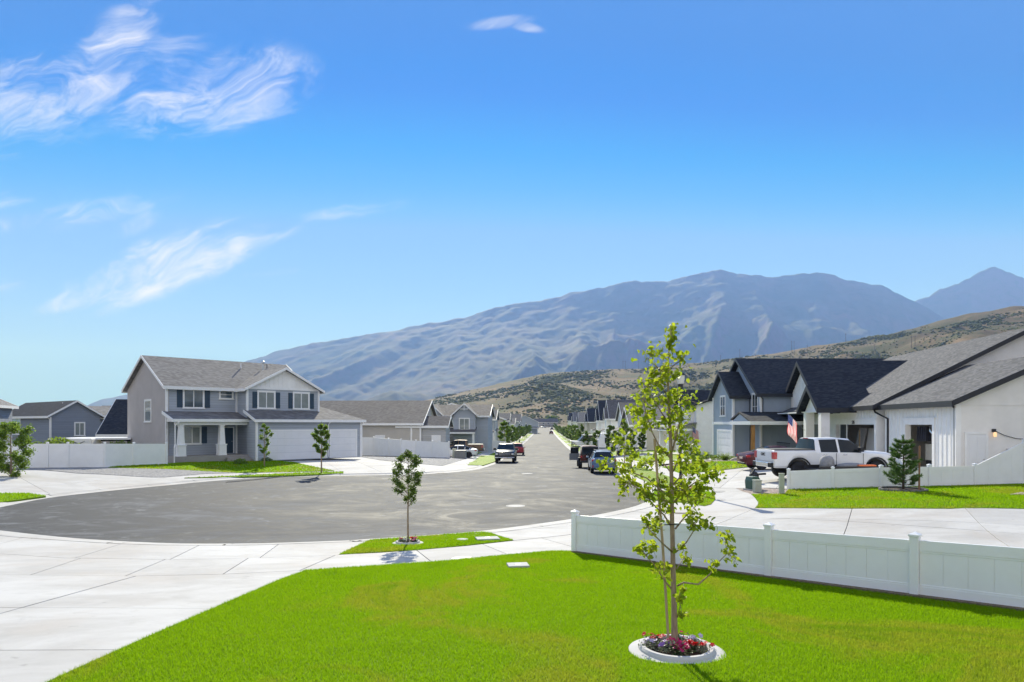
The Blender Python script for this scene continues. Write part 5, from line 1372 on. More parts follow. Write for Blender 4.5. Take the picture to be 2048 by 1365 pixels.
# dark pickup facing us on the left
fx, fy = (1014 - 1024) / 1365 * 71.5, 71.5
h = vehicle('pickup_truck', 'dark grey pickup with chrome front parked facing the camera', 'pickup truck', fx - .1, fy + 2.7, R(-90) - ra, sc=1.06)
pickup(h, paint('dark_grey_paint', (0.010, 0.013, 0.024), 0.0))
bx(h, 'grille', M_plastic, 2.93, 3.0, -.62, .62, .76, 1.06, .02)
for zz in (.84, .93, 1.01): bx(h, 'grille_bar', M_chrome, 2.99, 3.03, -.58, .58, zz, zz + .03, .005)
mirrored(h, 'head_light', M_headl, 2.80, 2.99, .66, .90, .86, 1.02, .03)
bx(h, 'bumper', M_chrome, 2.95, 3.12, -.95, .95, .56, .66, .04); bx(h, 'air_intake', M_plastic, 3.07, 3.11, -.6, .6, .67, .76, .01)
bx(h, 'number_plate', M_plate, 3.12, 3.14, -.2, .2, .50, .60, .005)

def wagon(h, pm, H=1.63, rails=True, low=None, rearx=-2.35):
    k = H - 1.63
    st = [(-2.37, .50, .98 + k * .5, 1.04 + k * .5, .74, .66), (-2.30, .38, 1.06 + k * .5, 1.14 + k * .5, .86, .74), (-2.2, .36, 1.06 + k * .5, 1.22 + k * .5, .90, .72), (-1.82, .32, 1.06 + k * .5, 1.60 + k, .91, .62), (-.6, .30, 1.04 + k * .5, 1.64 + k, .91, .64), (.2, .30, 1.03 + k * .5, 1.60 + k, .91, .63),
          (1.05, .30, 1.0 + k * .5, 1.10 + k * .5, .91, .74), (1.15, .30, .99 + k * .5, 1.07 + k * .5, .91, .78), (2.0, .32, .92 + k * .5, .98 + k * .5, .88, .72), (2.28, .36, .76, .82, .78, .6), (2.36, .44, .68, .74, .68, .5)]
    loft_body(h, st, 1.82, [(1.40, .35), (-1.36, .35)], .43, pm, [(-1.75, -1.25), (-1.15, -.3), (-.2, .72)], (.25, 1.02), (-2.21, -1.84), low=low or M_plastic)
    four_wheels(h, 1.40, -1.36, .79, .345, .23)
    mirrored(h, 'door_mirror', pm, .58, .75, .90, 1.08, 1.04, 1.18, .03)
    mirrored(h, 'tail_light', M_red, -2.34, -2.08, .50, .89, .92 + k * .4, 1.08 + k * .4, .03); mirrored(h, 'tail_light', M_headl, -2.345, -2.2, .40, .56, .92 + k * .4, .99 + k * .4, .02)
    mirrored(h, 'reflector', M_red, -2.42, -2.36, .70, .84, .50, .66, .01)
    bx(h, 'rear_bumper', pm, -2.43, -2.2, -.80, .80, .42, .70, .06); bx(h, 'bumper_skirt', M_plastic, -2.44, -2.2, -.66, .66, .30, .46, .03)
    bx(h, 'number_plate', M_plate, -2.44, -2.36, -.24, .24, .78, .91, .005)
    mirrored(h, 'head_light', M_headl, 2.02, 2.28, .5, .8, .74, .88, .03)
    if rails:
        for s in (1, -1):
            q = MB(); q.tube([(-1.7, s * .55, 1.60 + k), (-1.6, s * .56, 1.70 + k), (.0, s * .57, 1.70 + k), (.15, s * .56, 1.62 + k)], .022, 6); q.build('roof_rail', M_plastic, h)
        for xx in (-1.3, -.3):
            q = MB(); q.tube([(xx, -.56, 1.70 + k), (xx, .56, 1.70 + k)], .018, 6); q.build('roof_bar', M_metal, h)
ox_, oy_ = G(1208, 948)
h = vehicle('station_wagon', 'blue-grey station wagon with roof rails seen from behind at the right kerb', 'car', ox_ + .1, oy_ + 2.2, R(90) - ra); wagon(h, paint('steel_blue_paint', (0.11, 0.18, 0.30), .3))
rx_, ry_ = (1036 - 1024) / 1365 * 97, 97.0
h = vehicle('suv', 'red sport utility car parked behind the dark grey pickup', 'car', rx_, ry_ + 2.2, R(90) - ra); wagon(h, paint('red_paint', (0.28, 0.012, 0.02)), 1.72, False)

# jeep with its door open
jx, jy = (1182 - 1024) / 1365 * 58.5, 58.5
h = vehicle('off_road_car', 'dark rust-brown off-road car with its left door open at the right kerb', 'car', jx, jy + 1.9, R(90) - ra, sc=1.03)
pm = paint('rust_brown_paint', (0.10, 0.022, 0.012))
st = [(-2.0, .62, 1.08, 1.16, .80, .72), (-1.96, .55, 1.12, 1.82, .80, .66), (-1.9, .52, 1.12, 1.86, .80, .68), (0.25, .52, 1.12, 1.88, .80, .68), (.5, .52, 1.12, 1.80, .80, .68), (.78, .52, 1.14, 1.24, .80, .68), (.85, .52, 1.14, 1.22, .78, .66), (1.75, .56, 1.08, 1.16, .66, .56), (1.9, .6, 1.04, 1.10, .60, .5)]
loft_body(h, st, 1.7, [(1.25, .42), (-1.2, .42)], .5, pm, [(-1.8, -1.0), (-.9, -.2), (-.1, .6)], (.5, .77), (-1.99, -1.93), roofm=pm)
four_wheels(h, 1.25, -1.2, .78, .42, .30)
for xw in (1.25, -1.2): mirrored(h, 'fender_flare', M_plastic, xw - .52, xw + .52, .78, .96, .84, .92, .03)
bx(h, 'rear_window_frame', M_cglass, -2.02, -1.97, -.6, .6, 1.22, 1.72, .01); mirrored(h, 'tail_light', M_red, -2.06, -1.96, .66, .80, .92, 1.08, .02)
bx(h, 'rear_bumper', M_plastic, -2.18, -1.98, -.80, .80, .5, .68, .03)
q = MB(); q.lathe([(.15, -.1), (.36, -.1), (.40, 0), (.36, .1), (.1, .12)], 20, (-2.12, -.05, .98), 'x'); q.build('spare_wheel', M_tyre, h)
q = MB(); q.frame_box((.0, .82, .62), (.05, .82, 0), (-.04, .004, 0), (0, 0, .58)); o = q.build('open_door', mat('grey_paint', (0.16, 0.18, 0.20), 0.4, 0.05), h)
q = MB(); q.frame_box((.0, .84, 1.2), (.05, .70, 0), (-.03, .003, 0), (0, 0, .5)); q.build('door_window', M_cglass, o)

# cars in the distance
def far_car(label, px, py, ang, col, kind='wagon', dx=0.0, H=1.6):
    x, y = G(px, py)
    h = vehicle('parked_car', label, 'car', x + dx, y, ang, group='cars far up the street')
    if kind == 'sedan': sedan(h, paint(f'far_paint_{int(col[0]*99)}_{int(col[2]*99)}', col))
    elif kind == 'pickup': pickup(h, paint(f'far_paint_{int(col[0]*99)}_{int(col[2]*99)}', col))
    else: wagon(h, paint(f'far_paint_{int(col[0]*99)}_{int(col[2]*99)}', col), H, False)
far_car('maroon car far up the street at the right kerb', 1102.5, 869, R(90) - ra, (0.09, 0.01, 0.015))
far_car('white car crossing the far end of the street', 1087, 856.2, R(200), (0.8, 0.8, 0.8))
far_car('dark car far off at the left kerb', 1071.5, 858.8, R(-90) - ra, (0.03, 0.03, 0.035), dx=1)
far_car('silver car far off on the left, just before the end of the street', 1075.5, 856.6, R(-90) - ra, (0.4, 0.4, 0.42))
far_car('dark car far off at the right kerb beyond the maroon one', 1103.5, 860.5, R(90) - ra, (0.04, 0.04, 0.05))
far_car('white pickup in a distant driveway on the right', 1143, 861.5, R(178), (0.8, 0.8, 0.8), 'pickup')
far_car('small red-brown car beside the distant white pickup', 1127, 862, R(100), (0.2, 0.05, 0.04))
far_car('dark off-road car under the trees on the right footpath side', 1296, 899, R(178), (0.03, 0.03, 0.035), 'pickup', dx=2.5)

# travel trailer and boat cover beside the street on the right
tx0, ty0 = (1242 - 1024) / 1365 * 84, 84.0
h = thing('travel_trailer', 'long white travel trailer behind the street trees on the right', 'trailer', (tx0, ty0, zg(tx0, ty0) + .05), R(2))
q = MB(); q.prism([(-2.9, -1.15, .55), (2.9, -1.15, .55), (2.9, -1.15, 2.75), (-2.6, -1.15, 2.75), (-2.95, -1.15, 1.9)], (0, 2.3, 0)); q.build('body', M_white, h, bevel=.06)
for a, b in ((-2.2, -1.2), (.4, 1.3)):
    q = MB(); q.box(a, b, -1.17, -1.14, 1.55, 2.2); q.build('window', M_cglass, h)
q = MB(); q.box(-.6, .05, -1.17, -1.14, .65, 2.4); q.build('door', M_trim, h)
q = MB(); q.box(-2.9, 2.9, -1.165, -1.15, .85, 1.0); q.build('stripe', M_shutter, h)
for xx in (-.4, .5): wheel(h, xx, -1.05, .36, .22, -1)
h = thing('boat', 'white speedboat with dark raked windows on a trailer by the right-hand houses', 'boat', ((1180 - 1024) / 1365 * 105, 105, zg(12, 105) + .05), R(183))
q = MB(); q.prism([(-2.6, -1.1, 1.0), (2.2, -1.1, 1.1), (3.0, -1.1, 1.75), (-2.6, -1.1, 1.7)], (0, 2.2, 0)); q.build('hull', M_white, h, bevel=.1)
q = MB(); q.prism([(-1.8, -1.0, 1.72), (1.9, -1.0, 1.72), (1.1, -1.0, 2.55), (-1.6, -1.0, 2.6)], (0, 2.0, 0)); q.build('windscreen', M_cglass, h, bevel=.05)
q = MB(); q.box(-1.9, 1.2, -1.02, 1.02, 2.6, 2.68); q.tube([(-1.5, -.9, 2.66), (-1.3, -.9, 3.1), (.6, -.9, 3.1), (.9, -.9, 2.66)], .04, 6); q.tube([(-1.5, .9, 2.66), (-1.3, .9, 3.1), (.6, .9, 3.1), (.9, .9, 2.66)], .04, 6); q.build('canopy', M_trim, h)
q = MB(); q.box(-2.4, 2.9, -.06, .06, .75, .9); q.build('trailer_frame', M_plastic, h)
for s in (1, -1): wheel(h, -.6, s * 1.0, .34, .2, s)
random.seed(35)
M_vinyl = mat('white_vinyl', (0.87, 0.87, 0.86), 0.35, 0.03, 2.0, spec=0.45)
def fence(label, posts, height, boards=0.3, name='vinyl_fence', heights=None, gates=(), caps=True, group=None, deep=True):
    """posts: ground points. Each bay gets a top rail, a bottom rail and boards between them"""
    x0, y0 = posts[0]; z0 = zg(x0, y0)
    root = thing(name, label, 'fence', (x0, y0, z0), 0, group)
    hs = heights or [height] * len(posts)
    P = [Vector((x - x0, y - y0, zg(x, y) - z0)) for x, y in posts]
    w = 0.064
    for i, (p, hh) in enumerate(zip(P, hs)):
        a = P[min(i + 1, len(P) - 1)] - P[max(i - 1, 0)]; a.z = 0; a.normalize(); n = Vector((-a.y, a.x, 0))
        q = MB(); q.frame_box(p - a * w - n * w - Vector((0, 0, .3)), a * 2 * w, n * 2 * w, (0, 0, hh + .06 + .3)); po = q.build('post', M_vinyl, root, bevel=0.006 if deep else 0)
        if caps:
            q = MB(); c = p + Vector((0, 0, hh + .06)); e = w + .014
            q.frame_box(c - a * e - n * e, a * 2 * e, n * 2 * e, (0, 0, .03)); t = c + Vector((0, 0, .07))
            b = [c + Vector((0, 0, .03)) + a * e * s + n * e * u for s, u in ((-1, -1), (1, -1), (1, 1), (-1, 1))]
            q.add(b + [t], [(0, 1, 4), (1, 2, 4), (2, 3, 4), (3, 0, 4)]); q.build('post_cap', M_vinyl, po)
    for i in range(len(P) - 1):
        a, b = P[i], P[i + 1]; d = b - a; L = Vector((d.x, d.y, 0)).length; u = Vector((d.x / L, d.y / L, 0)); n = Vector((-u.y, u.x, 0))
        ha, hb = hs[i], hs[i + 1]
        def strip(mb, s0, s1, f0, f1, t):
            """piece between along-positions s0..s1 and heights given by functions of s"""
            pts = []
            for s, f in ((s0, f0), (s1, f0), (s1, f1), (s0, f1)):
                g = a + d * (s / L); pts.append(g + Vector((0, 0, f(s))) - n * t / 2)
            mb.prism(pts, n * t)
        top = lambda s: ha + (hb - ha) * s / L
        rt = 0.16 if height < 1.3 else 0.14
        for nm, f0, f1 in (('top_rail', lambda s: top(s) - rt, top), ('bottom_rail', lambda s: .05, lambda s: .05 + rt)):
            q = MB(); strip(q, w, L - w, f0, f1, .045); 
            if deep:
                if nm == 'top_rail': strip(q, w, L - w, lambda s: top(s) - rt - .03, lambda s: top(s) - rt, .034)
                else: strip(q, w, L - w, lambda s: .05 + rt, lambda s: .08 + rt, .034)
            q.build(nm, M_vinyl, root, bevel=.004 if deep else 0)
        lo, hi = (lambda s: .05 + rt), (lambda s: top(s) - rt)
        k = max(1, round((L - 2 * w) / boards))
        bw = (L - 2 * w) / k
        for j in range(k):
            q = MB(); strip(q, w + j * bw + .004, w + (j + 1) * bw - .004, lo, hi, .022); q.build('board', M_vinyl, root)
        q = MB(); strip(q, w, L - w, lambda s: .03 + rt, lambda s: top(s) - rt + .02, .008); q.build('backing', M_vinyl, root)
    return root
fpts = [(FA[0] + fdir.x * t, FA[1] + fdir.y * t) for t in (0, 2.4, 4.8, 7.2, 9.6, 12.0)]
nf = fence('low white vinyl fence along the near lawn on the right', fpts, 0.92, 0.31)
for k, t in enumerate((7.6, 9.05)):
    x, y = FA[0] + fdir.x * t - .08, FA[1] + fdir.y * t - .12
    tag(MB().box(-.05, .05, -.05, .05, 0, .05).build('fence_bracket', M_black, nf, loc=(x - FA[0], y - FA[1], zg(x, y) - zg(*FA) + .03)))
f2 = GP((1577, 981.5), (1665.5, 979.5), (1762, 977), (1858, 974.5), (1949, 972)) + [None]
e = Vector(f2[4]) - Vector(f2[3]); f2[5] = (f2[4][0] + e.x * 1.15, f2[4][1] + e.y * 1.15)
d2 = f2[2][1]
fence('low white vinyl fence behind the small pine, rising at its right end', f2, 0.86, 0.6, heights=[.86, .86, .86, .86, .86, 1.9], deep=False)
fl = GP((-60, 939), (46, 938.5), (95, 938), (136, 937.5), (210, 936), (268, 933.5), (333, 931))
fence('long tall white fence with gates left of the grey house', fl, 1.72, 0.9, heights=[(zz[1] - 888) * p[1] / 1365 for zz, p in zip(((0, 939), (0, 938.5), (0, 938), (0, 937.5), (0, 936), (0, 933.5), (0, 931)), fl)], deep=False)
fm_px = ((721, 912.5, 875), (747.5, 912.5, 875.5), (777, 913.5, 878), (802, 914.3, 880), (832, 915.2, 882), (865, 916.2, 883.5), (898, 917.3, 885))
fm = GP(*[(a, b) for a, b, c in fm_px])
fence('tall white fence with a gate between the grey and the beige house', fm, 1.8, 0.9, heights=[(b - c) * p[1] / 1365 for (a, b, c), p in zip(fm_px, fm)], deep=False)
def far_fence(label, pts, h): return fence(label, pts, h, 1.3, deep=False, caps=False, group='white fences along the street')
far_fence('white fence beyond the blue-grey house facing us', [(-6.2, 109), (-3.6, 109), (-1.0, 109)], 1.8)
far_fence('white fence running up the left side of the street', [(road_c(y) - HALF - 4.6, y) for y in (109, 113, 117, 121)], 1.8)
far_fence('white fence between distant houses on the left', [(road_c(215) - HALF - 4.6 - k, 212) for k in (0, 4, 8)], 1.8)
far_fence('white fence behind the boat on the right', [(road_c(112) + HALF + 6 + k, 112) for k in (0, 3, 6, 9)], 1.8)
# ------------------------------------------------------------------ mountains and foothill
def terrain_mat(name, lo, mid, hi, rock, sc, spots=None):
    m = bpy.data.materials.new(name); m.use_nodes = True
    N = NB(m.node_tree); L = m.node_tree.links; b = m.node_tree.nodes['Principled BSDF']
    t = N.new('ShaderNodeTexCoord'); v = t.outputs['Object']
    a = N.ramp(N.noise(v, sc, 8, 0.65, 0.6), [(0.34, lo), (0.5, mid), (0.66, hi)])
    ge = N.new('ShaderNodeNewGeometry'); s = N.new('ShaderNodeSeparateXYZ'); L.new(ge.outputs['Normal'], s.inputs[0])
    a = N.mix(N.m('MULTIPLY', N.smooth(s.outputs[2], 0.78, 0.55), 0.85), a, rock)
    if spots:
        a = N.mix(N.smooth(N.noise(v, sc * 9, 6, 0.7, 0.5), 0.5, 0.64), a, spots)
    L.new(a, b.inputs['Base Color']); b.inputs['Roughness'].default_value = 0.95; b.inputs['Specular IOR Level'].default_value = 0.08
    return m
def range_mesh(name, sil, crest, foot, base, nu, ns, mtl, spur, fu, seed, back=1.25, power=1.15, u_lim=None):
    """a ridge whose crest follows a skyline: sil gives skyline heights by direction, crest and foot the distances"""
    su = np.array([(p[0] - 1024) / 1365 for p in sil]); sv = np.array([(848 - p[1]) / 1365 for p in sil])
    us = np.linspace(su[0], su[-1], nu); ss = np.concatenate([np.linspace(0, 1, ns), np.linspace(1, back, 8)[1:]])
    V = np.empty((len(ss), nu, 3)); kk = []
    for j, u in enumerate(us):
        yc, yf = crest(u), foot(u); v = float(np.interp(u, su, sv))
        for i, s in enumerate(ss):
            y = yf + (yc - yf) * s; x = u * y
            H = v * yc - base
            if s <= 1: prof = s ** power
            else: prof = 1 - (s - 1) * 1.6
            p = Vector(((x - 0.25 * y) * fu, y * fu * 0.34, seed))
            w = mnoise.noise_vector(p * 0.55) * 0.9
            t_ = p + w * 0.8
            n = 0.0; amp = 0.62; fq = 1.0; wt = 1.0
            for o_ in range(6):
                r_ = 1 - abs(mnoise.noise(t_ * fq)) * 1.7; r_ = max(0, r_); r_ *= r_; n += r_ * amp * wt; wt = min(1, r_ * 1.5 + .25); amp *= 0.47; fq *= 2.2
            n -= 0.55
            env = math.sin(math.pi * min(1, s) ** 0.85) if s <= 1 else 0
            fine = mnoise.fractal(Vector((x * fu * 6, y * fu * 6, seed + 3)), 0.8, 2.2, 5) * 0.017
            h = base + H * (prof + env * spur * n + fine * min(1, s * 3)) 
            V[i, j] = (x, y, h)
    n2 = len(ss); ii = np.arange(n2 - 1)[:, None] * nu + np.arange(nu - 1)[None, :]
    F = np.stack([ii, ii + 1, ii + nu + 1, ii + nu], -1).reshape(-1, 4)
    return npmesh(name, V.reshape(-1, 3), F, mtl, True), V
M_mount = terrain_mat('mountain_ground', (0.045, 0.066, 0.02), (0.075, 0.078, 0.04), (0.115, 0.092, 0.065), (0.10, 0.078, 0.08), 0.0014, (0.05, 0.065, 0.024))
M_hill = terrain_mat('hill_ground', (0.07, 0.082, 0.026), (0.125, 0.10, 0.05), (0.215, 0.15, 0.085), (0.17, 0.12, 0.07), 0.009, (0.085, 0.09, 0.034))
peak = [(1650, 720), (1740, 660), (1835, 601), (1880, 581), (1940, 556), (1978, 537), (2000, 538), (2025, 549), (2060, 562), (2200, 610), (2500, 690), (2900, 790)]
me, _ = range_mesh('mountain', peak, lambda u: 7900, lambda u: 5600, -5, 170, 70, M_mount, 0.2, 1 / 700, 9.1, power=1.7)
tag(link('mountain', me), 'bluish pointed peak on the far right skyline', kind='structure')
main = [(-900, 846), (-300, 838), (60, 828), (150, 822), (182, 808), (205, 798), (232, 794), (262, 788), (330, 770), (440, 738), (490, 724), (560, 702), (620, 688), (680, 680), (760, 665), (825, 654), (900, 640), (945, 632), (1000, 615), (1035, 607), (1090, 601),
        (1140, 586), (1200, 576), (1270, 561), (1305, 563), (1390, 552), (1427, 541), (1500, 549), (1560, 553), (1600, 547), (1645, 545), (1700, 560), (1765, 572), (1800, 590), (1845, 612), (1895, 642), (1960, 690), (2050, 740), (2300, 800)]
me, _ = range_mesh('mountain', main, lambda u: 7600 - 900 * u, lambda u: 2500 + 700 * max(0, -u) + 300 * max(0, u), -5, 640, 190, M_mount, 0.24, 1 / 1150, 2.3, power=1.95)
tag(link('mountain', me), 'long hazy mountain ridge with green spurs behind the street', kind='structure')
hill_sil = [(420, 842), (600, 834), (760, 818), (870, 798), (930, 783), (1000, 768), (1080, 749), (1150, 742), (1230, 739), (1290, 737), (1380, 728), (1480, 716), (1560, 705), (1640, 691), (1700, 682), (1780, 668), (1850, 650), (1930, 628), (2048, 613), (2200, 590), (2700, 560), (3300, 600)]
hill_crest = lambda u: 1500 - 380 * max(0, u) - 100 * abs(u)
hill_foot = lambda u: 690 - 330 * max(0.0, u - 0.12)
me, HV = range_mesh('hill', hill_sil, hill_crest, hill_foot, -6, 300, 90, M_hill, 0.22, 1 / 240, 5.7, power=1.0)
tag(link('hill', me), 'dry brown foothill dotted with shrubs behind the houses', kind='structure')

# scrub on the foothill
rs = np.random.default_rng(5)
ico = bmesh.new(); bmesh.ops.create_icosphere(ico, subdivisions=1, radius=1.0)
IV = np.array([v.co[:] for v in ico.verts]); IF = np.array([[v.index for v in f.verts] for f in ico.faces]); ico.free()
nS, nU = HV.shape[0], HV.shape[1]
ptsv, scl = [], []
tries = 0
while len(ptsv) < 20000 and tries < 140000:
    tries += 1
    i = rs.integers(1, nS - 9); j = rs.integers(1, nU - 2)
    a, b = rs.random(2)
    p = HV[i, j] * (1 - a) * (1 - b) + HV[i + 1, j] * a * (1 - b) + HV[i, j + 1] * (1 - a) * b + HV[i + 1, j + 1] * a * b
    d = mnoise.fractal(Vector((p[0] / 130, p[1] / 130, 3.3)), 0.8, 2.1, 4)
    if rs.random() < 0.45 + d * 2.2:
        ptsv.append(p); scl.append(rs.uniform(0.5, 1.4) * (1.0 + max(0, d) * 2.6))
ptsv = np.array(ptsv); scl = np.array(scl)
nb = len(ptsv)
jit = rs.uniform(0.65, 1.3, (nb, len(IV), 1))
BV = IV[None] * jit * scl[:, None, None] * np.stack([rs.uniform(.8, 1.7, nb), rs.uniform(.8, 1.5, nb), rs.uniform(.55, .95, nb)], 1)[:, None, :] + ptsv[:, None, :] + np.array([0, 0, 0.25]) * scl[:, None, None]
BF = IF[None] + (np.arange(nb) * len(IV))[:, None, None]
M_scrub = mat('scrub_foliage', (0.14, 0.145, 0.05), 0.95, 0.5, 0.02, col2=(0.06, 0.075, 0.026), spec=0.1)
tag(link('scrub', npmesh('scrub', BV.reshape(-1, 3), BF.reshape(-1, 3), M_scrub, False)), 'scattered olive scrub covering the foothill', 'shrubs', kind='stuff')

# ------------------------------------------------------------------ air
hz = MB(); hz.box(-12600, 12600, -2600, 16600, -9, 1850)
haze = hz.build('haze', bpy.data.materials.new('haze'))
hm = haze.data.materials[0]; hm.use_nodes = True; hm.node_tree.nodes.clear()
pv = hm.node_tree.nodes.new('ShaderNodeVolumePrincipled'); ho = hm.node_tree.nodes.new('ShaderNodeOutputMaterial')
pv.inputs['Color'].default_value = (0.23, 0.42, 1.0, 1); pv.inputs['Density'].default_value = 1.2e-4; pv.inputs['Anisotropy'].default_value = 0.12; pv.inputs['Absorption Color'].default_value = (1, 1, 1, 1)
hm.node_tree.links.new(pv.outputs[0], ho.inputs['Volume'])
tag(haze, 'thin bluish haze between the street and the mountains', 'haze', kind='stuff')
random.seed(51)
prng = np.random.default_rng(77)
def leaf_mat(name, c1, c2, tr=0.45):
    m = mat(name, c1, 0.5, 0.3, 5.0, col2=c2, spec=0.3, transl=tr); return m
M_bark = mat('bark', (0.34, 0.25, 0.18), 0.9, 0.3, 14, bump=0.5, bscale=70, stretch=(3, 3, 0.7))
M_bark_d = mat('dark_bark', (0.12, 0.09, 0.07), 0.9, 0.3, 10)
M_leaf_hero = leaf_mat('pear_leaf', (0.44, 0.50, 0.03), (0.19, 0.29, 0.015), 0.62)
M_leaf = leaf_mat('street_leaf', (0.25, 0.36, 0.05), (0.11, 0.19, 0.022), 0.55)
M_leaf_d = leaf_mat('dark_leaf', (0.17, 0.25, 0.045), (0.075, 0.13, 0.022), 0.5)
M_leaf_y = leaf_mat('light_leaf', (0.28, 0.37, 0.05), (0.13, 0.21, 0.025), 0.5)
M_needle = leaf_mat('pine_needles', (0.14, 0.24, 0.05), (0.05, 0.11, 0.025), 0.35)
M_stake = mat('stake_wood', (0.46, 0.34, 0.21), 0.8, 0.2, 6, stretch=(6, 6, .5))
M_mulch = mat('mulch', (0.055, 0.035, 0.025), 0.95, 0.4, 40, bump=0.8, bscale=60)

def leaves(C, size, droop=0.3, up=0.25):
    """folded two-triangle leaves around centres C"""
    n = len(C); C = np.asarray(C, float)
    d = prng.normal(size=(n, 3)); d[:, 2] = d[:, 2] * 0.6 - droop; d /= np.linalg.norm(d, axis=1)[:, None]
    nn = prng.normal(size=(n, 3)); nn[:, 2] += up * 3; s = np.cross(d, nn); s /= np.linalg.norm(s, axis=1)[:, None] + 1e-9
    u = np.cross(s, d); sz = (size * prng.uniform(0.65, 1.3, n))[:, None]
    V = np.empty((n, 4, 3)); V[:, 0] = C - d * sz * .5; V[:, 2] = C + d * sz * .5
    V[:, 1] = C - s * sz * .30 + u * sz * .10; V[:, 3] = C + s * sz * .30 + u * sz * .10
    o = np.arange(n)[:, None] * 4
    F = np.concatenate([o + [0, 1, 2], o + [0, 2, 3]], 1).reshape(-1, 3)
    return V.reshape(-1, 3), F
PROF = {'oval': lambda t: max(0.12, math.sin(math.pi * min(1, t * 0.93 + 0.07)) ** 0.75), 'cone': lambda t: max(0.1, (1 - t) ** 0.75 * min(1, t * 6 + .3)), 'column': lambda t: max(0.15, math.sin(math.pi * min(1, t * .9 + .1)) ** 0.45), 'loose': lambda t: max(0.15, math.sin(math.pi * min(1, t * .85 + .15)) ** 0.6)}
def make_tree(seed, H, base, cr, nleaf, lsize, shape='oval', trunk_r=0.04, limbs=16, leafm=None, barkm=None, wob=0.03):
    """young tree: tapered trunk, limbs, twigs and leaves clumped along them; returns two meshes"""
    r = random.Random(seed); w = MB(); prof = PROF[shape]
    tr = [Vector((0, 0, -0.15))]
    for i in range(1, 9):
        t = i / 8; tr.append(Vector((r.gauss(0, wob) * H * .2 * t, r.gauss(0, wob) * H * .2 * t, H * .96 * t)))
    w.tube(tr, [trunk_r * (1 - .82 * i / 8) for i in range(9)], 7)
    def tp(z):
        f = max(0, min(7.999, z / (H * .96) * 8)); i = int(f); return tr[i].lerp(tr[i + 1], f - i)
    cent = []
    for k in range(limbs):
        t = (k + r.random() * .8) / limbs; z = base + (H * .95 - base) * t
        st = tp(max(base * .75, z - cr * .5 * (1 - t))); az = k * 2.399 + r.gauss(0, .3); rad = cr * prof(t) * r.uniform(.75, 1.1)
        en = tp(z) + Vector((math.cos(az) * rad, math.sin(az) * rad, rad * r.uniform(.15, .55)))
        mid = st.lerp(en, .55) + Vector((0, 0, -rad * .08))
        w.tube([st, mid, en], [trunk_r * .38 * (1 - .5 * t), trunk_r * .24, trunk_r * .08], 5)
        per = int(2.3 * nleaf / limbs * (0.5 + prof(t)))
        for q in range(3):
            a = st.lerp(en, r.uniform(.45, .9)); az2 = az + r.uniform(-1.4, 1.4); l = rad * r.uniform(.25, .5)
            e2 = a + Vector((math.cos(az2) * l, math.sin(az2) * l, l * r.uniform(.1, .9)))
            w.tube([a, e2], [trunk_r * .12, trunk_r * .05], 4, caps=False)
            for _ in range(per // 4):
                cent.append(a.lerp(e2, r.random() ** .6) + Vector([r.gauss(0, cr * .085) for _ in range(3)]))
        for _ in range(per // 3): cent.append(mid.lerp(en, r.random() ** .7) + Vector([r.gauss(0, cr * .10) for _ in range(3)]))
    for _ in range(int(nleaf * .05)): cent.append(tp(H * r.uniform(.86, .99)) + Vector([r.gauss(0, cr * .07) for _ in range(3)]))
    V, F = leaves([c[:] for c in cent], lsize)
    return w.mesh('trunk', barkm or M_bark, True), npmesh('crown', V, F, leafm or M_leaf)
def place_tree(meshes, name, label, x, y, sc, rot=0, group=None, z=None):
    h = thing(name, label, 'tree', (x, y, zg(x, y) + .05 if z is None else z), rot, group); h.scale = (sc,) * 3
    link('trunk', meshes[0], h); link('crown', meshes[1], h); return h

# ---- the tree in front, built limb by limb
T0 = Vector((TREE_XY[0], TREE_XY[1], zg(*TREE_XY) + .05)); TD = TREE_XY[1]
def tpx(px, py, dd=0.0):
    y = TD + dd; return Vector(((px - 1024) / 1365 * y, y, (848 - py) / 1365 * y)) - T0
z8 = lambda a, b: (1100 + a / 3.37, 960 + b / 3.37)
z7 = lambda a, b: (1180 + a / 3.791, 640 + b / 3.791)
hero = thing('young_tree', 'young tree with bright lime leaves in a concrete ring on the front lawn', 'tree', tuple(T0))
wd = MB()
trunk_px = [(1349, 1322, 0), (1349, 1280, 0), (1348, 1210, 0), (1346, 1130, .02), (1344, 1040, .03), (1343, 960, .03), (1341, 880, .02), (1337, 800, 0), (1335, 745, 0), (1338, 700, -.01), (1341, 664, -.02)]
tpts = [tpx(*p) for p in trunk_px]
wd.tube(tpts, [.046, .037, .030, .027, .024, .021, .018, .014, .010, .007, .004], 10)
wd.build('trunk', M_bark, hero, smooth=True)
rr = random.Random(9)
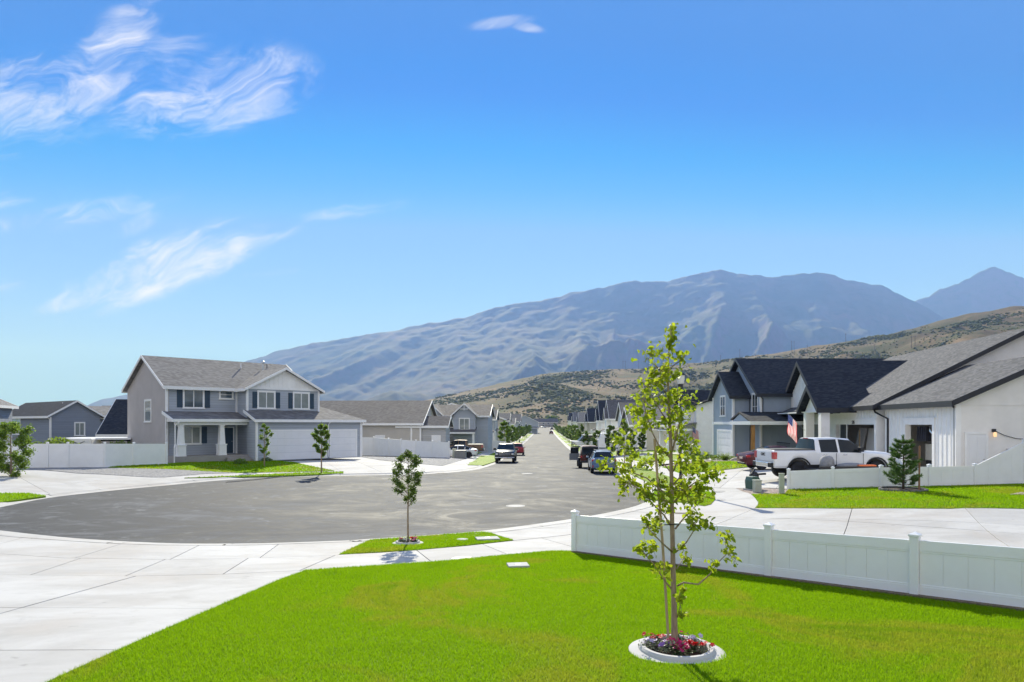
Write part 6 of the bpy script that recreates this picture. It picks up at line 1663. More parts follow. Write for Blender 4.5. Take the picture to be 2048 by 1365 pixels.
BR = [(z8, [(832, 750), (780, 690), (700, 570), (620, 480), (592, 455)], .012), (z8, [(858, 715), (900, 692), (1000, 705), (1075, 640), (1130, 560), (1190, 500), (1180, 395)], .012), (z8, [(838, 500), (760, 430), (700, 370), (640, 300)], .011),
      (z8, [(852, 600), (880, 560), (920, 500), (925, 440)], .007), (z8, [(845, 490), (920, 420), (970, 340), (1065, 305)], .010), (z8, [(835, 345), (770, 240), (700, 170), (640, 100), (560, 30)], .012), (z8, [(845, 330), (900, 260), (980, 180), (1050, 110)], .011),
      (z8, [(858, 925), (878, 850), (872, 745)], .006), (z7, [(620, 1060), (520, 950), (470, 850), (420, 700), (400, 560)], .012), (z7, [(622, 1000), (660, 850), (700, 700), (745, 610)], .011), (z7, [(602, 800), (540, 700), (480, 600), (440, 520)], .009),
      (z7, [(632, 1150), (690, 1000), (730, 900)], .009), (z7, [(625, 1360), (500, 1260), (430, 1200), (300, 1150), (180, 1110), (85, 1085)], .011), (z7, [(625, 1400), (500, 1330), (380, 1290), (300, 1240), (220, 1250)], .010), (z7, [(640, 1380), (720, 1290), (800, 1230), (880, 1200), (980, 1155)], .011),
      (z7, [(592, 390), (640, 340), (700, 300), (728, 270)], .007), (z7, [(590, 430), (500, 350), (440, 300), (400, 320)], .007), (z7, [(578, 560), (510, 480), (440, 490), (360, 520)], .007), (z7, [(630, 1250), (740, 1130), (820, 1070)], .009), (z7, [(628, 1180), (560, 1090), (500, 1060), (420, 1090)], .008)]
bpts = list(tpts[3:])
for conv, pts, r0 in BR:
    dep = rr.uniform(-.45, .45); n = len(pts); line = []
    for i, p in enumerate(pts):
        a = conv(*p); line.append(tpx(a[0], a[1], dep * (i / (n - 1)) ** .8 + .03))
    q = MB(); q.tube(line, [r0 * (1 - .75 * i / (n - 1)) for i in range(n)], 6); q.build('branch', M_bark, hero, smooth=True)
    bpts += line[1:]
    for a, b in zip(line[1:], line[2:]): bpts.append(a.lerp(b, .5))
CL = [(z7, c) for c in ((620, 85, 42), (600, 195, 36), (625, 140, 26), (470, 270, 60), (700, 290, 45), (560, 375, 70), (430, 510, 62), (540, 460, 48), (410, 610, 72), (560, 615, 60), (740, 610, 66), (330, 690, 46), (460, 715, 66), (650, 690, 66), (400, 790, 56), (700, 755, 62), (590, 775, 46),
      (720, 915, 56), (640, 875, 44), (760, 980, 48), (225, 930, 66), (115, 1090, 44), (250, 1130, 58), (330, 1030, 50), (420, 1090, 56), (300, 1220, 56), (440, 1290, 60), (540, 1230, 46), (730, 1070, 66), (830, 1080, 56), (780, 1180, 66), (885, 1205, 48), (950, 1170, 54), (700, 1285, 56), (600, 1310, 52), (850, 1290, 40), (500, 1075, 40), (560, 1000, 36), (660, 560, 40), (480, 400, 40), (640, 420, 34))]
CL += [(z8, c) for c in ((500, 40, 46), (650, 100, 46), (760, 140, 46), (725, 255, 44), (700, 330, 42), (650, 280, 36), (640, 460, 42), (600, 470, 24), (745, 600, 44), (690, 470, 28), (885, 465, 24), (915, 540, 24), (1190, 395, 36), (1215, 510, 40), (1110, 570, 30), (980, 300, 42), (1060, 300, 28), (930, 150, 56), (1000, 60, 56), (900, 740, 20), (872, 800, 24), (890, 905, 18), (960, 230, 46), (850, 60, 56), (800, 200, 36))]
tw = MB(); cents = []
for conv, (a, b, rad) in CL:
    sc_z = 3.37 if conv is z8 else 3.791
    p = conv(a, b); rw = rad / sc_z / 1365 * TD
    c0 = tpx(p[0], p[1], 0)
    best = min(bpts, key=lambda q: (Vector((q.x - c0.x, q.z - c0.z))).length)
    c0 = tpx(p[0], p[1], best.y + rr.uniform(-.12, .12))
    tw.tube([best, best.lerp(c0, .5) + Vector((0, 0, .01)), c0], [.0045, .0035, .002], 4, caps=False)
    k = int(9 + rad * 0.62)
    for j in range(k):
        off = Vector((rr.gauss(0, .72), rr.gauss(0, .8), rr.gauss(0, .72))) * rw
        cents.append(c0 + off)
        if j % 3 == 0: tw.tube([c0, c0 + off], [.002, .0012], 3, caps=False)
tw.build('twigs', M_bark, hero, recalc=False)['kind'] = 'stuff'
# leaf blade with a raised, curled midrib
def leaf_blade():
    m = MB(); L = 1.0; pr = [(0.0, .0), (.12, .20), (.35, .34), (.62, .30), (.85, .16), (1.0, 0)]
    vs = []
    for t, w_ in pr:
        zc = -.28 * t * t + .06 * t
        vs += [(t - .5, -w_, zc + .5 * w_ * .45), (t - .5, 0, zc), (t - .5, w_, zc + .5 * w_ * .45)]
    fs = []
    for i in range(len(pr) - 1):
        for j in (0, 1): a = i * 3 + j; fs.append((a, a + 1, a + 4, a + 3))
    m.add(vs, fs); return m.mesh('leaf', M_leaf_hero, True, False)
LEAF = leaf_blade(); LV = np.array([v.co[:] for v in LEAF.vertices]); LF = np.array([p.vertices[:] for p in LEAF.polygons])
order = sorted(range(len(cents)), key=lambda i: cents[i].y)      # nearest leaves become single parts
mats_ = []
for i, c in enumerate(cents):
    d = Vector((rr.gauss(0, 1), rr.gauss(0, 1), rr.gauss(-.55, .5))).normalized(); s = rr.uniform(.038, .078)
    q = d.to_track_quat('X', 'Z') @ Matrix.Rotation(rr.gauss(0, .7), 3, 'X').to_quaternion()
    mats_.append(Matrix.LocRotScale(c, q, (s, s, s)))
single = set(order[:300]); VV, FF = [], []
for i, M_ in enumerate(mats_):
    if i in single:
        o = link('leaf', LEAF, hero); o.matrix_local = M_
    else:
        A = np.array(M_); VV.append(LV @ A[:3, :3].T + A[:3, 3]); FF.append(LF + len(LV) * len(FF))
o = link('leaves', npmesh('leaves', np.concatenate(VV), np.concatenate(FF), M_leaf_hero, True), hero); o['kind'] = 'stuff'
h = thing('tree_stake', 'slim wooden stake leaning against the young tree in front', 'stake', tuple(T0 + Vector((-.05, -.02, 0))))
q = MB(); b0 = tpx(1339, 1318, -.03) - Vector((-.05, -.02, 0)); b1_ = tpx(1326, 1100, .05) - Vector((-.05, -.02, 0)); b2_ = tpx(1309, 878, .12) - Vector((-.05, -.02, 0))
q.tube([b0, b1_, b2_], .014, 8); q.build('pole', M_stake, h)
q = MB(); tt = tpx(1336, 1050, .04) - Vector((-.05, -.02, 0)); q.tube([tt + Vector((-.05, 0, 0)), tt + Vector((.06, -.045, .01)), tt + Vector((.12, .0, 0)), tt + Vector((.05, .05, 0))], .006, 5); q.build('tie', M_plastic, h)

# ---- concrete rings with bedding plants
M_ring = concrete_mat('ring_concrete', (0.58, 0.57, 0.56), (0.48, 0.47, 0.46))
def ring(label, x, y, R0, hgt=0.085):
    h = thing('planter_ring', label, 'planter', (x, y, zg(x, y) + .04))
    q = MB(); n = 48
    prof = [(R0, -.1), (R0, .025), (R0 * .80, .045), (R0 * .79, hgt * .75), (R0 * .755, hgt), (R0 * .68, hgt), (R0 * .645, hgt * .8), (R0 * .64, -.05)]
    for i in range(n):
        for r_, z_ in prof:
            t = 2 * math.pi * i / n; q.v.append((r_ * math.cos(t), r_ * math.sin(t), z_))
    m = len(prof)
    for i in range(n):
        for j in range(m - 1): a = i * m + j; b = ((i + 1) % n) * m + j; q.f.append((a, b, b + 1, a + 1)); q.mi.append(0)
    q.build('kerb_ring', M_ring, h, smooth=False)
    q = MB(); q.lathe([(R0 * .66, 0), (R0 * .5, .045), (.05, .06)], 20); q.build('soil', M_mulch, h)
    return h
ring('white concrete planting ring round the foot of the young tree in front', TREE_XY[0] + .02, TREE_XY[1] - .03, .515)
ring('small white concrete planting ring on the grass island', STREE[0], STREE[1] - .02, .40, .08)
FCOL = {'red': (0.62, 0.012, 0.02), 'magenta': (0.55, 0.012, 0.14), 'purple': (0.24, 0.12, 0.42), 'lilac': (0.45, 0.38, 0.60), 'white': (0.75, 0.72, 0.72), 'orange': (0.75, 0.22, 0.02), 'pink': (0.7, 0.2, 0.3)}
def petal_mesh(col):
    m = MB()
    for k in range(5):
        a = 2 * math.pi * k / 5; ca, sa = math.cos(a), math.sin(a)
        loc = [(0, 0, 0), (.55, -.38, .18), (1.0, -.2, .12), (1.0, .2, .12), (.55, .38, .18)]
        m.add([(x * ca - y * sa, x * sa + y * ca, z) for x, y, z in loc], [(0, 1, 2, 3, 4)])
    return m.mesh('blossom', mat('petal_' + col, FCOL[col], 0.5, 0.2, 30, transl=0.3), False, False)
PET = {c: petal_mesh(c) for c in FCOL}
M_bed = leaf_mat('bedding_leaf', (0.12, 0.17, 0.06), (0.05, 0.09, 0.03), 0.3)
M_silver = leaf_mat('silver_leaf', (0.25, 0.28, 0.20), (0.12, 0.15, 0.09), 0.3)
def bedding(label, x, y, z, r, col, n, silver=False, hgt=.11, fs=.026):
    h = thing('bedding_plant', label, 'flowers', (x, y, z)); rb = random.Random(int(x * 991 + y * 37))
    C = [(rb.gauss(0, r * .5), rb.gauss(0, r * .5), abs(rb.gauss(hgt * .45, hgt * .3))) for _ in range(90)]
    V, F = leaves(C, .04, 0, .3); link('foliage', npmesh('foliage', V, F, M_silver if silver else M_bed), h)
    for _ in range(n):
        o = link('blossom', PET[col], h, (max(-r, min(r, rb.gauss(0, r * .5))), max(-r, min(r, rb.gauss(0, r * .5))) - r * .1, hgt * rb.uniform(.7, 1.1)))
        o.rotation_euler = (rb.uniform(.1, .9), rb.uniform(-.5, .5), rb.uniform(0, 6)); s = fs * rb.uniform(.8, 1.3); o.scale = (s, s, s)
    return h
bx0, by0, bz0 = TREE_XY[0], TREE_XY[1] - .02, zg(*TREE_XY) + .08
for (dx_, dy_, c, n, sv, lab) in ((-.19, .14, 'red', 16, False, 'red bedding flowers at the back left of the front tree ring'), (.08, .2, 'magenta', 9, False, 'magenta flowers behind the trunk in the front tree ring'),
        (.24, .1, 'lilac', 8, True, 'silvery plant with pale lilac flowers at the right back of the front ring'), (-.27, -.02, 'lilac', 9, True, 'silvery plant with lilac flowers at the left of the front tree ring'),
        (-.13, -.12, 'purple', 9, True, 'purple flowers left of the trunk in the front tree ring'), (.02, -.21, 'magenta', 18, False, 'magenta petunias at the front of the tree ring'), (-.05, -.06, 'magenta', 8, False, 'magenta flowers tight against the trunk in the front ring'),
        (.17, -.08, 'red', 18, False, 'red flowers at the right of the trunk in the front tree ring'), (.27, -.13, 'red', 8, True, 'red flowers at the far right edge of the front tree ring')):
    bedding(lab, bx0 + dx_, by0 + dy_, bz0, .1, c, n, sv)
bx0, by0, bz0 = STREE[0], STREE[1], zg(*STREE) + .07
for (dx_, dy_, c, n, lab) in ((-.17, .0, 'magenta', 8, 'magenta flowers left of the small tree on the grass island'), (.14, .02, 'red', 10, 'red flowers right of the small tree on the grass island'), (-.04, -.13, 'white', 12, 'white flowers in front of the small tree on the island'), (.18, -.08, 'pink', 7, 'pink flowers at the right edge of the island ring')):
    bedding(lab, bx0 + dx_, by0 + dy_, bz0, .09, c, n, c == 'white', .13, .032)

# ---- small trees nearby
def tree_at(label, px, pyb, pyt, width_px, seed, shape, nleaf, lsz, leafm, cb=0.45, name='young_tree', tr=.02, limbs=16, group=None, barkm=None):
    x, y = G(px, pyb); H = (pyb - pyt) * y / 1365; cr = width_px / 2 * y / 1365
    return place_tree(make_tree(seed, H, H * cb, cr, nleaf, lsz, shape, tr, limbs, leafm, barkm), name, label, x, y, 1.0, group=group)
tree_at('small staked tree with dark leaves on the grass island', 816, 1091, 899, 60, 3, 'oval', 1700, .05, M_leaf_d, .44, tr=.030, limbs=26)
tree_at('thin young tree before the porch of the grey house', 529, 935.5, 846, 26, 5, 'column', 420, .13, M_leaf, .28, tr=.05)
tree_at('leafy young tree on the verge before the garage of the grey house', 643, 949, 847, 36, 7, 'oval', 1100, .15, M_leaf, .36, tr=.06)
tree_at('bushy tree at the left edge of the picture', 22, 955, 846, 84, 8, 'oval', 2600, .12, M_leaf, .04, tr=.06, limbs=22)
tree_at('slim tree beside the street sign on the left', 968, 898, 865, 12, 9, 'column', 500, .22, M_leaf, .3, tr=.05)
row = [(57.3, 842, 24, 'loose', M_leaf_y, 'loose light green tree standing nearest on the right verge'), (53.0, 858, 16, 'loose', M_leaf_y, 'thin light tree second on the right verge'),
       (68, 851, 25, 'column', M_leaf_d, 'tall dense dark tree beside the blue-grey wagon'), (84, 861, 25, 'oval', M_leaf_d, 'broad dark tree above the off-road car'), (104, 862, 20, 'cone', M_leaf, 'cone-shaped green tree left of the broad dark one'),
       (126, 863, 17, 'loose', M_leaf_y, 'light green tree over the open car door'), (160, 860, 12, 'oval', M_leaf_d, 'slender dark tree with bare stem farther up the right verge')]
for k, (y, t_, w_, sh, lm, lab) in enumerate(row):
    x = road_c(y) + HALF + 1.7; H = (848 - t_) / 1365 * y - zg(x, y); cr = w_ / 2 / 1365 * y
    place_tree(make_tree(20 + k, H, H * .3, cr, 1200 if lm is M_leaf_d else 800, .17, sh, .05, 18, lm), 'young_tree', lab, x, y, 1.0, group='street trees on the right')
tree_at('dark round-headed small tree by the right driveways', 1284, 910, 866, 17, 27, 'oval', 900, .2, M_leaf_d, .3, tr=.05, limbs=18)
TV = [make_tree(40 + k, 4.6, 1.1, 1.05, 900, .26, s_, .06, 14, lm) for k, (s_, lm) in enumerate((('oval', M_leaf), ('cone', M_leaf_d), ('column', M_leaf), ('oval', M_leaf_d)))]
for side, ys, nm in ((-1, (116, 131, 143, 156, 170, 184, 198, 214, 232, 252, 275, 300, 330, 365, 405), 'left'), (1, (116, 139, 149, 171, 181, 190, 205, 222, 240, 262, 288, 318, 352, 392, 430), 'right')):
    for k, y in enumerate(ys):
        x = road_c(y) + side * (HALF + 1.7) ; sc_ = (1.12 if (k == 0 and side < 0) else random.uniform(.75, 1.05))
        ordn = ('first', 'second', 'third', 'fourth', 'fifth', 'sixth', 'seventh', 'eighth', 'ninth', 'tenth', 'eleventh', 'twelfth', 'thirteenth', 'fourteenth', 'farthest')[k]
        place_tree(TV[(k * 3 + (side > 0)) % 4], 'street_tree', f'{ordn} green tree in the row of street trees up the {nm} verge', x, y, sc_, random.uniform(0, 6), f'street trees up the {nm} verge')
tree_at('small tree before the grey house with the plain side wall', 988, 878, 853, 9, 61, 'column', 400, .25, M_leaf, .1, group=None)
for k, (px, pb, H, w_, lab) in enumerate(((1105, 846, 10, 13, 'big rounded grey-green tree at the foot of the hill above the street end'), (1092, 848, 7.5, 10, 'green tree left of the big one at the foot of the hill'), (1075, 849, 7, 9, 'dark bushy tree behind the far houses'))):
    y = 668; x = (px - 1024) / 1365 * y
    place_tree(make_tree(70 + k, H, 1.0, w_ / 2, 1500, .9, 'oval', .2, 20, M_leaf_d if k != 1 else M_leaf), 'hillside_tree', lab, x, y, 1.0)

# ---- little pine by the low fence
def pine(seed, H, R0):
    """young pine: uneven whorls of upswept branches carrying needle tufts"""
    r = random.Random(seed); w = MB(); w.tube([(0, 0, -.1), (.02, 0, H * .5), (0, .01, H)], [.05, .032, .01], 7); C = []; D = []
    z = H * .09
    while z < H * .9:
        t = z / H; rad0 = R0 * (1.0 - t) ** .62 * (.9 if t < .2 else 1.0) + .04
        n = r.randint(6, 8); a0 = r.uniform(0, 6)
        for k in range(n):
            a = a0 + k * 6.283 / n + r.gauss(0, .25); rad = rad0 * r.uniform(.6, 1.12); up = rad * r.uniform(.30, .65)
            b = Vector((0, 0, z)); m = b + Vector((math.cos(a) * rad * .55, math.sin(a) * rad * .55, up * .25)); e = b + Vector((math.cos(a) * rad, math.sin(a) * rad, up))
            w.tube([b, m, e], [.012, .009, .005], 4, caps=False)
            tips = [(m, e)]
            for q in range(3):
                s0 = m.lerp(e, r.uniform(-.3, .7)); a2 = a + r.choice((-1, 1)) * r.uniform(.5, 1.1); l = rad * r.uniform(.22, .4)
                e2 = s0 + Vector((math.cos(a2) * l, math.sin(a2) * l, l * r.uniform(.2, .7))); w.tube([s0, e2], [.006, .003], 4, caps=False); tips.append((s0, e2))
            for p0, p1 in tips:
                L = (p1 - p0).length; d0 = (p1 - p0).normalized()
                for q in range(int(26 + L * 190)):
                    p = p0.lerp(p1, r.random() ** .7); d = (d0 * .75 + Vector((r.gauss(0, .6), r.gauss(0, .6), r.gauss(.2, .55)))).normalized(); C.append(p); D.append(d)
        z += H * r.uniform(.085, .125)
    for q in range(140): C.append(Vector((0, 0, H * r.uniform(.86, 1.0)))); D.append(Vector((r.gauss(0, .55), r.gauss(0, .55), .8)).normalized())
    C = np.array([c[:] for c in C]); D = np.array([d[:] for d in D]); n = len(C)
    s = np.cross(D, prng.normal(size=(n, 3))); s /= np.linalg.norm(s, axis=1)[:, None] + 1e-9
    L = prng.uniform(.08, .15, n)[:, None]; wv = .010
    V = np.empty((n, 3, 3)); V[:, 0] = C - s * wv; V[:, 1] = C + s * wv; V[:, 2] = C + D * L
    return w.mesh('trunk', M_bark_d, True), npmesh('needles', V.reshape(-1, 3), np.arange(3 * n).reshape(-1, 3), M_needle)
H = (985 - 877) * PINE[1] / 1365
h = thing('pine_tree', 'small bushy pine in a dark stone ring on the right lawn', 'tree', (PINE[0], PINE[1], zg(*PINE) + .06)); a, b = pine(4, H, 34 * PINE[1] / 1365 * 1.12)
link('trunk', a, h); link('crown', b, h)
h = thing('edging_ring', 'dark stone edging ring round the small pine', 'edging', (PINE[0], PINE[1], zg(*PINE) + .05))
for k in range(22):
    t = 2 * math.pi * k / 22; q = MB(); q.box(-.10, .10, -.05, .05, 0, .09); o = q.build('edging_stone', mat('dark_stone', (0.16, 0.155, 0.15), 0.9, .25, 9), h, bevel=.012); o.location = (math.cos(t) * .8, math.sin(t) * .8, random.uniform(-.01, .01)); o.rotation_euler = (0, 0, t + math.pi / 2)
q = MB(); q.lathe([(.78, 0), (.5, .05), (.05, .07)], 18); q.build('mulch', M_mulch, h)
sx3 = (1838 - 1024) / 1365 * PINE[1]
h = thing('tree_stake', 'brown wooden stake beside the small pine', 'stake', (sx3, PINE[1], zg(sx3, PINE[1])))
q = MB(); q.tube([(0, 0, 0), (.02, 0, 92 * PINE[1] / 1365)], .035, 8); q.build('pole', mat('brown_stake', (0.30, 0.16, 0.09), .8, .25, 8, stretch=(5, 5, .6)), h)
q = MB(); q.tube([(0, 0, .95), (-.55, .02, .95)], .012, 5); q.build('tie', M_plastic, h)

# ---- shrubs
def shrub_mesh(seed, n, lsz, m, flat=.8, spiky=False):
    r = random.Random(seed); C = []
    if spiky:
        V = []; F = []
        for k in range(n):
            a = r.uniform(0, 6.28); l = r.uniform(.6, 1.1); o = r.uniform(.2, .9); b = (r.gauss(0, .12), r.gauss(0, .12), 0); s = .02
            V += [(b[0] - s, b[1], 0), (b[0] + s, b[1], 0), (b[0] + math.cos(a) * o * l, b[1] + math.sin(a) * o * l, l)]; F.append((3 * k, 3 * k + 1, 3 * k + 2))
        return npmesh('foliage', V, F, m)
    for _ in range(n):
        d = Vector((r.gauss(0, 1), r.gauss(0, 1), abs(r.gauss(0, 1)))).normalized() * r.uniform(.45, 1.0) ** .5; lump = 1 + .25 * mnoise.noise(d * 2.2 + Vector((seed, 0, 0)))
        C.append((d.x * lump, d.y * lump, d.z * flat * lump))
    V, F = leaves(C, lsz, 0, .2); return npmesh('foliage', V, F, m)
SH = [shrub_mesh(1, 420, .22, M_leaf_d), shrub_mesh(2, 420, .22, M_leaf), shrub_mesh(3, 300, .2, M_leaf_y, .8, True), shrub_mesh(4, 420, .2, M_leaf_y)]
def shrub(label, x, y, r, k, group=None, z=None):
    h = thing('shrub', label, 'shrub', (x, y, zg(x, y) + .03 if z is None else z), random.uniform(0, 6), group); h.scale = (r,) * 3
    link('foliage', SH[k], h); q = MB(); q.tube([(0, 0, -.1), (.02, 0, .35)], [.06, .03], 5); q.build('stem', M_bark_d, h); return h
for px, py, r, k, lab in ((401, 925, .5, 0, 'dark round shrub left in the bed below the porch'), (455, 925, .5, 0, 'dark shrub in the middle of the bed below the porch'), (481, 930, .55, 1, 'green shrub before the porch steps'), (533, 925, .5, 0, 'dark shrub beside the garage corner of the grey house')):
    x, y = G(px, py); shrub(lab, x, y, r, k)
for px, py, r, k, lab in ((1390, 912, .8, 1, 'green shrub farthest left in the bed of the blue house'), (1405, 921, .75, 0, 'dark green shrub by the yellow shrubs'), (1413, 916, .9, 2, 'tall yellow-green grass clump before the blue house'), (1424, 919, .6, 0, 'small dark shrub between two grass clumps'),
                          (1436, 922, .8, 3, 'pale yellow shrub in the bed of the blue house'), (1450, 923, 1.0, 2, 'big rounded green grass clump before the white garage door'), (1464, 922, .6, 1, 'low shrub right of the big grass clump')):
    x, y = G(px, py); shrub(lab, x, y, r * .75, k)
x, y = G(1466, 923); h = thing('boulder', 'pale boulder in the bed of the blue house', 'rock', (x + .3, y, zg(x, y)))
q = MB(); bm_ = bmesh.new(); bmesh.ops.create_icosphere(bm_, subdivisions=2, radius=.55)
for v in bm_.verts: v.co *= 1 + .25 * mnoise.noise(v.co * 2); v.co.z *= .6
q.v = [tuple(v.co) for v in bm_.verts]; q.f = [tuple(v.index for v in f.verts) for f in bm_.faces]; q.mi = [0] * len(q.f); bm_.free(); q.build('stone', mat('pale_rock', (0.42, 0.38, 0.33), .9, .25, 5, bump=.6, bscale=14), h, smooth=True)
for px, yy, r, k, lab in ((72, 56, 1.0, 3, 'bright bush showing over the long white fence, left one'), (118, 56, 1.5, 3, 'wide bright bush showing over the long white fence'), (240, 58, 1.1, 3, 'bright bush over the fence below the patio cover')):
    x = (px - 1024) / 1365 * yy; shrub(lab, x, yy, r, k, z=zg(x, yy) + .9)
random.seed(61)
# ------------------------------------------------------------------ street furniture and small things
M_green = mat('utility_green', (0.045, 0.10, 0.075), .5, .1, 5)
M_beige = mat('utility_beige', (0.42, 0.44, 0.36), .6, .08, 5)
M_boxgrey = mat('utility_grey', (0.24, 0.24, 0.225), .6, .1, 4)
def lamp_post(label, x, y, H, group=None):
    h = thing('street_lamp', label, 'street lamp', (x, y, zg(x, y) + .05), 0, group)
    q = MB(); q.lathe([(.24, 0), (.25, .06), (.19, .12), (.17, .30), (.12, .42), (.11, .62), (.075, .72), (.07, .9)], 14); q.build('base', M_black, h, smooth=True)
    q = MB(); q.tube([(0, 0, .85), (0, 0, H - .95)], [.065, .05], 12); q.lathe([(.05, 0), (.085, .03), (.085, .07), (.05, .1)], 12, (0, 0, H - 1.45)); q.build('pole', M_black, h, smooth=True)
    q = MB(); q.lathe([(.05, 0), (.10, .12), (.13, .28), (.11, .33), (.17, .36)], 12, (0, 0, H - 1.05)); q.build('lantern_collar', M_black, h, smooth=True)
    q = MB(); q.lathe([(.15, 0), (.20, .25), (.21, .42)], 8, (0, 0, H - .69)); q.build('lantern_glass', M_lampglass, h)
    q = MB(); q.lathe([(.25, 0), (.24, .04), (.12, .14), (.03, .18), (.02, .25)], 12, (0, 0, H - .27)); q.build('lantern_cap', M_black, h, smooth=True)
    return h
lx, ly = G(1361, 986)
lamp_post('black street lamp with white lantern behind the young tree', lx, ly, (986 - 742) * ly / 1365)
h = thing('bedding_plant', 'orange flowers at the foot of the black street lamp', 'flowers', (lx + .35, ly - .5, zg(lx, ly) + .1))
C = [(random.gauss(0, .3), random.gauss(0, .15), abs(random.gauss(.1, .06))) for _ in range(160)]; V, F = leaves(C, .09, 0, .3); link('foliage', npmesh('foliage', V, F, M_bed), h)
for _ in range(26):
    o = link('blossom', PET['orange'], h, (random.gauss(0, .3), random.gauss(-.05, .15), random.uniform(.14, .24))); o.scale = (.05,) * 3; o.rotation_euler = (random.uniform(0, .8), random.uniform(-.4, .4), 0)
for k, (y, s, lab) in enumerate(((124, -1, 'nearest black lamp post on the left verge'), (178, -1, 'second black lamp post on the left verge'), (150, 1, 'black lamp post among the trees on the right verge'), (245, -1, 'third black lamp post far up the left verge'))):
    lamp_post(lab, road_c(y) + s * (HALF + 1.4), y, 5.6, 'lamp posts up the street')
# green street-name sign
x, y = G(957, 903)
h = thing('street_sign', 'green street-name sign on a dark post at the left corner', 'sign', (x, y, zg(x, y)))
Hs = (903 - 860) * y / 1365
q = MB(); q.tube([(0, 0, 0), (0, 0, Hs)], .045, 8); q.build('post', M_black, h)
gs = mat('sign_green', (0.02, 0.22, 0.14), .5, .05)
q = MB(); q.box(-.55, .55, -.015, .015, Hs - .25, Hs - .02); q.build('name_plate', gs, h); q = MB(); q.box(-.02, .02, -.5, .5, Hs, Hs + .22); q.build('name_plate', gs, h)
h = thing('mailbox_cluster', 'dark mailbox cluster behind the white sedan', 'mailbox', ((955 - 1024) / 1365 * 92, 92, zg(-4.6, 92)))
q = MB(); q.box(-.4, .4, -.25, .25, .5, 1.5); q.build('box', M_plastic, h, bevel=.03); q = MB(); q.tube([(0, 0, 0), (0, 0, .5)], .1, 8); q.build('pedestal', M_plastic, h)
# utility boxes on the right
x, y = G(1507, 982)
h = thing('transformer_box', 'dark green transformer box beside the beige pedestal', 'utility box', (x, y, zg(x, y) + .05), R(15)); s = y / 1365
q = MB(); q.prism([(-.24, -.22, 0), (.24, -.22, 0), (.26, -.22, .42), (.12, -.22, .60), (-.20, -.22, .60), (-.27, -.22, .40)], (0, .5, 0)); q.build('cabinet', M_green, h, bevel=.02); q = MB(); q.box(-.3, .3, -.3, .35, -.05, .04); q.build('pad', M_kerb, h)
x, y = G(1514, 987)
h = thing('utility_pedestal', 'short beige utility pedestal in the pink gravel', 'utility box', (x, y, zg(x, y) + .05), R(8)); q = MB(); q.box(-.16, .16, -.12, .12, 0, .50); q.build('body', M_beige, h, bevel=.02); q = MB(); q.box(-.175, .175, -.135, .135, .50, .54); q.build('lid', M_beige, h, bevel=.01)
x, y = G(1563, 991)
h = thing('utility_pedestal', 'tall narrow beige marker post in the pink gravel', 'utility post', (x, y, zg(x, y) + .05)); q = MB(); q.box(-.10, .10, -.08, .08, 0, .84); q.build('body', M_beige, h, bevel=.02); q = MB(); q.box(-.11, .11, -.09, .09, .84, .87); q.build('lid', M_beige, h, bevel=.01)
x, y = G(921, 918)
h = thing('transformer_box', 'grey transformer box in the gravel before the white sedan', 'utility box', (x, y, zg(x, y) + .05), R(-4)); q = MB(); q.box(-.62, .62, -.5, .5, .12, .86); q.box(-.66, .66, -.54, .54, 0, .12); q.build('cabinet', M_boxgrey, h, bevel=.03); q = MB(); q.box(-.66, .66, -.54, .5, .86, .91); q.build('lid', M_boxgrey, h, bevel=.02)
x2, y2 = x - .72, y + .3
h = thing('utility_pedestal', 'beige pedestal standing left of the grey transformer box', 'utility box', (x2, y2, zg(x2, y2) + .05)); q = MB(); q.box(-.2, .2, -.15, .15, 0, .98); q.build('body', M_beige, h, bevel=.02); q = MB(); q.box(-.22, .22, -.17, .17, .98, 1.02); q.build('lid', M_beige, h)
x, y = G(1270, 914); h = thing('transformer_box', 'dark grey transformer box under the trees right of the wagon', 'utility box', (x, y, zg(x, y) + .05)); q = MB(); q.box(-.4, .4, -.35, .35, 0, .75); q.build('cabinet', M_boxgrey, h, bevel=.03); q = MB(); q.box(-.44, .44, -.39, .39, .75, .8); q.build('lid', M_boxgrey, h)
x, y = G(950, 925); h = thing('yard_sign', 'small white sign stuck in the verge by the dark pickup', 'sign', (x, y, zg(x, y) + .1)); q = MB(); q.box(-.16, .16, -.01, .01, .2, .5); q.build('plate', M_trim, h); q = MB(); q.tube([(-.12, 0, 0), (-.12, 0, .5)], .01, 5); q.tube([(.12, 0, 0), (.12, 0, .5)], .01, 5); q.build('stake', M_metal, h)
# covers set in the ground
M_lid = concrete_mat('lid_concrete', (0.50, 0.50, 0.49), (0.42, 0.42, 0.41))
def cover_round(label, px, py, r, m, top, name='manhole_cover'):
    x, y = G(px, py, top); h = thing(name, label, 'cover', (x, y, zg(x, y) + top))
    q = MB(); q.lathe([(r, -.05), (r, .0), (r * .97, .004), (.02, .004)], 28); q.build('lid', m, h)
    q = MB(); n = 28; prof = [(r * 1.18, -.05), (r * 1.18, .0), (r * 1.02, .002), (r * 1.02, -.05)]
    for i in range(n):
        for a_, b_ in prof: q.v.append((a_ * math.cos(2 * math.pi * i / n), a_ * math.sin(2 * math.pi * i / n), b_))
    for i in range(n):
        for j in range(3): a = i * 4 + j; b = ((i + 1) % n) * 4 + j; q.f.append((a, b, b + 1, a + 1)); q.mi.append(0)
    q.build('rim', M_kerb, h)
def cover_box(label, px, py, w, d, rot=0, top=.055):
    x, y = G(px, py, top); h = thing('meter_lid', label, 'cover', (x, y, zg(x, y) + top), R(rot)); q = MB(); q.box(-w / 2, w / 2, -d / 2, d / 2, -.05, .045); q.build('lid', M_lid, h, bevel=.012); q = MB(); q.box(-w * .12, w * .12, -.02, .02, .045, .052); q.build('grip', M_metal, h)
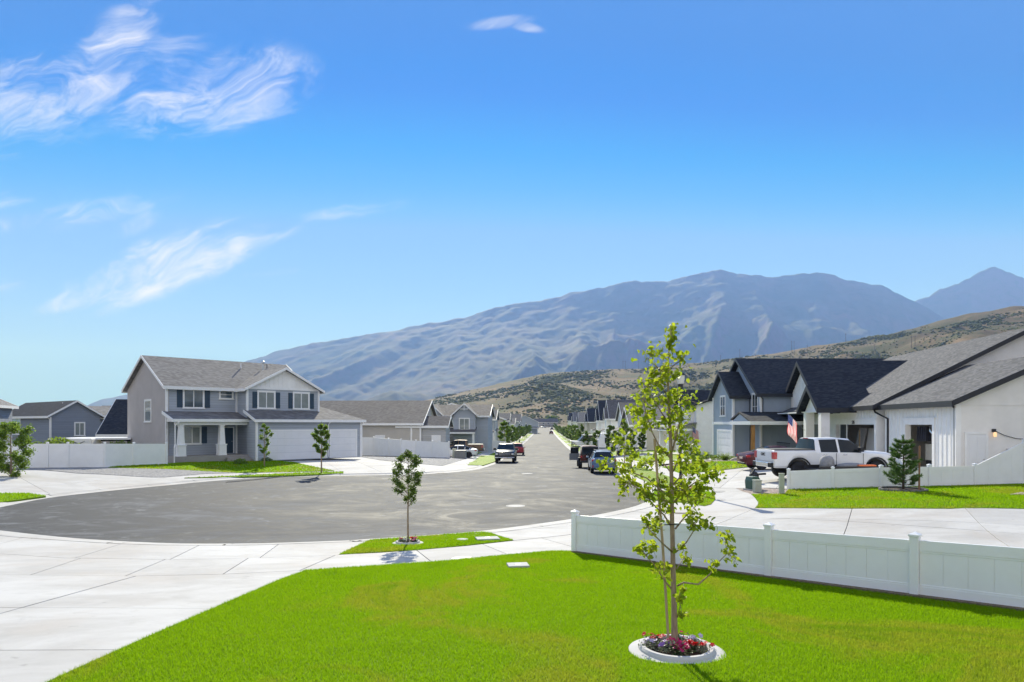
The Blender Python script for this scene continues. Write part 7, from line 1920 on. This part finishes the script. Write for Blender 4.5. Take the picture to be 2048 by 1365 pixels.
cover_round('pale manhole cover in the asphalt of the turning circle', 1031, 1012, .34, M_kerb, .004)
cover_round('small pale manhole cover farther up the road', 1054, 947.5, .35, M_kerb, .004)
cover_round('metal manhole cover in the near footpath', 926, 1118, .27, mat('cover_iron', (0.27, 0.26, 0.25), .6, .2, 10, bump=.4), .051)
cover_round('dark oval patch cover in the right footpath', 1444, 983, .30, MATS['cover_iron'], .056)
cover_round('small dark cover in the right footpath', 1446, 1000, .2, MATS['cover_iron'], .056)
cover_round('small round valve lid in the grass island', 925, 1078.5, .13, M_lid, .085, 'valve_lid')
cover_box('rectangular concrete lid in the grass island', 975, 1079, .62, .42, 12, .075)
cover_box('pale square lid in the near lawn', 1036, 1133, .42, .36, 8, .065)

# ------------------------------------------------------------------ flags
M_fr, M_fw, M_fb = mat('flag_red', (0.62, 0.02, 0.04), .7, .08, 6, transl=.5), mat('flag_white', (0.85, 0.84, 0.84), .7, .05, 6, transl=.5), mat('flag_blue', (0.025, 0.05, 0.22), .7, .08, 6, transl=.5)
def flag(label, base, tip, L, Wd, drape_):
    base, tip = Vector(base), Vector(tip); h = thing('flag', label, 'flag', tuple(base))
    d = tip - base; q = MB(); q.tube([(0, 0, 0), d], .014, 7); q.build('pole', M_metal, h)
    q = MB(); q.lathe([(.005, 0), (.03, .02), (.03, .05), (.005, .07)], 8, tuple(d)); q.build('finial', M_metal, h)
    u = d.normalized(); nH, nL = 26, 30; V = []; mi = []; F = []
    for i in range(nH + 1):
        for j in range(nL + 1):
            a, b = i / nH, j / nL
            p = d - u * (a * Wd) + Vector((drape_[0] * b * L, drape_[1] * b * L, drape_[2] * b * L)) + Vector((.05 * math.sin(b * 7 + a * 3), .09 * math.sin(b * 9 + a * 2.2), 0)) * (b * .8 + .1)
            V.append(p)
    for i in range(nH):
        for j in range(nL):
            k = i * (nL + 1) + j; F.append((k, k + 1, k + nL + 2, k + nL + 1)); st = i * 13 // nH
            mi.append(2 if (st < 7 and j < nL * .4) else (0 if st % 2 == 0 else 1))
    m = MB(); m.v = [tuple(v) for v in V]; m.f = F; m.mi = mi
    cl = m.build('cloth', [M_fr, M_fw, M_fb], h, smooth=True, recalc=False)
    q = MB()
    for r_ in range(5):
        for c_ in range(6):
            i, j = 1 + r_ * 2.6 + .6, .8 + c_ * 1.9; k = int(i) * (nL + 1) + int(j); p = V[k]; nn = (V[k + 1] - p).cross(V[k + nL + 1] - p).normalized()
            for s in (1, -1): q.frame_box(p + nn * s * .004 - Vector((.018, 0, .018)), (.036, 0, 0), (0, 0, .036), nn * s * .002)
    q.build('stars', M_fw, cl, recalc=False)['kind'] = 'stuff'
def flag_px(label, pb, pt, depth, L, Wd, dr):
    f = lambda p, y: ((p[0] - 1024) / 1365 * y, y, (848 - p[1]) / 1365 * y); flag(label, f(pb, depth), f(pt, depth - .4), L, Wd, dr)
flag_px('striped flag with starred blue canton on the porch of the white house', (1610, 862), (1576, 828), 47.0, 1.5, .95, (-.06, -.1, -.95))
flag_px('smaller striped flag on the porch of the farther white house', (1402, 868), (1384.5, 853), 76.0, 1.5, .95, (.04, -.1, -.95))

# ------------------------------------------------------------------ things inside the open garage
def in_house(x, y, z=0.0): return WH.matrix_world @ Vector((x, y, z)) if False else Matrix.LocRotScale(WH.location, WH.rotation_euler, None) @ Vector((x, y, z))
rz = WH.rotation_euler[2]
M_dry = mat('drywall', (0.62, 0.61, 0.60), .9, .04)
c1 = (WB1[0] + WB1[1]) / 2
for k, (xx, w, lean, lab) in enumerate(((WB1[0] + 1.2, 1.3, .5, 'leaning pale drywall sheet at the left of the wide open bay'), (WB1[0] + 3.1, 2.4, .35, 'big pale drywall panel leaning in the wide open bay'))):
    h = thing('drywall_sheet', lab, 'panel', tuple(in_house(xx, .5 + .25 * k, -.2)), rz, 'panels in the garage'); q = MB(); q.prism([(-w / 2, 0, 0), (w / 2, 0, 0), (w / 2, lean, 2.4), (-w / 2, lean, 2.4)], (0, .03, 0)); q.build('sheet', M_dry, h)
    q = MB(); q.box(w / 2, w / 2 + .06, -.02, .05, 0, 2.3); q.build('edge_strip', M_stake, h)
h = thing('water_heater', 'white water heater tank at the right of the wide open bay', 'tank', tuple(in_house(WB1[1] - .6, .7, -.2)), rz); q = MB(); q.lathe([(.28, 0), (.3, .05), (.3, 1.35), (.26, 1.42), (.05, 1.45)], 18); q.build('tank', mat('tank_grey', (.5, .51, .53), .4, .05), h, smooth=True); q = MB(); q.tube([(.1, 0, 1.4), (.1, 0, 2.1)], .03, 6); q.build('pipe', M_metal, h)
c2 = (WB2[0] + WB2[1]) / 2; w2 = WB2[1] - WB2[0]
h = thing('cabinet', 'beige cabinet on a dark stand inside the narrow open bay', 'cabinet', tuple(in_house(c2 - w2 * .15, 1.2, -.2)), rz); q = MB(); q.box(-.8, .8, -.3, .3, .7, 1.6); q.build('box', mat('beige_panel', (.55, .51, .42), .6, .05), h, bevel=.02); q = MB(); q.box(-.75, .75, -.28, .28, 0, .7); q.build('stand', M_plastic, h)
h = thing('coats', 'dark clothes hanging inside the narrow open bay', 'clothes', tuple(in_house(c2 - w2 * .3, .5, 1.55)), rz); q = MB()
for k in range(5): q.prism([(-.5 + k * .22, 0, 0), (-.3 + k * .22, 0, 0), (-.33 + k * .22, .02, .8), (-.44 + k * .22, .02, .8)], (0, .25, 0))
q.build('garments', mat('dark_cloth', (.025, .025, .035), .9, .2, 8), h); q = MB(); q.tube([(-.7, .12, .85), (.8, .12, .85)], .02, 6); q.build('rail', M_metal, h)
h = thing('duct', 'curved silver duct inside the narrow open bay', 'duct', tuple(in_house(c2 + w2 * .1, .7, -.2)), rz); q = MB(); q.tube([(-.5, 0, 2.6), (-.45, 0, 2.3), (.0, 0, 2.05), (.3, 0, 1.8), (.35, 0, 1.4), (.35, 0, .6)], .11, 10); q.build('hose', M_chrome, h, smooth=True); q = MB(); q.lathe([(.2, 0), (.22, .3), (.12, .5)], 12, (.35, 0, .1)); q.build('collector', M_plastic, h)
h = thing('workbench', 'cluttered dark bench along the narrow open bay', 'bench', tuple(in_house(c2 + w2 * .2, 2.4, -.2)), rz); q = MB(); q.box(-.9, .9, -.3, .3, .82, .88); q.build('top', M_stake, h)
for sx in (-.8, .8): q = MB(); q.box(sx - .05, sx + .05, -.25, .25, 0, .82); q.build('leg', M_plastic, h)
h = thing('box', 'brown carton on the floor of the narrow open bay', 'box', tuple(in_house(c2 + w2 * .36, .6, -.2)), rz); q = MB(); q.box(-.25, .25, -.2, .2, 0, .75); q.build('carton', mat('cardboard', (.38, .24, .13), .8, .1), h, bevel=.01); q = MB(); q.box(-.03, .03, -.205, -.2, 0, .75); q.build('tape', M_stake, h)

# ------------------------------------------------------------------ power poles on the foothill
def on_hill(px, py):
    u = (px - 1024) / 1365; j = int(np.argmin(np.abs(HV[0, :, 0] / HV[0, :, 1] - u)))
    col = HV[:, j]; ang = (848 - col[:, 2] / col[:, 1] * 1365); best = int(np.argmin(np.abs(ang[:-7] - py))); return col[best]
for (px, pb, pt, two) in ((1590, 704, 682, True), (1615, 713, 690, False), (1692, 688, 667, False), (1484, 719, 698, False), (1827, 694, 671, True), (1253, 738, 721, True), (1273, 738, 722, False), (1437, 724, 711, False), (1752, 702, 688, False)):
    lab_ = {1590: 'twin power pole on the hill above the blue house roof', 1615: 'single power pole just right of the twin poles above the blue house', 1692: 'single power pole highest on the skyline left of the white house ridge', 1484: 'single power pole above the left gable of the blue house', 1827: 'twin power pole on the hill above the long white house roof', 1253: 'twin power pole on the bench left of the young tree top', 1273: 'single power pole next to the young tree top on the bench', 1437: 'small power pole above the small gable of the blue house', 1752: 'short power pole right above the end of the blue house ridge'}[px]
    p = on_hill(px, pb); H = (pb - pt) * p[1] / 1365
    h = thing('power_pole', lab_, 'power pole', tuple(p), 0, 'power poles on the foothill')
    for dx_ in ((-2.6, 2.6) if two else (0,)):
        q = MB(); q.tube([(dx_, 0, -3), (dx_, 0, H)], [.35, .25], 6); q.build('pole', M_bark_d, h)
    q = MB(); q.box(-4 if two else -1.6, 4 if two else 1.6, -.15, .15, H * .88, H * .88 + .35); q.build('crossarm', M_bark_d, h)
